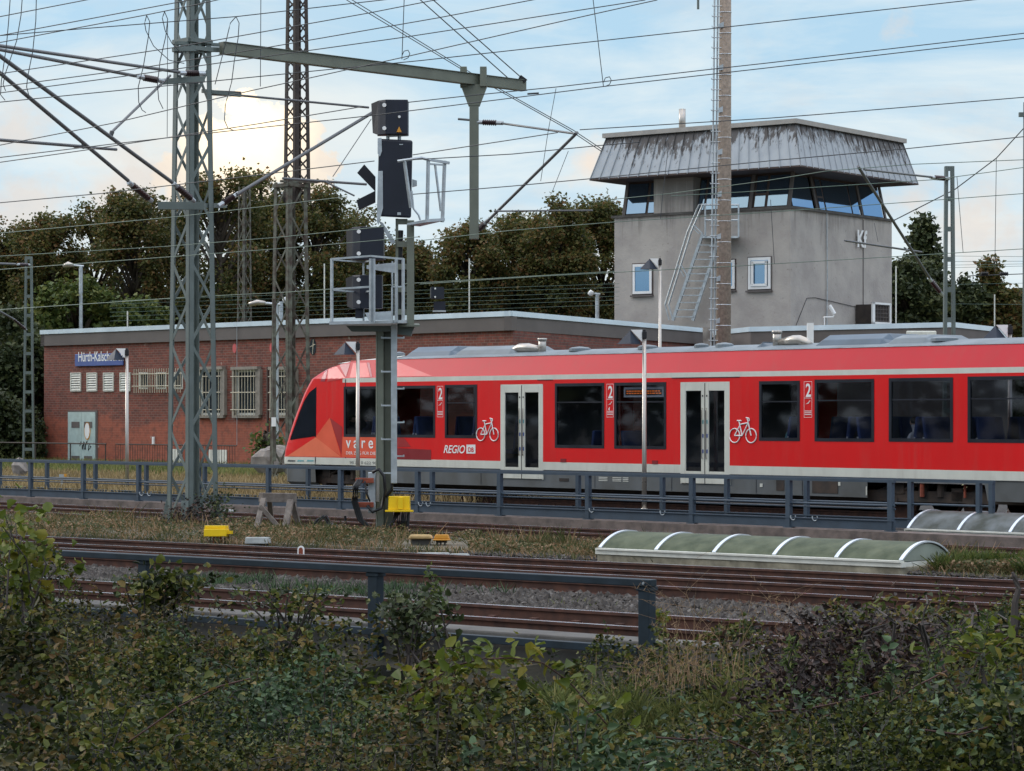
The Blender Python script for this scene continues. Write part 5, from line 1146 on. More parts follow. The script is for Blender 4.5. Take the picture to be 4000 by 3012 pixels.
# rusty lattice mast behind the train nose
D2 = 86.0; s2 = D2 / F; zc = CH - (715 - HY) * s2
t2, cor2 = lattice('weathered rusty lattice mast behind the train nose, lower wide section', 1135, D2, -.1, zc, 1.02, .80, 9, M['rustmast'], ANG, .16, .07)
tu, coru = lattice('slim brown upper lattice mast rising behind the signal', 1160, D2 + .3, zc - .6, CH - (-150 - HY) * s2, .66, .50, 19, M['brownmast'], ANG, .15, .06)
m = MB()
for i in range(4): m.beam(cor2(i, zc - .1), cor2((i + 1) % 4, zc - .1), .12, .12)
m.beam(P(1095, 708, 85.5), P(1240, 712, 86), .1, .08); m.build('collar', M['rustmast'], t2)
m = MB(); pq = P(1073, 1180, 85); m.tube([(pq.x, 84.8, CH - (1800 - HY) * s2), (pq.x, 84.8, CH - (1175 - HY) * s2)], .07, 8); m.build('cable_duct', M['rustmast'], t2)
m = MB(); m.box(pq.x - .07, pq.x + .07, 84.6, 84.75, CH - (1665 - HY) * s2, CH - (1630 - HY) * s2); m.build('white_marker', M['white'], t2)
lattice('thin rusty lattice mast far behind, before the dark trees', 955, 128, 0, CH - (730 - HY) * 128 / F, .62, .45, 18, M['rustmast'], ANG, .09, .05)
# channel masts with rungs
def channel(label, x, y0, D, wt, wb, m_='mast', z0=-.1):
    s = D / F; b = P(x, HY, D); b.z = z0; zt_ = CH - (y0 - HY) * s; t = thing('channel_mast', label, 'mast', b, 'ladder-like channel masts')
    for sg in (-1, 1):
        m = MB(); m.hexa(*[[(b.x + sg * ww / 2 - sg * q0, D + q1, z) for q0, q1 in ((0, -.1), (.09, -.1), (.09, .1), (0, .1))] for ww, z in ((wb, z0), (wt, zt_))]); m.build('channel', M[m_], t)
    m = MB(); n = int((zt_ - z0) / .85)
    for k in range(n + 1):
        f = k / n; z = z0 + (zt_ - z0) * f; ww = (wb + (wt - wb) * f) / 2 - .09; m.box(b.x - ww, b.x + ww, D - .09, D - .07, z - .14, z + .0)
    m.build('batten_plates', M[m_], t); return t
channel('grey channel mast left of the brick building', 112, 1002, 116, .32, .56)
channel('grey channel mast at the right with a bracket arm over the tower', 3708, 650, 72, .26, .40)
arm('cantilever_arm', 'bracket arm on the right channel mast reaching in front of the tower roof', [((3352, 650, 67), (3630, 1085, 71.4), .040), ((3375, 662, 67.2), (3640, 692, 71.5), .030), ((3300, 940, 68), (3600, 985, 71), .028)], [((3650, 694, 71.6), (3690, 697, 71.8)), ((3638, 1098, 71.5), (3672, 1140, 71.8))], [((3430, 945, 69), (3415, 870, 69), .008)])
arm('cantilever_arm', 'bracket arms leaving the left channel mast to the left edge', [((-50, 1028, 112), (60, 1032, 114.5), .05), ((-50, 1190, 112), (50, 1245, 114), .05)], [((75, 1033, 114.8), (108, 1034, 115.5)), ((52, 1247, 114.2), (98, 1285, 115.5))])
# round concrete mast with climbing steps
def conc_mast():
    D = 68.0; b = P(2822, HY, D); b.z = -.2; s = D / F; t = thing('concrete_mast', 'tall round concrete mast with a ladder of climbing steps', 'mast', b)
    zt_ = CH - (-140 - HY) * s; m = MB(); m.tube([(b.x, D, -.2), (b.x + .05, D, 8), (b.x + .085, D, zt_)], [.215, .185, .15], 20); m.build('shaft', M['concmast'], t, True)
    xr = b.x - .24
    m = MB(); 
    for q in (0, -.09): m.beam((xr + q - .02, D - .1, 1), (xr + q + .12, D - .1, zt_), .035, .035)
    m.build('ladder_rail', M['galv'], t)
    m = MB(); z = 1.2; k = 0
    while z < zt_:
        f = (z - 1) / (zt_ - 1) * .14; m = MB(); m.tube([(xr - .17 + f, D - .11, z + .03), (xr - .17 + f, D - .11, z), (xr + .10 + f, D - .11, z), (xr + .10 + f, D - .11, z + .03)], .014, 5); m.build('climbing_step', M['galv'], t); z += .28
    m = MB(); z = 3.0
    while z < zt_:
        f = (z - 1) / (zt_ - 1); r = .212 - .055 * f; cx = b.x + .085 * (z / zt_); m = MB(); m.tube([(cx + math.cos(th) * r, D + math.sin(th) * r, z) for th in np.linspace(0, 2 * math.pi, 17)], .012, 4); m.build('steel_band', M['alu'], t); z += .56
    m = MB(); z = 3.6
    while z < zt_: f = (z - 1) / (zt_ - 1) * .14; m.poly([(xr + .02 + f, D - .16, z), (xr + .14 + f, D - .16, z + .02), (xr + .14 + f, D - .16, z + .17), (xr + .02 + f, D - .16, z + .12)], (0, .06, 0)); m.build('bracket_plate', M['galv'], t); m = MB(); z += 1.13
conc_mast()
# background lamps and poles
def streetlamp(label, x, y0, D, dx, mt='galv', y1=1300, head='steel', hr_=.17):
    s = D / F; b = P(x, HY, D); b.z = 0; z = CH - (y0 - HY) * s; t = thing('street_lamp', label, 'street lamp', b, 'street lamps behind the station')
    m = MB(); m.tube([(b.x, D, 0), (b.x, D, z)], .10, 8); m.tube([(b.x + .15, D, z), (b.x + dx * s * .45, D, z + .05)], .06, 6); m.build('post', M[mt], t)
    m = MB(); hx = b.x + dx * s; m.tube([(b.x + dx * s * .4, D, z + .05), (b.x + dx * s * .7, D, z + .08), (hx, D, z)], [.08, hr_, .08], 10); m.build('lamp_head', M[head], t, True)
streetlamp('pale blue-green street lamp above the left roof of the brick building', 316, 1040, 132, -70)
streetlamp('street lamp with a long arm beside the rusty lattice mast', 1078, 1190, 90, -105, hr_=.10)
streetlamp('white-topped round street lamp left of the grey tower', 2333, 1150, 128, -35, head='white')
streetlamp('white street lamp head half hidden by the pale green tree', 400, 1212, 135, 35, head='white')
streetlamp('white lamp head just left of the signal platform', 1098, 1178, 125, 18, head='white')
for x, D, y in ((1833, 126, 1010), (1267, 126, 1030), (3500, 118, 1040), (3885, 125, 1150), (498, 128, 1215)):
    b = P(x, HY, D); b.z = 5.0; m = MB(); m.tube([b, (b.x, D, CH - (y - HY) * D / F)], .035, 6)
    tag(m.build('lightning_rod', M['offw'], origin=b), {1833: 'thin pale rod on the roof right of the signal', 1267: 'thin pale rod on the roof left of the signal platform', 3500: 'thin pale rod right of the tower', 3885: 'thin pale rod near the right edge', 498: 'short thin pale rod above the left roof'}[x], 'rod', 'thin roof rods')
m = MB(); pp = P(2727, 0, 60); m.tube([P(2727, -60, 60), P(2727, 36, 60)], .03, 8)
tag(m.build('hanging_rod', M['mast'], origin=P(2727, 0, 60)), 'short grey rod hanging in from the top edge left of the concrete mast', 'rod')

# ------------------------------------------------------------ main signal
def signal():
    D = 50.2; b = P(1500, 2080, D); T = thing('light_signal', 'tall light signal seen from behind with black housings and a railed platform', 'railway signal', b)
    def part(name, mt, fn, par=None, **k): m = MB(); fn(m); return m.build(name, M[mt], par or T, **k)
    def pr(x0, x1, y0, y1, d=.3, D_=D, dx=0): return lambda m: m.pprism([(x0, D_), (x1, D_), (x1 + dx, D_ + d), (x0 + dx, D_ + d)], y0, y1)
    # lower mast: H section
    def hsec(m):
        m.pprism([(1468, D - .02), (1503, D + .18), (1508, D + .16), (1472, D - .04)], 1290, 2085); m.pprism([(1503, D + .1), (1533, D + .1), (1533, D + .12), (1503, D + .12)], 1290, 2085); m.pprism([(1529, D - .02), (1536, D - .02), (1536, D + .2), (1529, D + .2)], 1290, 2085)
        m.pprism([(1468, D - .02), (1498, D - .02), (1498, D), (1468, D)], 1290, 2085)
    part('mast', 'green', hsec)
    part('cable_duct', 'galv', pr(1527, 1551, 1268, 1888, .1, D - .15), bevel=.006)
    def rungs(m):
        y = 1320
        i = 0
        while y < 1880:
            if i % 2 == 0: m.beam(P(1490, y, D - .12), P(1527, y, D - .12), .03, .03); m.beam(P(1491, y - 6, D - .12), P(1491, y + 3, D - .12), .02)
            if i % 2 == 1 or y < 1330: m.beam(P(1551, y, D - .12), P(1577, y, D - .12), .03, .03); m.beam(P(1577, y - 6, D - .12), P(1577, y + 3, D - .12), .02)
            y += 66; i += 1
    part('climbing_steps', 'galv', rungs)
    # base: control box, brown clamps
    part('terminal_box', 'galv', pr(1438, 1468, 1845, 2005, .15, D - .15), bevel=.01)
    for y in (1867, 1962): part('clamp', 'rustd', pr(1388, 1460, y, y + 20, .12, D - .3), bevel=.01)
    part('cable_bracket', 'steel', pr(1470, 1482, 1850, 1960, .06, D - .2))
    def hoses(m):
        for o in (0, 8, 15):
            m.tube([P(1400 + o, 1875, D - .35), P(1382 + o, 1900, D - .4), P(1378 + o, 1960, D - .45), P(1400 + o, 2030, D - .45), P(1450 + o, 2075, D - .4), P(1510 + o * .5, 2070, D - .3), P(1540, 2030, D - .25), P(1545 + o, 2000, D - .2)], .03, 6)
        m.tube([P(1455, 1845, D - .25), P(1480, 1833, D - .3), P(1500, 1860, D - .3), P(1505, 1920, D - .3), P(1490, 1985, D - .3), P(1455, 2000, D - .35), P(1435, 1975, D - .3)], .035, 6)
        m.tube([P(1530, 1888, D - .1), P(1530, 1915, D - .1), P(1505, 1940, D - .2)], .035, 6)
        m.tube([P(1425, 1880, D - .3), P(1430, 1920, D - .35), P(1445, 1960, D - .35)], .02, 6)
        for q in range(5): m.tube([P(1555 + q * 8, 2000, D - .2), P(1553 + q * 7, 2040, D - .2), P(1535 + q * 6, 2075, D - .1)], .014, 5)
    part('hoses', 'hose', hoses, smooth=True)
    # platform
    def plat(m): m.hexa([P(1286, 1268, D - .4), P(1575, 1262, D - 1.0), P(1600, 1262, D + .6), P(1370, 1262, D + .9)], [P(1286, 1256, D - .4), P(1575, 1250, D - 1.0), P(1600, 1250, D + .6), P(1370, 1252, D + .9)])
    pf = part('platform', 'galv', plat)
    part('platform_beam', 'mast', lambda m: (m.poly([P(1352, 1272, D - .1), P(1525, 1272, D - .1), P(1528, 1295, D - .1), P(1373, 1295, D - .1)], (0, .25, 0)), m.poly([P(1552, 1262, D + .1), P(1622, 1268, D + .1), P(1605, 1312, D + .1), P(1552, 1305, D + .1)], (0, .3, 0))), pf)
    part('base_flange', 'green', lambda m: m.hexa([P(1560, 1276, D - .1), P(1640, 1276, D - .1), P(1635, 1272, D + .4), P(1565, 1272, D + .4)], [P(1560, 1268, D - .1), P(1640, 1268, D - .1), P(1635, 1264, D + .4), P(1565, 1264, D + .4)]))
    def cage(m):
        L = [(1296, D - .4), (1448, D - .85), (1460, D - .85), (1548, D - .95), (1575, D - .95)]; th = .028
        for x, d in L: m.beam(P(x, 1258, d), P(x, 1010, d), th * 1.6, th * 1.6)
        for x, d in ((1420, D + .1), (1532, D - .1)): m.beam(P(x, 1258, d), P(x, 1020, d), th, th)
        for y0, y1, y2 in ((1012, 1000, 1012), (1130, 1120, 1130)):
            m.beam(P(1296, y0, D - .4), P(1448, y1, D - .85), th * 1.3); 
            if y0 < 1100: m.beam(P(1448, y1, D - .85), P(1578, y2, D - .95), th * 1.3)
            m.beam(P(1296, y0 + 3, D - .4), P(1420, y0 + 12, D + .1), th); m.beam(P(1420, y0 + 12, D + .1), P(1460, y0 + 4, D - .85), th)
        m.beam(P(1532, 1120, D - .95), P(1578, 1120, D - .95), th); m.beam(P(1532, 1120, D - .95), P(1532, 1258, D - .95), th)
    part('platform_railing', 'galv', cage, pf)
    part('gusset_plate', 'galv', lambda m: m.poly([P(1432, 1036, D - .3), P(1542, 1026, D - .3), P(1542, 1066, D - .3), P(1432, 1050, D - .3)], (0, .02, 0)), pf)
    part('gusset_plate', 'galv', lambda m: m.poly([P(1425, 1222, D - .3), P(1530, 1215, D - .3), P(1530, 1250, D - .3), P(1440, 1250, D - .3)], (0, .02, 0)), pf)
    # upper mast: two flanges with batten plates
    def up(m):
        m.pprism([(1545, D + .1), (1556, D + .1), (1556, D + .25), (1545, D + .25)], 855, 1262); m.pprism([(1589, D), (1618, D), (1614, D + .2), (1589, D + .2)], 862, 1268)
        y = 855
        while y < 1260: m.pprism([(1550, D + .06), (1592, D + .06), (1592, D + .08), (1550, D + .08)], y, y + 22); y += 88
    part('upper_mast', 'green', up)
    part('cable', 'hose', lambda m: m.tube([P(1560, 1250, D + .15), P(1562, 1000, D + .15), P(1566, 900, D + .15)], .05, 8))
    # housings: back box with angled side and hood towards the left
    def housing(x0, x1, xh, y0, y1, cut=0):
        def bx(m):
            m.pprism([(x0 + (x1 - x0) * .38, D - .18), (x1 - 4, D - .16), (x1, D + .18), (x0 + (x1 - x0) * .15, D + .22), (x0 + (x1 - x0) * .17, D - .02)], y0, y1)
            m.pprism([(x0 + (x1 - x0) * .20, D - .05), (x0 + (x1 - x0) * .385, D - .19), (x0 + (x1 - x0) * .40, D - .16), (x0 + (x1 - x0) * .22, D + .0)], y0 + 2, y1 - 2)
        h = part('signal_housing', 'sig', bx, bevel=.012)
        part('hood', 'sig2', lambda m: m.hexa([P(x0 + 4, y1 - 8, D + .2), P(x0 + (x1 - x0) * .18, y1, D), P(x0 + (x1 - x0) * .18, y1, D + .3), P(x0 + 6, y1 - 8, D + .3)], [P(xh, y0 + 12, D + .2), P(x0 + (x1 - x0) * .18, y0, D), P(x0 + (x1 - x0) * .18, y0, D + .3), P(xh, y0 + 12, D + .3)]), h)
        for y in (y0 + (y1 - y0) * .13, y0 + (y1 - y0) * .80):
            c = P(x0 + (x1 - x0) * .34, y, D - .19); part('white_cap', 'white', lambda m: m.tube([c + Vector((0, .03, 0)), c + Vector((0, -.02, 0))], .04, 12), h)
        return h
    h = housing(1452, 1597, 1450, 393, 528)
    part('warning_triangle', 'orangel', lambda m: m.poly([P(1549, 516, D - .2), P(1569, 516, D - .2), P(1559, 494, D - .2)], (0, .02, 0)), h)
    part('round_cap', 'white', lambda m: m.tube([P(1560, 456, D - .2), P(1560, 456, D - .16)], .028, 10), h)
    housing(1350, 1502, 1352, 888, 1016); housing(1352, 1496, 1350, 1076, 1206)
    part('lower_stem', 'sig', pr(1388, 1416, 1205, 1243, .2))
    part('neck', 'galv', lambda m: (m.beam(P(1510, 532, D), P(1595, 528, D), .04), m.beam(P(1515, 530, D), P(1515, 545, D), .05), m.beam(P(1560, 528, D), P(1560, 548, D), .05)))
    part('main_screen', 'sig', lambda m: m.hexa([P(1472, 845, D - .1), P(1606, 852, D - .1), P(1606, 852, D + .12), P(1472, 845, D + .12)], [P(1480, 542, D - .1), P(1612, 548, D - .1), P(1612, 548, D + .12), P(1480, 542, D + .12)]), bevel=.04)
    part('screen_bracket', 'galv', lambda m: (m.poly([P(1475, 540, D - .13), P(1490, 538, D - .13), P(1492, 590, D - .13), P(1484, 612, D - .13), P(1475, 600, D - .13)], (0, .02, 0)), m.poly([P(1477, 668, D - .13), P(1495, 668, D - .13), P(1496, 812, D - .13), P(1478, 880, D - .13), P(1472, 866, D - .13)], (0, .02, 0)), m.poly([P(1478, 862, D - .13), P(1495, 870, D - .13), P(1545, 945, D - .1), P(1530, 955, D - .1)], (0, .03, 0))))
    part('screen_latches', 'galv', lambda m: (m.pprism([(1560, D - .115), (1574, D - .115), (1574, D - .105), (1560, D - .105)], 563, 566), m.pprism([(1552, D - .115), (1566, D - .115), (1566, D - .105), (1552, D - .105)], 830, 840)))
    part('angled_board', 'sig2', lambda m: (m.poly([P(1423, 642, D + .2), P(1466, 690, D + .2), P(1466, 748, D + .2), P(1395, 675, D + .2)], (0, .1, 0)), m.poly([P(1466, 745, D + .2), P(1466, 790, D + .2), P(1402, 820, D + .2), P(1392, 782, D + .2)], (0, .1, 0))))
    # upper work cage on the right
    def cg(m):
        th = .035; q = [(1666, D - .5), (1673, D + .1), (1728, D - .3), (1738, D + .3)]
        m.beam(P(1673, 620, D - .4), P(1668, 868, D - .4), th * 1.5); m.beam(P(1737, 628, D - .2), P(1728, 868, D - .2), th * 1.5); m.beam(P(1699, 640, D + .1), P(1722, 825, D + .1), th)
        m.beam(P(1668, 622, D - .4), P(1755, 637, D - .2), th * 1.4); m.beam(P(1668, 640, D + .1), P(1740, 645, D + .1), th); m.tube([P(1553, 630, D - .6), P(1620, 620, D - .6), P(1645, 616, D - .5), P(1680, 626, D - .4)], .03, 6)
        m.beam(P(1580, 630, D - .6), P(1605, 812, D - .5), .06, .04)
        m.hexa([P(1590, 880, D - .2), P(1670, 868, D - .5), P(1738, 862, D - .2), P(1640, 885, D + .4)], [P(1590, 872, D - .2), P(1670, 856, D - .5), P(1738, 852, D - .2), P(1640, 878, D + .4)])
        m.tube([P(1608, 745, D - .1), P(1615, 815, D - .1), P(1635, 840, D - .1), P(1642, 860, D - .1)], .022, 6); m.poly([P(1610, 700, D), P(1628, 705, D), P(1628, 725, D), P(1610, 730, D)], (0, .1, 0))
    part('work_cage', 'galv', cg)
signal()
# small signal far behind on the right of the post
m_t = thing('dwarf_signal', 'small black signal showing over the brick roof right of the tall signal', 'railway signal', P(1710, 1230, 90))
for nm, mt, pl, y0, y1 in (('signal_housing', 'sig', [(1684, 89.8), (1735, 90), (1735, 90.3), (1684, 90.3)], 1122, 1168), ('screen', 'sig', [(1694, 90), (1740, 90), (1740, 90.2), (1694, 90.2)], 1178, 1222), ('base', 'galv', [(1690, 89.9), (1742, 89.9), (1742, 90.2), (1690, 90.2)], 1213, 1219)):
    m = MB(); m.pprism(pl, y0, y1); m.build(nm, M[mt], m_t)
m = MB(); m.pprism([(1680, 90.3), (1690, 90), (1690, 90.2), (1680, 90.5)], 1124, 1164); m.build('hood', M['sig2'], m_t)
for y in (1127, 1160): m = MB(); m.tube([P(1700, y, 89.83), P(1700, y, 89.79)], .035, 8); m.build('white_cap', M['white'], m_t)

# ------------------------------------------------------------ yellow boxes, lids, sawhorse, marker, slabs
def boxpx(m, x0, x1, y0, y1, D, d, skew=0, top=0): m.hexa([P(x0, y1, D), P(x1, y1, D), P(x1 + skew, y1, D + d), P(x0 + skew, y1, D + d)], [P(x0 + top, y0, D), P(x1 - top, y0, D), P(x1 - top + skew, y0, D + d), P(x0 + top + skew, y0, D + d)])
t = thing('junction_box', 'bright yellow junction box with cables beside the signal mast', 'junction box', P(1560, 2070, 49.8))
m = MB(); boxpx(m, 1516, 1600, 1938, 1992, 49.8, .3, 4, 2); m.build('box', M['yellow'], t, bevel=.012)
m = MB(); boxpx(m, 1504, 1612, 1992, 2000, 49.7, .4, 4); boxpx(m, 1554, 1574, 1942, 1990, 49.74, .06); m.build('lid_rim', M['yellow'], t, bevel=.008)
m = MB()
for q in range(4): m.tube([P(1572 + q * 7, 2000, 49.9), P(1571 + q * 6, 2035, 49.9), P(1560 + q * 6, 2080, 50)], .016, 6)
m.tube([P(1596, 2000, 49.9), P(1592, 2082, 49.9)], .03, 6); m.build('cables', M['hose'], t)
t = thing('track_box', 'flat yellow box on small legs in the weeds right of the lattice mast', 'junction box', P(850, 2115, 47.2))
m = MB(); boxpx(m, 796, 884, 2066, 2096, 47.2, .5, 12); m.build('box', M['yellow'], t, bevel=.012)
m = MB(); boxpx(m, 798, 882, 2053, 2066, 47.25, .45, 12, 1); m.build('lid', M['yellow'], t, bevel=.012)
m = MB(); boxpx(m, 884, 902, 2073, 2086, 47.3, .3, 8); m.build('connector', M['yellow'], t)
m = MB()
for q in (835, 848, 862): m.tube([P(q, 2094, 47.4), P(q + 1, 2122, 47.4)], .018, 5)
m.build('legs', M['rustd'], t)
t = thing('lidded_junction_box', 'worn cream plastic lid on a stub beside the tall signal', 'junction box', P(1640, 2120, 45.8), 'small track boxes')
m = MB(); boxpx(m, 1594, 1688, 2088, 2106, 45.8, .5, 6, 8); m.build('lid', M['creamlid'], t, bevel=.03)
m = MB(); boxpx(m, 1606, 1678, 2106, 2136, 45.9, .3, 4); m.build('stub', M['concd'], t)
t = thing('lidded_junction_box', 'orange plastic lid on two pins left of the curved skylight', 'junction box', P(1722, 2125, 45.8), 'small track boxes')
m = MB(); boxpx(m, 1694, 1754, 2088, 2106, 45.8, .4, 4, 6); boxpx(m, 1690, 1757, 2106, 2112, 45.78, .44, 4); m.build('lid', M['orangel'], t, bevel=.02)
m = MB(); boxpx(m, 1702, 1746, 2112, 2120, 45.9, .2); [m.tube([P(q, 2118, 45.9), P(q, 2142, 45.9)], .018, 5) for q in (1708, 1722, 1738)]; m.build('pins', M['concd'], t)
t = thing('sawhorse_buffer', 'weathered wooden sawhorse buffer standing in the weeds', 'buffer stop', P(1085, 2070, 52.3))
m = MB(); m.beam(P(1018, 1943, 52.1), P(1152, 1945, 52.5), .2, .19); m.build('crossbeam', M['wood'], t, bevel=.01)
for (a, b, r, s_) in (((1030, 1950, 52.0), (1000, 2075, 51.5), .11, 'leg'), ((1052, 1950, 52.4), (1062, 2050, 53.1), .10, 'leg'), ((1135, 1955, 52.2), (1112, 2078, 51.75), .13, 'leg'), ((1142, 1955, 52.6), (1168, 2062, 53.1), .11, 'leg'), ((1015, 1975, 51.8), (1098, 2070, 51.8), .09, 'brace')):
    m = MB(); m.beam(P(*a), P(*b), r, .09); m.build(s_, M['wood'], t, bevel=.008)
t = thing('track_marker', 'small red and white rounded marker standing on the second track', 'marker', P(1175, 2178, 43.2))
m = MB(); c = P(1175, 2155, 43.2); m.poly([c + Vector((x_, 0, z_)) for x_, z_ in [(-.058, -.1), (.058, -.1)] + [(.058 * math.cos(a_), .04 + .058 * math.sin(a_)) for a_ in np.linspace(0, math.pi, 9)]], (0, .04, 0)); m.build('plate', M['white'], t)
m = MB(); m.poly([c + Vector((x_, -.006, z_)) for x_, z_ in [(-.035, -.09), (.035, -.09)] + [(.035 * math.cos(a_), .035 + .035 * math.sin(a_)) for a_ in np.linspace(0, math.pi, 9)]], (0, .005, 0)); m.build('red_field', M['rustd'], t)
for lb, x0, x1, y0, y1, D in (('pale concrete slab lying below the sawhorse', 955, 1045, 2098, 2125, 46.3), ('pale flat stone below the orange lid', 1625, 1745, 2158, 2172, 42.6), ('second pale flat stone right of the orange lid', 1755, 1822, 2162, 2173, 42.5), ('square block half hidden under the far railing, left of third lamp', 860, 900, 1990, 2000, 56)):
    m = MB(); boxpx(m, x0, x1, y0, y1, D, .6, 15, 4); tag(m.build('concrete_slab', mat('slab', (.36, .38, .37), .9, var=.2, scale=5), origin=P(x0, y1, D), bevel=.02), lb, 'slab', 'concrete slabs in the weeds')
# white hydrant-like marker near the left platform lamp
t = thing('yellow_top_post', 'small post with pale blue and yellow top beyond the left railing', 'marker', P(245, 1910, 78))
m = MB(); m.tube([P(242, 1915, 78), P(242, 1868, 78)], .035, 8); m.build('post', M['galv'], t)
m = MB(); boxpx(m, 231, 255, 1853, 1868, 78, .15); m.build('cap', M['galv'], t); m = MB(); boxpx(m, 250, 260, 1851, 1862, 77.9, .15); m.build('yellow_tab', M['orangel'], t)
# rubble block by the train nose
rb = MB(); r3 = random.Random(4)
def rock(m, c, rx, ry, rz):
    n, k = 9, 5
    for _ in (0,):
        pts = []
        for j in range(k + 1):
            ph = math.pi * j / k
            for i in range(n): th = 2 * math.pi * i / n; f = r3.uniform(.8, 1.15); pts.append(c + Vector((math.sin(ph) * math.cos(th) * rx * f, math.sin(ph) * math.sin(th) * ry * f, math.cos(ph) * rz * r3.uniform(.85, 1.1))))
        m.add(pts, [(j * n + i, j * n + (i + 1) % n, (j + 1) * n + (i + 1) % n, (j + 1) * n + i) for j in range(k) for i in range(n)])
rock(rb, P(1065, 1800, 88), .75, .6, .5); rock(rb, P(1090, 1770, 88.3), .6, .5, .3)
tag(rb.build('rubble_block', M['conc'], origin=P(1065, 1800, 88)), 'broken concrete block between the brick wall and the train nose', 'rubble')
rb = MB(); rock(rb, P(75, 1828, 88), .3, .3, .35); tag(rb.build('rubble_block', M['conc'], origin=P(75, 1828, 88)), 'rounded stone block left behind the far railing', 'rubble')
# black hose loops on ground
m = MB()
for o in (0, 12): m.tube([P(1215 + o, 2060, 51.6), P(1240 + o, 2030, 51.6), P(1262 + o, 2015, 51.6), P(1280 + o, 2045, 51.6), P(1320 + o, 2062, 51.3), P(1350, 2040, 51.3), P(1348, 2015, 51.3)], .03, 6)
tag(m.build('loose_cable', M['hose'], origin=P(1280, 2060, 53)), 'black cable loops lying between the sawhorse and the signal', 'cable')
# rusty handrail and fence in front of the brick wall
FW = Fr(2003, 90, -7870)
t = thing('rusty_fence', 'dark rusty basement fence in front of the brick wall', 'fence', FW.w(FW.a(700), 0, 0))
a0, a1 = FW.a(452), FW.a(925); m = MB()
m.tube([FW.w(a0, 0, 1.05), FW.w(a1, 0, 1.05)], .025, 5); m.tube([FW.w(a0, 0, .1), FW.w(a1, 0, .1)], .02, 5)
q = a0
while q < a1: m.tube([FW.w(q, 0, -.05), FW.w(q, 0, 1.05)], .014, 4); q += .17
m.build('fence_bars', M['brownmast'], t)
t = thing('pipe_handrail', 'thin rusty pipe handrail left of the station, before the pale door', 'railing', FW.w(FW.a(200), 0, 0))
m = MB(); m.tube([FW.w(FW.a(-60), 0, 1.05), FW.w(FW.a(415), 0, 1.05)], .03, 5); m.build('handrail', M['brownmast'], t)
for x in (-20, 138, 275, 412): m = MB(); m.tube([FW.w(FW.a(x), 0, -.05), FW.w(FW.a(x), 0, 1.05)], .028, 5); m.build('post', M['brownmast'], t)

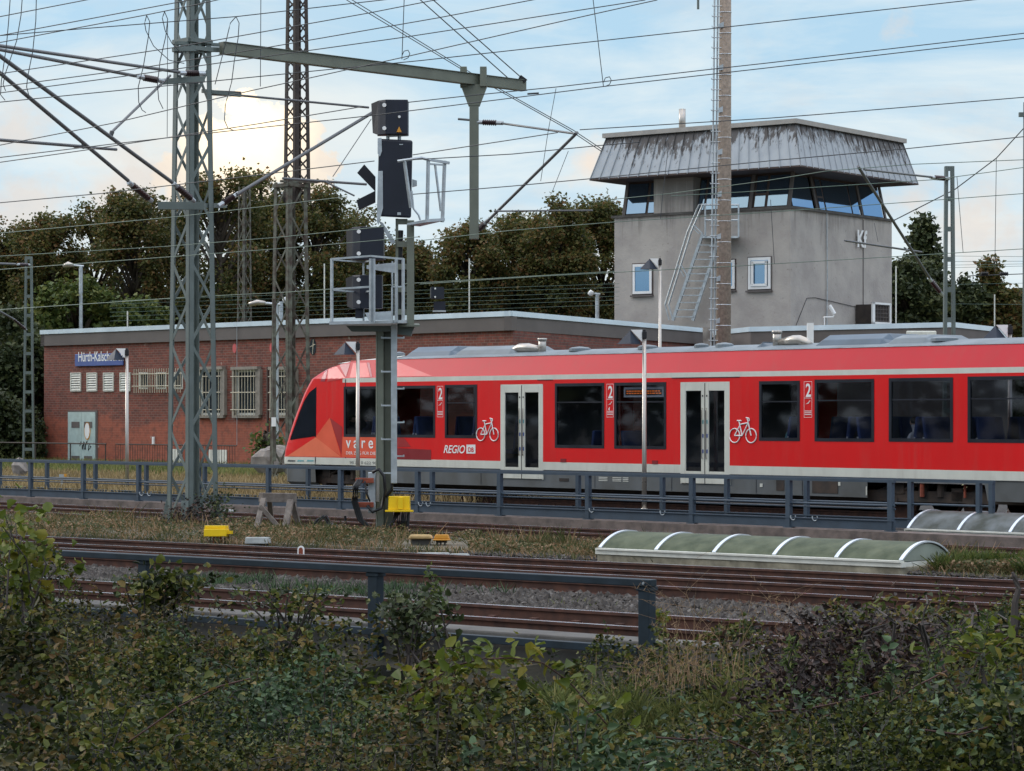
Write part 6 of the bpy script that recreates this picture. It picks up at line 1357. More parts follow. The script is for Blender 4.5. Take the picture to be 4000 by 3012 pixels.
# ------------------------------------------------------------ wires
def wire(pts, name, label, k=None, D=None, px=5.0, mt='wire', sag=0, cat='wire', group='overhead line wires'):
    """pts: photo points along the wire; each wire hangs level, so its height above the eye k fixes its distance"""
    V = []
    for p in pts:
        d = p[2] if len(p) == 3 else D if D else k * F / (HY - p[1])
        V.append(P(p[0], p[1], d))
    m = MB(); W_ = []
    for i in range(len(V) - 1):
        n = 4
        for j in range(n): W_.append(V[i].lerp(V[i + 1], j / n))
    W_.append(V[-1]); m.tube(W_, [max(.004, px * .43 * v.y / F) for v in W_], 6)
    o = m.build(name, M[mt], origin=V[0]); tag(o, label, cat, group); return o
C_, U_ = 3.2, 5.0
WL = [
 ([(-100, 84), (0, 65), (336, 0), (500, -34)], U_, 'topmost left wire leaving the frame above the hanging loops'),
 ([(-100, 157), (0, 139), (706, 7), (860, -25)], U_, 'wire crossing the top left corner just above the twin loops'),
 ([(-100, 184), (0, 166), (572, 58), (760, 20), (900, -12)], U_, 'wire the two slack loops left of the lattice mast hang from'),
 ([(-100, 149), (0, 139), (288, 115), (922, 65), (1494, 0), (1700, -26)], U_, 'wire the slack loop right of the lattice mast hangs from'),
 ([(-100, 303), (0, 288), (672, 187), (900, 147), (1440, 51), (1720, -4)], U_, 'wire passing over the brown mast near the top edge'),
 ([(-100, 353), (0, 339), (528, 269), (1024, 189), (1710, 70), (2100, -4)], 4.6, 'wire rising from the left edge to the top edge over the beam'),
 ([(-100, 375), (0, 363), (485, 298), (900, 240), (1575, 146), (2000, 81), (2520, 0)], 4.4, 'thick wire crossing in front of the long beam'),
 ([(-100, 408), (0, 399), (692, 331), (1300, 270), (1640, 237), (2000, 197), (2789, 111), (3797, 0), (4000, -22)], 4.2, 'long wire reaching the concrete mast high up'),
 ([(-100, 586), (0, 567), (447, 480), (768, 403), (1000, 350), (1208, 305), (1597, 219), (2000, 127), (2324, 54), (2567, 0)], 4.0, 'wire climbing from the black signal box to the top edge'),
 ([(-100, 626), (0, 615), (461, 560), (900, 511), (1456, 451), (2000, 383), (2357, 338), (3000, 265), (4000, 150), (4100, 138)], C_, 'contact wire running in front of the black signal box'),
 ([(-100, 650), (0, 634), (336, 586), (1000, 485), (1419, 416)], 3.3, 'wire ending at the left of the black signal box'),
 ([(1592, 400), (1840, 373), (2173, 340), (2783, 270), (3000, 246), (4000, 130), (4100, 118)], 3.3, 'wire running just above the contact wire at the right'),
 ([(-100, 802), (0, 792), (394, 756), (900, 697), (1462, 629)], 3.1, 'wire passing behind the treetops to the main signal screen'),
 ([(1613, 605), (2000, 546), (2178, 518)], 3.1, 'wire from the signal to the hanging bracket end'),
 ([(2265, 507), (3000, 462), (3186, 448), (4000, 380), (4100, 371)], 3.1, 'wire passing over the tower roof from the hanging bracket'),
 ([(1613, 624), (2000, 602), (2357, 567), (2500, 555)], 3.0, 'wire touching the left end of the tower roof'),
 ([(1613, 759), (2000, 727), (2319, 697), (3000, 629), (3530, 582), (4000, 534), (4100, 524)], 3.1, 'wire crossing the metal roof of the tower'),
 ([(2243, 794), (2621, 756), (3000, 705), (3224, 669), (3560, 642), (4000, 624), (4100, 620)], 3.2, 'green wire crossing the tower windows'),
 ([(2621, 766), (2900, 750), (3650, 702), (4000, 654), (4100, 642)], 3.4, 'wire crossing the tower windows to the right mast'),
 ([(1640, 940), (2000, 900), (2405, 867), (3000, 829), (3476, 795), (4000, 756), (4100, 749)], 3.2, 'wire along the sill of the tower windows'),
 ([(1640, 1110), (2100, 1080), (2900, 1038), (3400, 1008), (4000, 972), (4100, 967)], 3.2, 'wire crossing the small windows of the tower'),
 ([(-100, 920), (0, 911), (700, 846), (1340, 770)], 3.2, 'wire crossing the treetops at the left'),
 ([(-100, 1008), (0, 1001), (646, 963), (1100, 926), (1500, 885)], 3.4, 'wire just above the left channel mast'),
 ([(-100, 1060), (0, 1053), (1100, 971), (1640, 925)], 3.3, 'wire crossing the trees between the two left lamps'),
 ([(-100, 1216), (0, 1210), (750, 1160), (1100, 1143), (1640, 1105), (2400, 1060)], 3.3, 'lowest full wire crossing the trees above the brick roof'),
]
for i, (pts, k, lb) in enumerate(WL): wire(pts, 'overhead_wire', lb, k=k, px=4.6 if i < 17 else 3.6, mt='wire' if i < 17 else 'wireg')
low = [(1170, 1158), (1182, 1172), (1198, 1190), (1214, 1207), (1230, 1222), (1248, 1240)]
for i, (y0, y1) in enumerate(low):
    wire([(430, y0 + 6), (1100, y1 - 6), (1640, y1 - 24), (2420, y1 - 50)], 'distant_wire', ['topmost', 'second', 'third', 'fourth', 'fifth', 'lowest'][i] + ' of the six thin distant wires above the brick roof', D=122, px=1.7, mt='wireg', group='thin distant wires above the roof')
for i, (y0, y1) in enumerate([(1000, 1003), (1022, 1020), (1036, 1030), (1046, 1038), (1112, 1105), (1187, 1190)]):
    wire([(3700, y0), (4060, y1)], 'distant_wire', ['topmost', 'second', 'third', 'fourth', 'fifth', 'lowest'][i] + ' of the six thin distant wires right of the channel mast', D=130, px=1.9, mt='wireg', group='thin distant wires at the right edge')
wire([(1354, 0, 50), (1829, 286, 66), (2232, 513, 85), (2350, 592, 92)], 'stay_wire', 'left strand of the twin wires slanting down from the top edge to the tower roof', px=4)
wire([(1366, -6, 50), (1842, 286, 66), (2240, 509, 85), (2356, 586, 92)], 'stay_wire', 'right strand of the twin wires slanting down from the top edge to the tower roof', px=4)
wire([(1638, -4, 56), (1990, 310, 61.3)], 'stay_wire', 'left wire slanting from the top edge to the beam end', px=5)
wire([(1688, -4, 56), (2035, 302, 61.3)], 'stay_wire', 'right wire slanting from the top edge to the beam end', px=5)
wire([(4060, 430, 70), (4000, 500, 72), (3892, 618, 78), (3730, 740, 88), (3490, 862, 110)], 'stay_wire', 'twin-looking wire slanting from the right edge down to the tower corner', px=5)
wire([(1019, -10), (1018, 200), (1017, 338)], 'dropper_wire', 'thin vertical dropper left of the brown mast', D=32, px=3.6, group='droppers')
for x, lb in ((1570, 'vertical dropper above the black signal box'), (2357, 'slightly slanting dropper left of the tower top')):
    y = 232 if x == 1570 else 336; wire([(x + (9 if x == 1570 else -41), -8), (x, y)], 'dropper_wire', lb, D=30, px=4, group='droppers')
    wire([(x, y - 14), (x + 8, y - 32), (x + 24, y - 36), (x + 31, y - 22), (x + 24, y - 6), (x + 6, y + 2)], 'dropper_loop', 'small loop at the foot of the ' + lb, D=30, px=4, group='dropper loops')
for pts, lb in (([(2172, 345), (2140, 520), (2112, 708)], 'slanting dropper crossing the bracket left of the tower'), ([(2220, 590), (2155, 755)], 'short slanting dropper left of the tower roof'), ([(3892, 618), (3886, 1060)], 'long vertical dropper near the right edge'), ([(3738, 690), (3762, 985)], 'dropper just right of the channel mast'), ([(2612, 560), (2588, 770), (2580, 855)], 'dropper in front of the tower roof'), ([(3010, 780), (3025, 1030)], 'dropper in front of the tower corner'), ([(655, 90), (654, 300), (653, 535)], 'thin dropper left of the lattice mast')):
    wire(pts, 'dropper_wire', lb, D=34, px=3, group='droppers')
for pts, lb in (([(573, 60), (565, 90), (570, 120), (600, 180), (660, 235), (720, 248)], 'right half of the first slack loop left of the mast'), ([(573, 60), (585, 85), (580, 140), (560, 260), (540, 340), (542, 400), (555, 430), (570, 440)], 'first slack loop left of the lattice mast'), ([(643, 46), (634, 70), (645, 120), (672, 170), (715, 215)], 'right half of the second slack loop left of the mast'), ([(643, 46), (655, 75), (648, 140), (625, 240), (615, 330), (620, 390), (637, 425)], 'second slack loop left of the lattice mast'), ([(922, 65), (900, 90), (882, 165), (840, 330)], 'left half of the slack loop right of the mast'), ([(922, 65), (934, 90), (930, 150), (915, 240), (905, 320), (880, 410), (877, 470), (890, 500), (912, 509)], 'slack loop right of the lattice mast'), ([(40, -8), (34, 80), (25, 180), (5, 320), (2, 370), (20, 392)], 'leftmost slack wire in the top left corner'), ([(87, -8), (82, 60), (65, 160), (20, 290), (12, 330), (22, 355)], 'middle slack wire in the top left corner'), ([(142, -8), (140, 80), (128, 200), (108, 300), (104, 340), (112, 370)], 'right slack wire in the top left corner')):
    wire(pts, 'slack_wire', lb, D=34, px=4.2, mt='wire', cat='wire', group='slack connector wires')
wire([(2060, 367, 26), (2105, 364, 26)], 'wire_clamp', 'dark sleeve on the contact wire left of the dropper', px=9, group='wire clamps')
t = thing('line_insulator', 'pair of dark insulators on a wire above the right tree', 'insulator', P(3870, 1070, 110))
for a, b in ((3832, 3860), (3905, 3938)): m = MB(); insul(m, P(a, 1070, 110), P(b, 1070, 110), .10, 5); m.build('insulator', M['black'], t)
m = MB(); m.tube([P(3780, 1078, 110), P(4050, 1068, 110)], .02, 5); m.build('rod', M['wire'], t)
m = MB(); m.tube([P(4004, 400, 70), P(4000, 1400, 70)], .05, 8); m.beam(P(3980, 448, 70), P(4010, 448, 70), .12)
tag(m.build('mast', M['mast'], origin=P(4003, 1400, 70)), 'mast just cut by the right edge', 'mast')

# ------------------------------------------------------------ trees behind
TR = [(20, 815, 330, 150, 'brown-green tree at the left edge'), (190, 800, 300, 146, 'brown-green tree behind the left channel mast'), (370, 770, 260, 150, 'airy tree with sky gaps above the pale green one'), (520, 690, 330, 144, 'tall brown-tinged tree left of the lattice mast'), (660, 780, 300, 150, 'tree filling the gap left of the lattice mast'), (860, 625, 420, 142, 'tallest tree, behind the big lattice mast'), (1020, 650, 330, 148, 'tall tree between the two lattice masts'), (1230, 690, 420, 145, 'broad tree behind the rusty lattice mast'), (1400, 745, 330, 150, 'tree behind the black signal screens'), (1620, 930, 330, 150, 'lower tree right of the signal post'), (1830, 850, 340, 146, 'tree behind the hanging post'), (2020, 800, 360, 150, 'tree left of the small gap before the tower'), (2180, 760, 330, 145, 'brown-tinged tree near the tower'), (2350, 730, 320, 150, 'dark tree touching the left side of the tower')]
for i, (x, y, wp, D, lb) in enumerate(TR):
    n = 5200 if i not in (2, 4, 8) else 3200
    tree('broadleaf_tree', lb, x, y, wp, D, M['lf_tree'], ybot=1340, n=int(n * (2.9 if i in (2, 3, 4, 5, 6, 8, 10) else 4.4)), nb=58, leaf=.20)
tree('pale_green_tree', 'pale green rounded tree above the left roof of the brick building', 300, 1085, 360, 134, M['lf_treeg'], 1340, 9000, 30, .28)
tree('pale_green_tree', 'pale green low tree right of the white lamp head', 530, 1160, 300, 134, M['lf_treeg'], 1380, 6000, 26, .28)
tree('dark_hedge_tree', 'dark tall shrub at the left edge beside the station', 40, 1190, 380, 122, M['lf_treed'], 1830, 14000, 40, .28)
tree('dark_hedge_tree', 'dark ivy-covered shrub touching the left corner of the brick wall', 130, 1290, 240, 121, M['lf_treed'], 1830, 9000, 30, .27)
for x, y, wp, lb in ((95, 1600, 150, 'lower green shrub at the foot of the left channel mast'), (-10, 1500, 200, 'lower green shrub at the left edge')):
    tree('green_shrub', lb, x, y, wp, 118, M['lf_treed'], 1840, 7000, 24, .20)
tree('conifer_tree', 'pointed dark tree right of the tower', 3610, 868, 330, 150, M['lf_treed'], 1340, 13000, 34, .30, True)
tree('broadleaf_tree', 'dark round tree at the foot of the pointed tree', 3560, 1010, 330, 146, M['lf_treed'], 1340, 11000, 34, .30)
tree('broadleaf_tree', 'dark tree between the channel mast and the small pointed tree', 3740, 1080, 260, 150, M['lf_treed'], 1340, 9000, 30, .30)
tree('conifer_tree', 'small pointed reddish tree near the right edge', 3870, 1035, 190, 150, M['lf_tree'], 1340, 5000, 24, .28, True)
tree('broadleaf_tree', 'thin low tree at the right edge', 3950, 1120, 150, 150, M['lf_tree'], 1340, 3200, 22, .28)
# far wood that closes the horizon
pts = []
for _ in range(26000):
    x = rng.uniform(-500, 4500); y = rng.uniform(1150, 1640); pts.append(tuple(P(x, y, rng.uniform(158, 166))))
tag(leaves(pts, 1.1, .8, 'far_wood', M['lf_treed']), 'dark wood closing the horizon behind the station', 'woodland', kind='stuff')
# the wood goes on to the left and behind the viewer, outside the picture: the windows mirror it
q_ = np.concatenate([np.stack([rng.uniform(-74, -66, 9000), rng.uniform(-40, 130, 9000), 11.5 * rng.random(9000) ** .8], 1), np.stack([rng.uniform(-80, 90, 9000), rng.uniform(-52, -44, 9000), 10 * rng.random(9000) ** .8], 1)])
q_[:, 2] *= .75 + .5 * vn(q_[:, 0] * .13 + 50, q_[:, 1] * .13 + 70)
tag(leaves(q_, 1.5, 1.1, 'side_wood', M['lf_treed']), 'dark wood beside the line, out of the picture', 'woodland', kind='stuff')
tree('small_bush', 'little green bush at the foot of the rusty mast', 1040, 1715, 70, 90, M['lf_treeg'], 1800, 500, 6, .18)

# ------------------------------------------------------------ grass and weeds
def scatter(fr, x0, x1, b0, b1, n, z=0, dens=None):
    a0, a1 = min(fr.a(x0, b0), fr.a(x0, b1)), max(fr.a(x1, b0), fr.a(x1, b1)); a = rng.uniform(a0, a1, n); b = rng.uniform(b0, b1, n)
    if dens is not None:
        v = dens(a, b); k = rng.random(n) < v; a, b = a[k], b[k]
    q = np.stack([fr.O.x + fr.u.x * a + fr.n.x * b, fr.O.y + fr.u.y * a + fr.n.y * b, np.full(len(a), z)], 1); return q
def patch(sc, th): return lambda a, b: np.clip((np.sin(a * sc) + np.sin(b * sc * 1.7 + a * .6) + np.sin(a * sc * 2.3 + 1.3) * .6 - th) * 1.2, 0, 1)
tag(blades(scatter(FR, -100, 1250, 16, 30, 26000, -.04), .30, .018, 'green_grass', M['lf_g']), 'green grass at the foot of the brick wall', 'grass', kind='stuff')
tag(blades(scatter(FR, -100, 1300, .5, 16, 32000, -.04), .26, .018, 'dry_lawn', M['lf_d']), 'yellow dry grass behind the far railing', 'grass', kind='stuff')
# the weed strip between the far track and the near ones
def between(n, lo=.0, hi=1.0, x0=-100, x1=4100, rowlo=None):
    x = rng.uniform(x0, x1, n); f = rng.uniform(lo, hi, n)
    Dn = np.array([FF.D(v, 11.5) for v in x]); Df = np.array([FD.D(v, -3.6) for v in x]); d = Dn + (Df - Dn) * f
    ok = (Df > Dn + .3); X = (x - CX) / F * d
    aa = (X - FS1.O.x) * FS1.u.x + (d - FS1.O.y) * FS1.u.y; bb = (X - FS1.O.x) * FS1.n.x + (d - FS1.O.y) * FS1.n.y
    ok &= ~((aa > -.1) & (aa < FS1.a(3520) + .1) & (bb > -.12) & (bb < 1.55))
    ok &= ~((x > 1575) & (x < 1830) & (d > 41) & (d < 46)); ok &= ~((x > 940) & (x < 1060) & (d > 44) & (d < 46.8)); ok &= ~((x > 780) & (x < 920) & (d > 45) & (d < 47.6))
    return np.stack([X, d, np.full(n, -.075)], 1)[ok]
b_ = between(30000); pk = np.sin(b_[:, 0] * 1.1) + np.sin(b_[:, 1] * 1.7) + rng.normal(size=len(b_)) * .8
tag(blades(b_[pk > .3], .13, .009, 'weeds', M['lf_w'], .9), 'low weeds and dry stems in the strip between the tracks', 'weeds', kind='stuff')
wl = between(60000); wl = wl[vn(wl[:, 0] * 1.3, wl[:, 1] * .9) + rng.normal(size=len(wl)) * .12 > .50]; wl[:, 2] += vn(wl[:, 0] * 1.3, wl[:, 1] * .9) * .30 * rng.random(len(wl))
tag(leaves(wl, .055, .04, 'weed_leaves', M['lf_w'], up=.5), 'small leafy weeds in the strip between the tracks', 'weeds', kind='stuff')
tag(blades(scatter(FD, -100, 4100, -2.9, -1.7, 6000, -.2, patch(.9, .6)), .14, .012, 'track_grass', M['lf_g'], .5), 'sparse green grass between the far rails', 'grass', kind='stuff')
tag(blades(scatter(FF, 900, 1500, 1.8, bB - .8, 5200, -.2, patch(2.0, -.4)), .17, .008, 'track_grass', M['lf_c'], .4), 'green grass tufts between the nearest tracks left of the handrail post', 'grass', kind='stuff')
tag(blades(scatter(FF, 1800, 3200, 2.0, bB - .8, 1500, -.2, patch(2.4, .9)), .10, .007, 'track_grass', M['lf_g'], .5), 'sparse grass among the ballast right of the handrail post', 'grass', kind='stuff')
tw = between(9000); tw = tw[(vn(tw[:, 0] * 1.1 + 3, tw[:, 1] * .8) > .66)]
tag(blades(tw, .30, .010, 'tall_weeds', M['lf_w'], .35), 'taller weed clumps in the strip between the tracks', 'weeds', kind='stuff')
kw = between(5000, 0, .8, 3650, 4100); kw = kw[vn(kw[:, 0] * 1.7, kw[:, 1] * 1.2 + 4) > .62]
tag(blades(kw, .22, .012, 'kerb_weeds', M['lf_treeg'], .5), 'green weeds right of the curved skylight', 'weeds', kind='stuff')
tag(blades(scatter(FF, -100, 4100, 11.0, 11.9, 4200, -.12), .12, .010, 'verge_weeds', M['lf_w'], .5), 'dry stems along the third track', 'weeds', kind='stuff')
for x, y, D, s_ in ((770, 2010, 54.5, .30), (845, 1990, 54.6, .38), (700, 2030, 54, .22)):
    c = P(x, y, D); q = np.array(c) + rng.normal(size=(420, 3)) * np.array([.22, .2, s_ * .7]); 
    o = leaves(q, .07, .05, 'ivy_clump', M['lf_x'] if x != 845 else M['lf_treed'], origin=tuple(c)); tag(o, {770: 'dry brown vine tangle between the mast feet', 845: 'dark vine climbing the right foot of the lattice mast', 700: 'low dry vine at the left foot of the lattice mast'}[x], 'plant', 'vines at the mast foot', 'stuff')

# ------------------------------------------------------------ foreground bank: shrubs, brambles, dry grass
PX = [-100, 0, 200, 380, 520, 640, 760, 900, 1100, 1350, 1600, 1900, 2200, 2500, 2700, 2950, 3150, 3300, 3450, 3650, 3850, 4100]
PY = [2120, 2130, 2160, 2230, 2230, 2270, 2330, 2370, 2400, 2410, 2480, 2620, 2660, 2640, 2600, 2560, 2500, 2400, 2350, 2310, 2280, 2260]
D_FAR, D_NEAR = 25.0, 12.5
def canopy(x, d):
    x = np.asarray(x, float); d = np.asarray(d, float)
    yt = np.interp(x, PX, PY); f = np.clip((D_FAR - d) / (D_FAR - D_NEAR), 0, 1); y = yt + (3150 - yt) * f ** 1.15
    z = CH - (y - HY) * d / F; X = (x - CX) / F * d + 40
    return z + (vn(X * .8, d * .8) - .56) * .85 + (vn(X * 2.2 + 7, d * 2.2) - .57) * .60 + (vn(X * 5 + 3, d * 5) - .5) * .16
def bank(name, label, x0, x1, d0, d1, n, m_, leaf=.055, thick=.24, group='shrubs on the foreground bank', wr=.62):
    cx_, cd = (x0 + x1) / 2, (d0 + d1) / 2; base = Vector(((cx_ - CX) / F * cd, cd, gz((cx_ - CX) / F * cd, cd)))
    t = thing(name, label, 'shrub', base, group)
    # soft-edged patch
    x = rng.normal(size=n) * (x1 - x0) * .27 + cx_; d = rng.normal(size=n) * (d1 - d0) * .30 + cd; d = np.clip(d, D_NEAR - 1, D_FAR)
    Xw = (x - CX) / F * d; dens = np.clip((vn(Xw * 3.3 + 90, d * 3.3 + 5) * .6 + vn(Xw * 1.1 + 30, d * 1.1 + 9) * .5 - .33) * 2.6, .10, 1); k_ = dens > rng.random(n); x, d = x[k_], d[k_]; nn_ = len(x)
    z = canopy(x, d) - rng.exponential(thick, nn_) + rng.normal(size=nn_) * .03
    pts = [np.stack([(x - CX) / F * d, d, z], 1)]; m = MB()
    for k in range(26):                                              # shoots that rise out of the mass
        xx = rng.normal() * (x1 - x0) * .27 + cx_; dd = float(np.clip(rng.normal() * (d1 - d0) * .28 + cd, D_NEAR, D_FAR)); X_ = (xx - CX) / F * dd; zc_ = float(canopy(xx, dd))
        L_ = rng.uniform(.18, .55); th = rng.random() * 6.28; le = rng.uniform(.1, .9); r0 = Vector((X_, dd, zc_ - .25)); r1 = r0 + Vector((math.cos(th) * le * .15, math.sin(th) * le * .15, L_ * .7)); r2 = r1 + Vector((math.cos(th) * le * L_ * .6, math.sin(th) * le * L_ * .6, L_ * (.45 - le * .5)))
        m.tube([r0, r1, r2], [.006, .004, .0015], 4); w_ = []
        for q in range(int(L_ * 45)): f = .25 + .75 * rng.random(); w_.append(tuple((r0.lerp(r1, f * 2) if f < .5 else r1.lerp(r2, f * 2 - 1)) + Vector(rng.normal(size=3) * leaf * .35)))
        pts.append(np.array(w_))
    leaves(np.concatenate(pts), leaf, leaf * wr, 'leaves', m_, t, up=.12, full=True)
    m.build('stems', M['twig'], t)['kind'] = 'stuff'; return t
desc = ['leftmost', 'second', 'third', 'fourth', 'fifth', 'sixth', 'seventh', 'last']
rowsD = [(21.5, 25.5, 'back', 9500, .060), (18, 22.5, 'upper middle', 9500, .056), (15, 19, 'lower middle', 9500, .048), (12, 16, 'front', 9500, .040)]
pal = ['lf_a', 'lf_b', 'lf_a', 'lf_b', 'lf_a', 'lf_c', 'lf_a', 'lf_a']
look = {'lf_a': 'green and olive', 'lf_b': 'brown-tinged', 'lf_c': 'blue-green'}
for ri, (d0, d1, rn, n, lf_) in enumerate(rowsD):
    for ci in range(8):
        x0 = -250 + ci * 560; mt = pal[(ci + ri * 3) % 8]
        if 4 <= ci <= 5 and ri == 0: mt = 'lf_a'
        lf_ = (.030, .046, .058, .036, .066, .042, .052)[(ci * 3 + ri * 2) % 7] * (1.15 if ri < 2 else .95); n = int(min(19000, 9500 * (.052 / lf_) ** 1.6)) if True else n
        bank('bank_shrub', '%s small-leaved shrub, %s in the %s row of the overgrown bank' % (look[mt], desc[ci], rn), x0 - 80, x0 + 720, d0, d1, n, M[mt], lf_)
# underlying matted undergrowth so nothing bare shows
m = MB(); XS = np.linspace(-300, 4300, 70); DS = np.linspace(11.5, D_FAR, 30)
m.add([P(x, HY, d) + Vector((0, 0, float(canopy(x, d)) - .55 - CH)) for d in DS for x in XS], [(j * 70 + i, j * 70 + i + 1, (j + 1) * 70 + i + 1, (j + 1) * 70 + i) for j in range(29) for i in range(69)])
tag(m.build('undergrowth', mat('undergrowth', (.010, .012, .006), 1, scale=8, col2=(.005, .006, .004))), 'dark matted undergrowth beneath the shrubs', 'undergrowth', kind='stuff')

def spray(name, label, cx_, y, D, w_, h_, n, m_, leaf, wr=.62, stems=5, cat='shrub', droop=0, ybase=None, stemm='twig', up=.3):
    base = P(cx_, ybase or y + h_, D); t = thing(name, label, cat, base); s = D / F
    pts = []; m = MB()
    for k in range(stems):
        tip = P(cx_ + rng.normal() * w_ * .33, y - h_ * .3 + abs(rng.normal()) * h_ * .3, D + rng.normal() * .25); root = base + Vector((rng.normal() * .1, rng.normal() * .1, -.25)); mid = root.lerp(tip, .55) + Vector((rng.normal() * .08, 0, .1))
        path = [root, mid, tip]; m.tube(path, [.012, .008, .004], 5)
        for j in range(n // stems):
            f = .25 + .75 * rng.random(); p = (root.lerp(mid, f * 2) if f < .5 else mid.lerp(tip, f * 2 - 1)); pts.append(tuple(p + Vector(rng.normal(size=3) * np.array([w_ * .16, w_ * .12, h_ * .13]) * s)))
    m.build('stems', M[stemm], t)['kind'] = 'stuff'; leaves(pts, leaf, leaf * wr, 'leaves', m_, t, up=up, droop=droop, full=True); return t
spray('leafy_sapling', 'bright yellow-green sapling with big leaves at the left edge', 110, 2130, 23, 330, 420, 260, M['lf_y'], .10, .8, 9, ybase=2330)
spray('leafy_shrub', 'olive shrub rising over the rails left of the handrail post', 640, 2270, 24, 260, 190, 520, M['lf_a'], .07, .8, 14, ybase=2390)
spray('leafy_shrub', 'low leafy sprig over the nearest rail left of the post', 1130, 2310, 24, 420, 90, 330, M['lf_a'], .06, .7, 12, ybase=2450)
spray('leafy_shrub', 'dark ivy clump right of the handrail post', 1600, 2360, 24, 200, 150, 520, M['lf_treed'], .065, .85, 12, ybase=2490)
spray('leafy_sprig', 'light green sprig standing right of the dark ivy clump', 1710, 2270, 24, 50, 180, 70, M['lf_treeg'], .06, .7, 2, ybase=2440)
spray('leafy_sprig', 'small yellow-green weed right of the end post', 2575, 2385, 27, 60, 60, 60, M['lf_y'], .06, .7, 3, ybase=2420)
def bramble(label, path, D, n, m_, leaf, side=.14, stemr=.0055, group='bramble canes'):
    V = [P(x, y, D + k * .05) for k, (x, y) in enumerate(path)]; t = thing('bramble_cane', label, 'bramble', V[-1], group)
    W_ = []
    for i in range(len(V) - 1):
        for j in range(5): W_.append(V[i].lerp(V[i + 1], j / 5))
    W_.append(V[-1]); m = MB(); m.tube(W_, stemr, 6); m.build('cane', M['stem'], t, True)
    pts = []
    for k in range(n):
        p = W_[int(rng.random() * (len(W_) - 1))]; c = p + Vector((rng.normal() * side, rng.normal() * side * .5, rng.normal() * side * .4 + .02)); pts.append(tuple(c))
    leaves(pts, leaf, leaf * .62, 'leaves', m_, t, up=.8, fold=.18, full=True); return t
bramble('red bramble cane arching over the parapet with yellow-green leaves', [(1900, 2575), (2000, 2570), (2120, 2590), (2220, 2660), (2300, 2750), (2370, 2830)], 17, 60, M['lf_y'], .10, .15)
bramble('yellow-green bramble branch left of the red cane', [(1600, 2720), (1700, 2650), (1780, 2600), (1900, 2570), (1990, 2570)], 17, 90, M['lf_y'], .095, .16)
bramble('bramble shoot dropping below the yellow branch', [(1700, 2640), (1720, 2720), (1700, 2850)], 16.5, 40, M['lf_y'], .09, .12)
bramble('blue-green bramble spray at the bottom right of centre', [(2560, 2880), (2700, 2890), (2820, 2880), (2950, 2940), (3000, 3000)], 13.5, 130, M['lf_c'], .050, .16)
bramble('blue-green bramble spray in the bottom right corner', [(3600, 2850), (3750, 2870), (3900, 2830), (4020, 2900)], 13.5, 130, M['lf_c'], .052, .18)
bramble('bramble cane with yellow leaves on the right bank', [(3700, 2520), (3850, 2560), (3950, 2480), (4040, 2500)], 17, 90, M['lf_y'], .085, .17)
bramble('bare-looking cane crossing the right bank', [(3250, 2960), (3450, 2760), (3560, 2690), (3700, 2620)], 15, 30, M['lf_b'], .07, .12)
bramble('bramble cane with pale leaves above the bottom edge at the right', [(3000, 2780), (3150, 2770), (3300, 2740), (3450, 2700)], 15, 90, M['lf_c'], .050, .14)
bramble('olive bramble cane low at the left', [(500, 2900), (700, 2760), (860, 2680), (980, 2650)], 15, 70, M['lf_a'], .06, .15)
# dead blackened shrub, right
t = spray('dead_shrub', 'withered black-brown shrub on the right bank before the rails', 3330, 2440, 19.5, 620, 260, 1800, M['lf_x'], .06, .5, 22, ybase=2760)
spray('dead_shrub', 'withered brown shrub sloping down left of the black one', 3130, 2600, 18.5, 300, 200, 900, M['lf_x'], .055, .5, 14, ybase=2800)
m = MB(); r4 = random.Random(9)
for k in range(16):
    x = r4.uniform(3350, 3960); y = r4.uniform(2330, 2480); pth = [P(x, y + 160, 18.5)]
    for j in range(4): x += r4.uniform(-45, 60); y -= r4.uniform(-10, 55); pth.append(P(x, y + 100, 18.5 + r4.uniform(-.2, .2)))
    m.tube(pth, [.016, .013, .010, .007, .004], 5)
tag(m.build('bare_branches', M['twig'], origin=P(3650, 2600, 18.5)), 'tangle of thin bare twigs over the dead shrub', 'branches', kind='stuff'); m = MB()
m.tube([P(3960, 2450, 18), P(3965, 2350, 18), P(3980, 2300, 18), P(3960, 2250, 18), P(3955, 2235, 18)], [.03, .026, .022, .018, .01], 6)
tag(m.build('bare_branch', M['twig'], origin=P(3960, 2450, 18)), 'thick bare dark branch sticking up at the right edge', 'branch')
# weedy spikes
for i, (x, y) in enumerate(((3090, 2540), (3620, 2560), (3380, 2560), (3850, 2420), (3880, 2520), (3740, 2480), (3480, 2590))):
    spray('leafy_spike', ['upright green weed left of the dead shrub', 'upright green weed above the yellow brambles', 'upright green weed within the dead shrub', 'tallest upright green weed near the right edge', 'second upright green weed near the right edge', 'upright green weed below the bare branches', 'short upright green weed right of the dead shrub'][i], x, y, 18, 45, 150, 110, M['lf_treeg'], .06, .28, 2, 'weed', ybase=y + 170, up=.1)
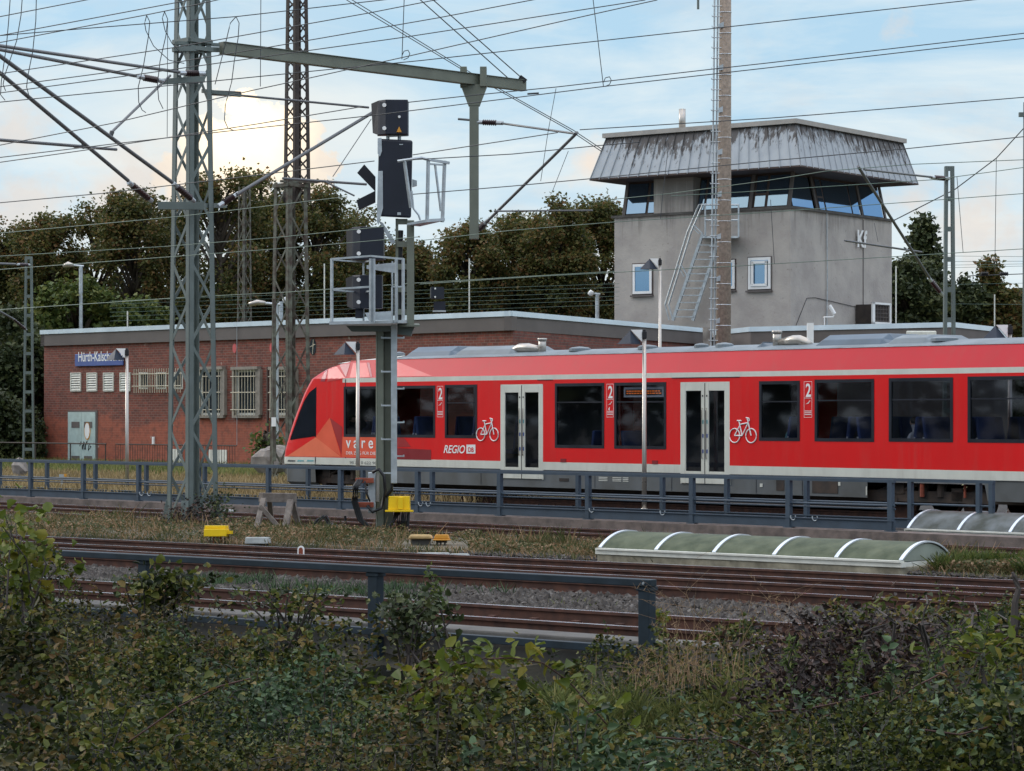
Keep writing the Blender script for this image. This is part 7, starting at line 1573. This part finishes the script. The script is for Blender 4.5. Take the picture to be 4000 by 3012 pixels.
# tall dry grass by the end of the handrail
def drytuft(label, xs, ys, D, n, hpx, group='tall dry grass tufts'):
    base = P(sum(xs) / 2, ys[1], D); m = MB(); s = D / F
    for k in range(n):
        x = rng.normal() * (xs[1] - xs[0]) * .3 + sum(xs) / 2; y = rng.uniform(*ys) + 40; h = hpx * rng.uniform(.25, 1) ** 1.3; lean = rng.normal() * .22; p0 = P(x, y, D + rng.uniform(-.4, .4))
        c1 = Vector((lean * h * s * .3, rng.normal() * .05, h * s * .45)); c2 = c1 + Vector((lean * h * s * .6, rng.normal() * .06, h * s * .35)); c3 = c2 + Vector((lean * h * s * 1.3, rng.normal() * .08, h * s * .2 * (1 - abs(lean))))
        th = .0022 * rng.uniform(.6, 1.2); m.tube([p0, p0 + c1, p0 + c2, p0 + c3], [th, th * .9, th * .7, th * .35], 4, caps=False)
        if rng.random() < .4:
            for _ in range(9): q = (p0 + c2).lerp(p0 + c3, rng.uniform(0, 1)); m.tube([q, q + Vector((rng.normal() * .025, rng.normal() * .02, .02 + rng.random() * .03))], [.002, .0008], 3)
    o = m.build('dry_grass_tuft', M['drygrass'], origin=base); tag(o, label, 'grass tuft', group, 'stuff'); return o
drytuft('tall dry grass stalks just right of the end post', (2560, 2760), (2600, 2680), 21, 26, 480); drytuft('tall dry grass stalks before the skylight end', (2720, 3050), (2580, 2660), 21, 26, 440)
drytuft('single group of very tall stalks right of the end post', (2630, 2710), (2600, 2650), 21, 6, 620); drytuft('dry grass stalks left of the dead shrub', (3000, 3280), (2520, 2600), 21, 20, 330)
drytuft('short dry grass at the foot of the end post', (2380, 2900), (2600, 2680), 21, 120, 150)
b_ = np.array([tuple(P(rng.uniform(2150, 3300), rng.uniform(2580, 2760), 20.5 + rng.uniform(-1.5, 1.5))) for _ in range(9000)]); b_[:, 2] = [canopy(CX + F * p[0] / p[1], p[1]) - .12 for p in b_]
tag(blades(b_, .17, .006, 'bank_grass', M['lf_g'], .6), 'green and straw grass on the bank below the end post', 'grass', kind='stuff')
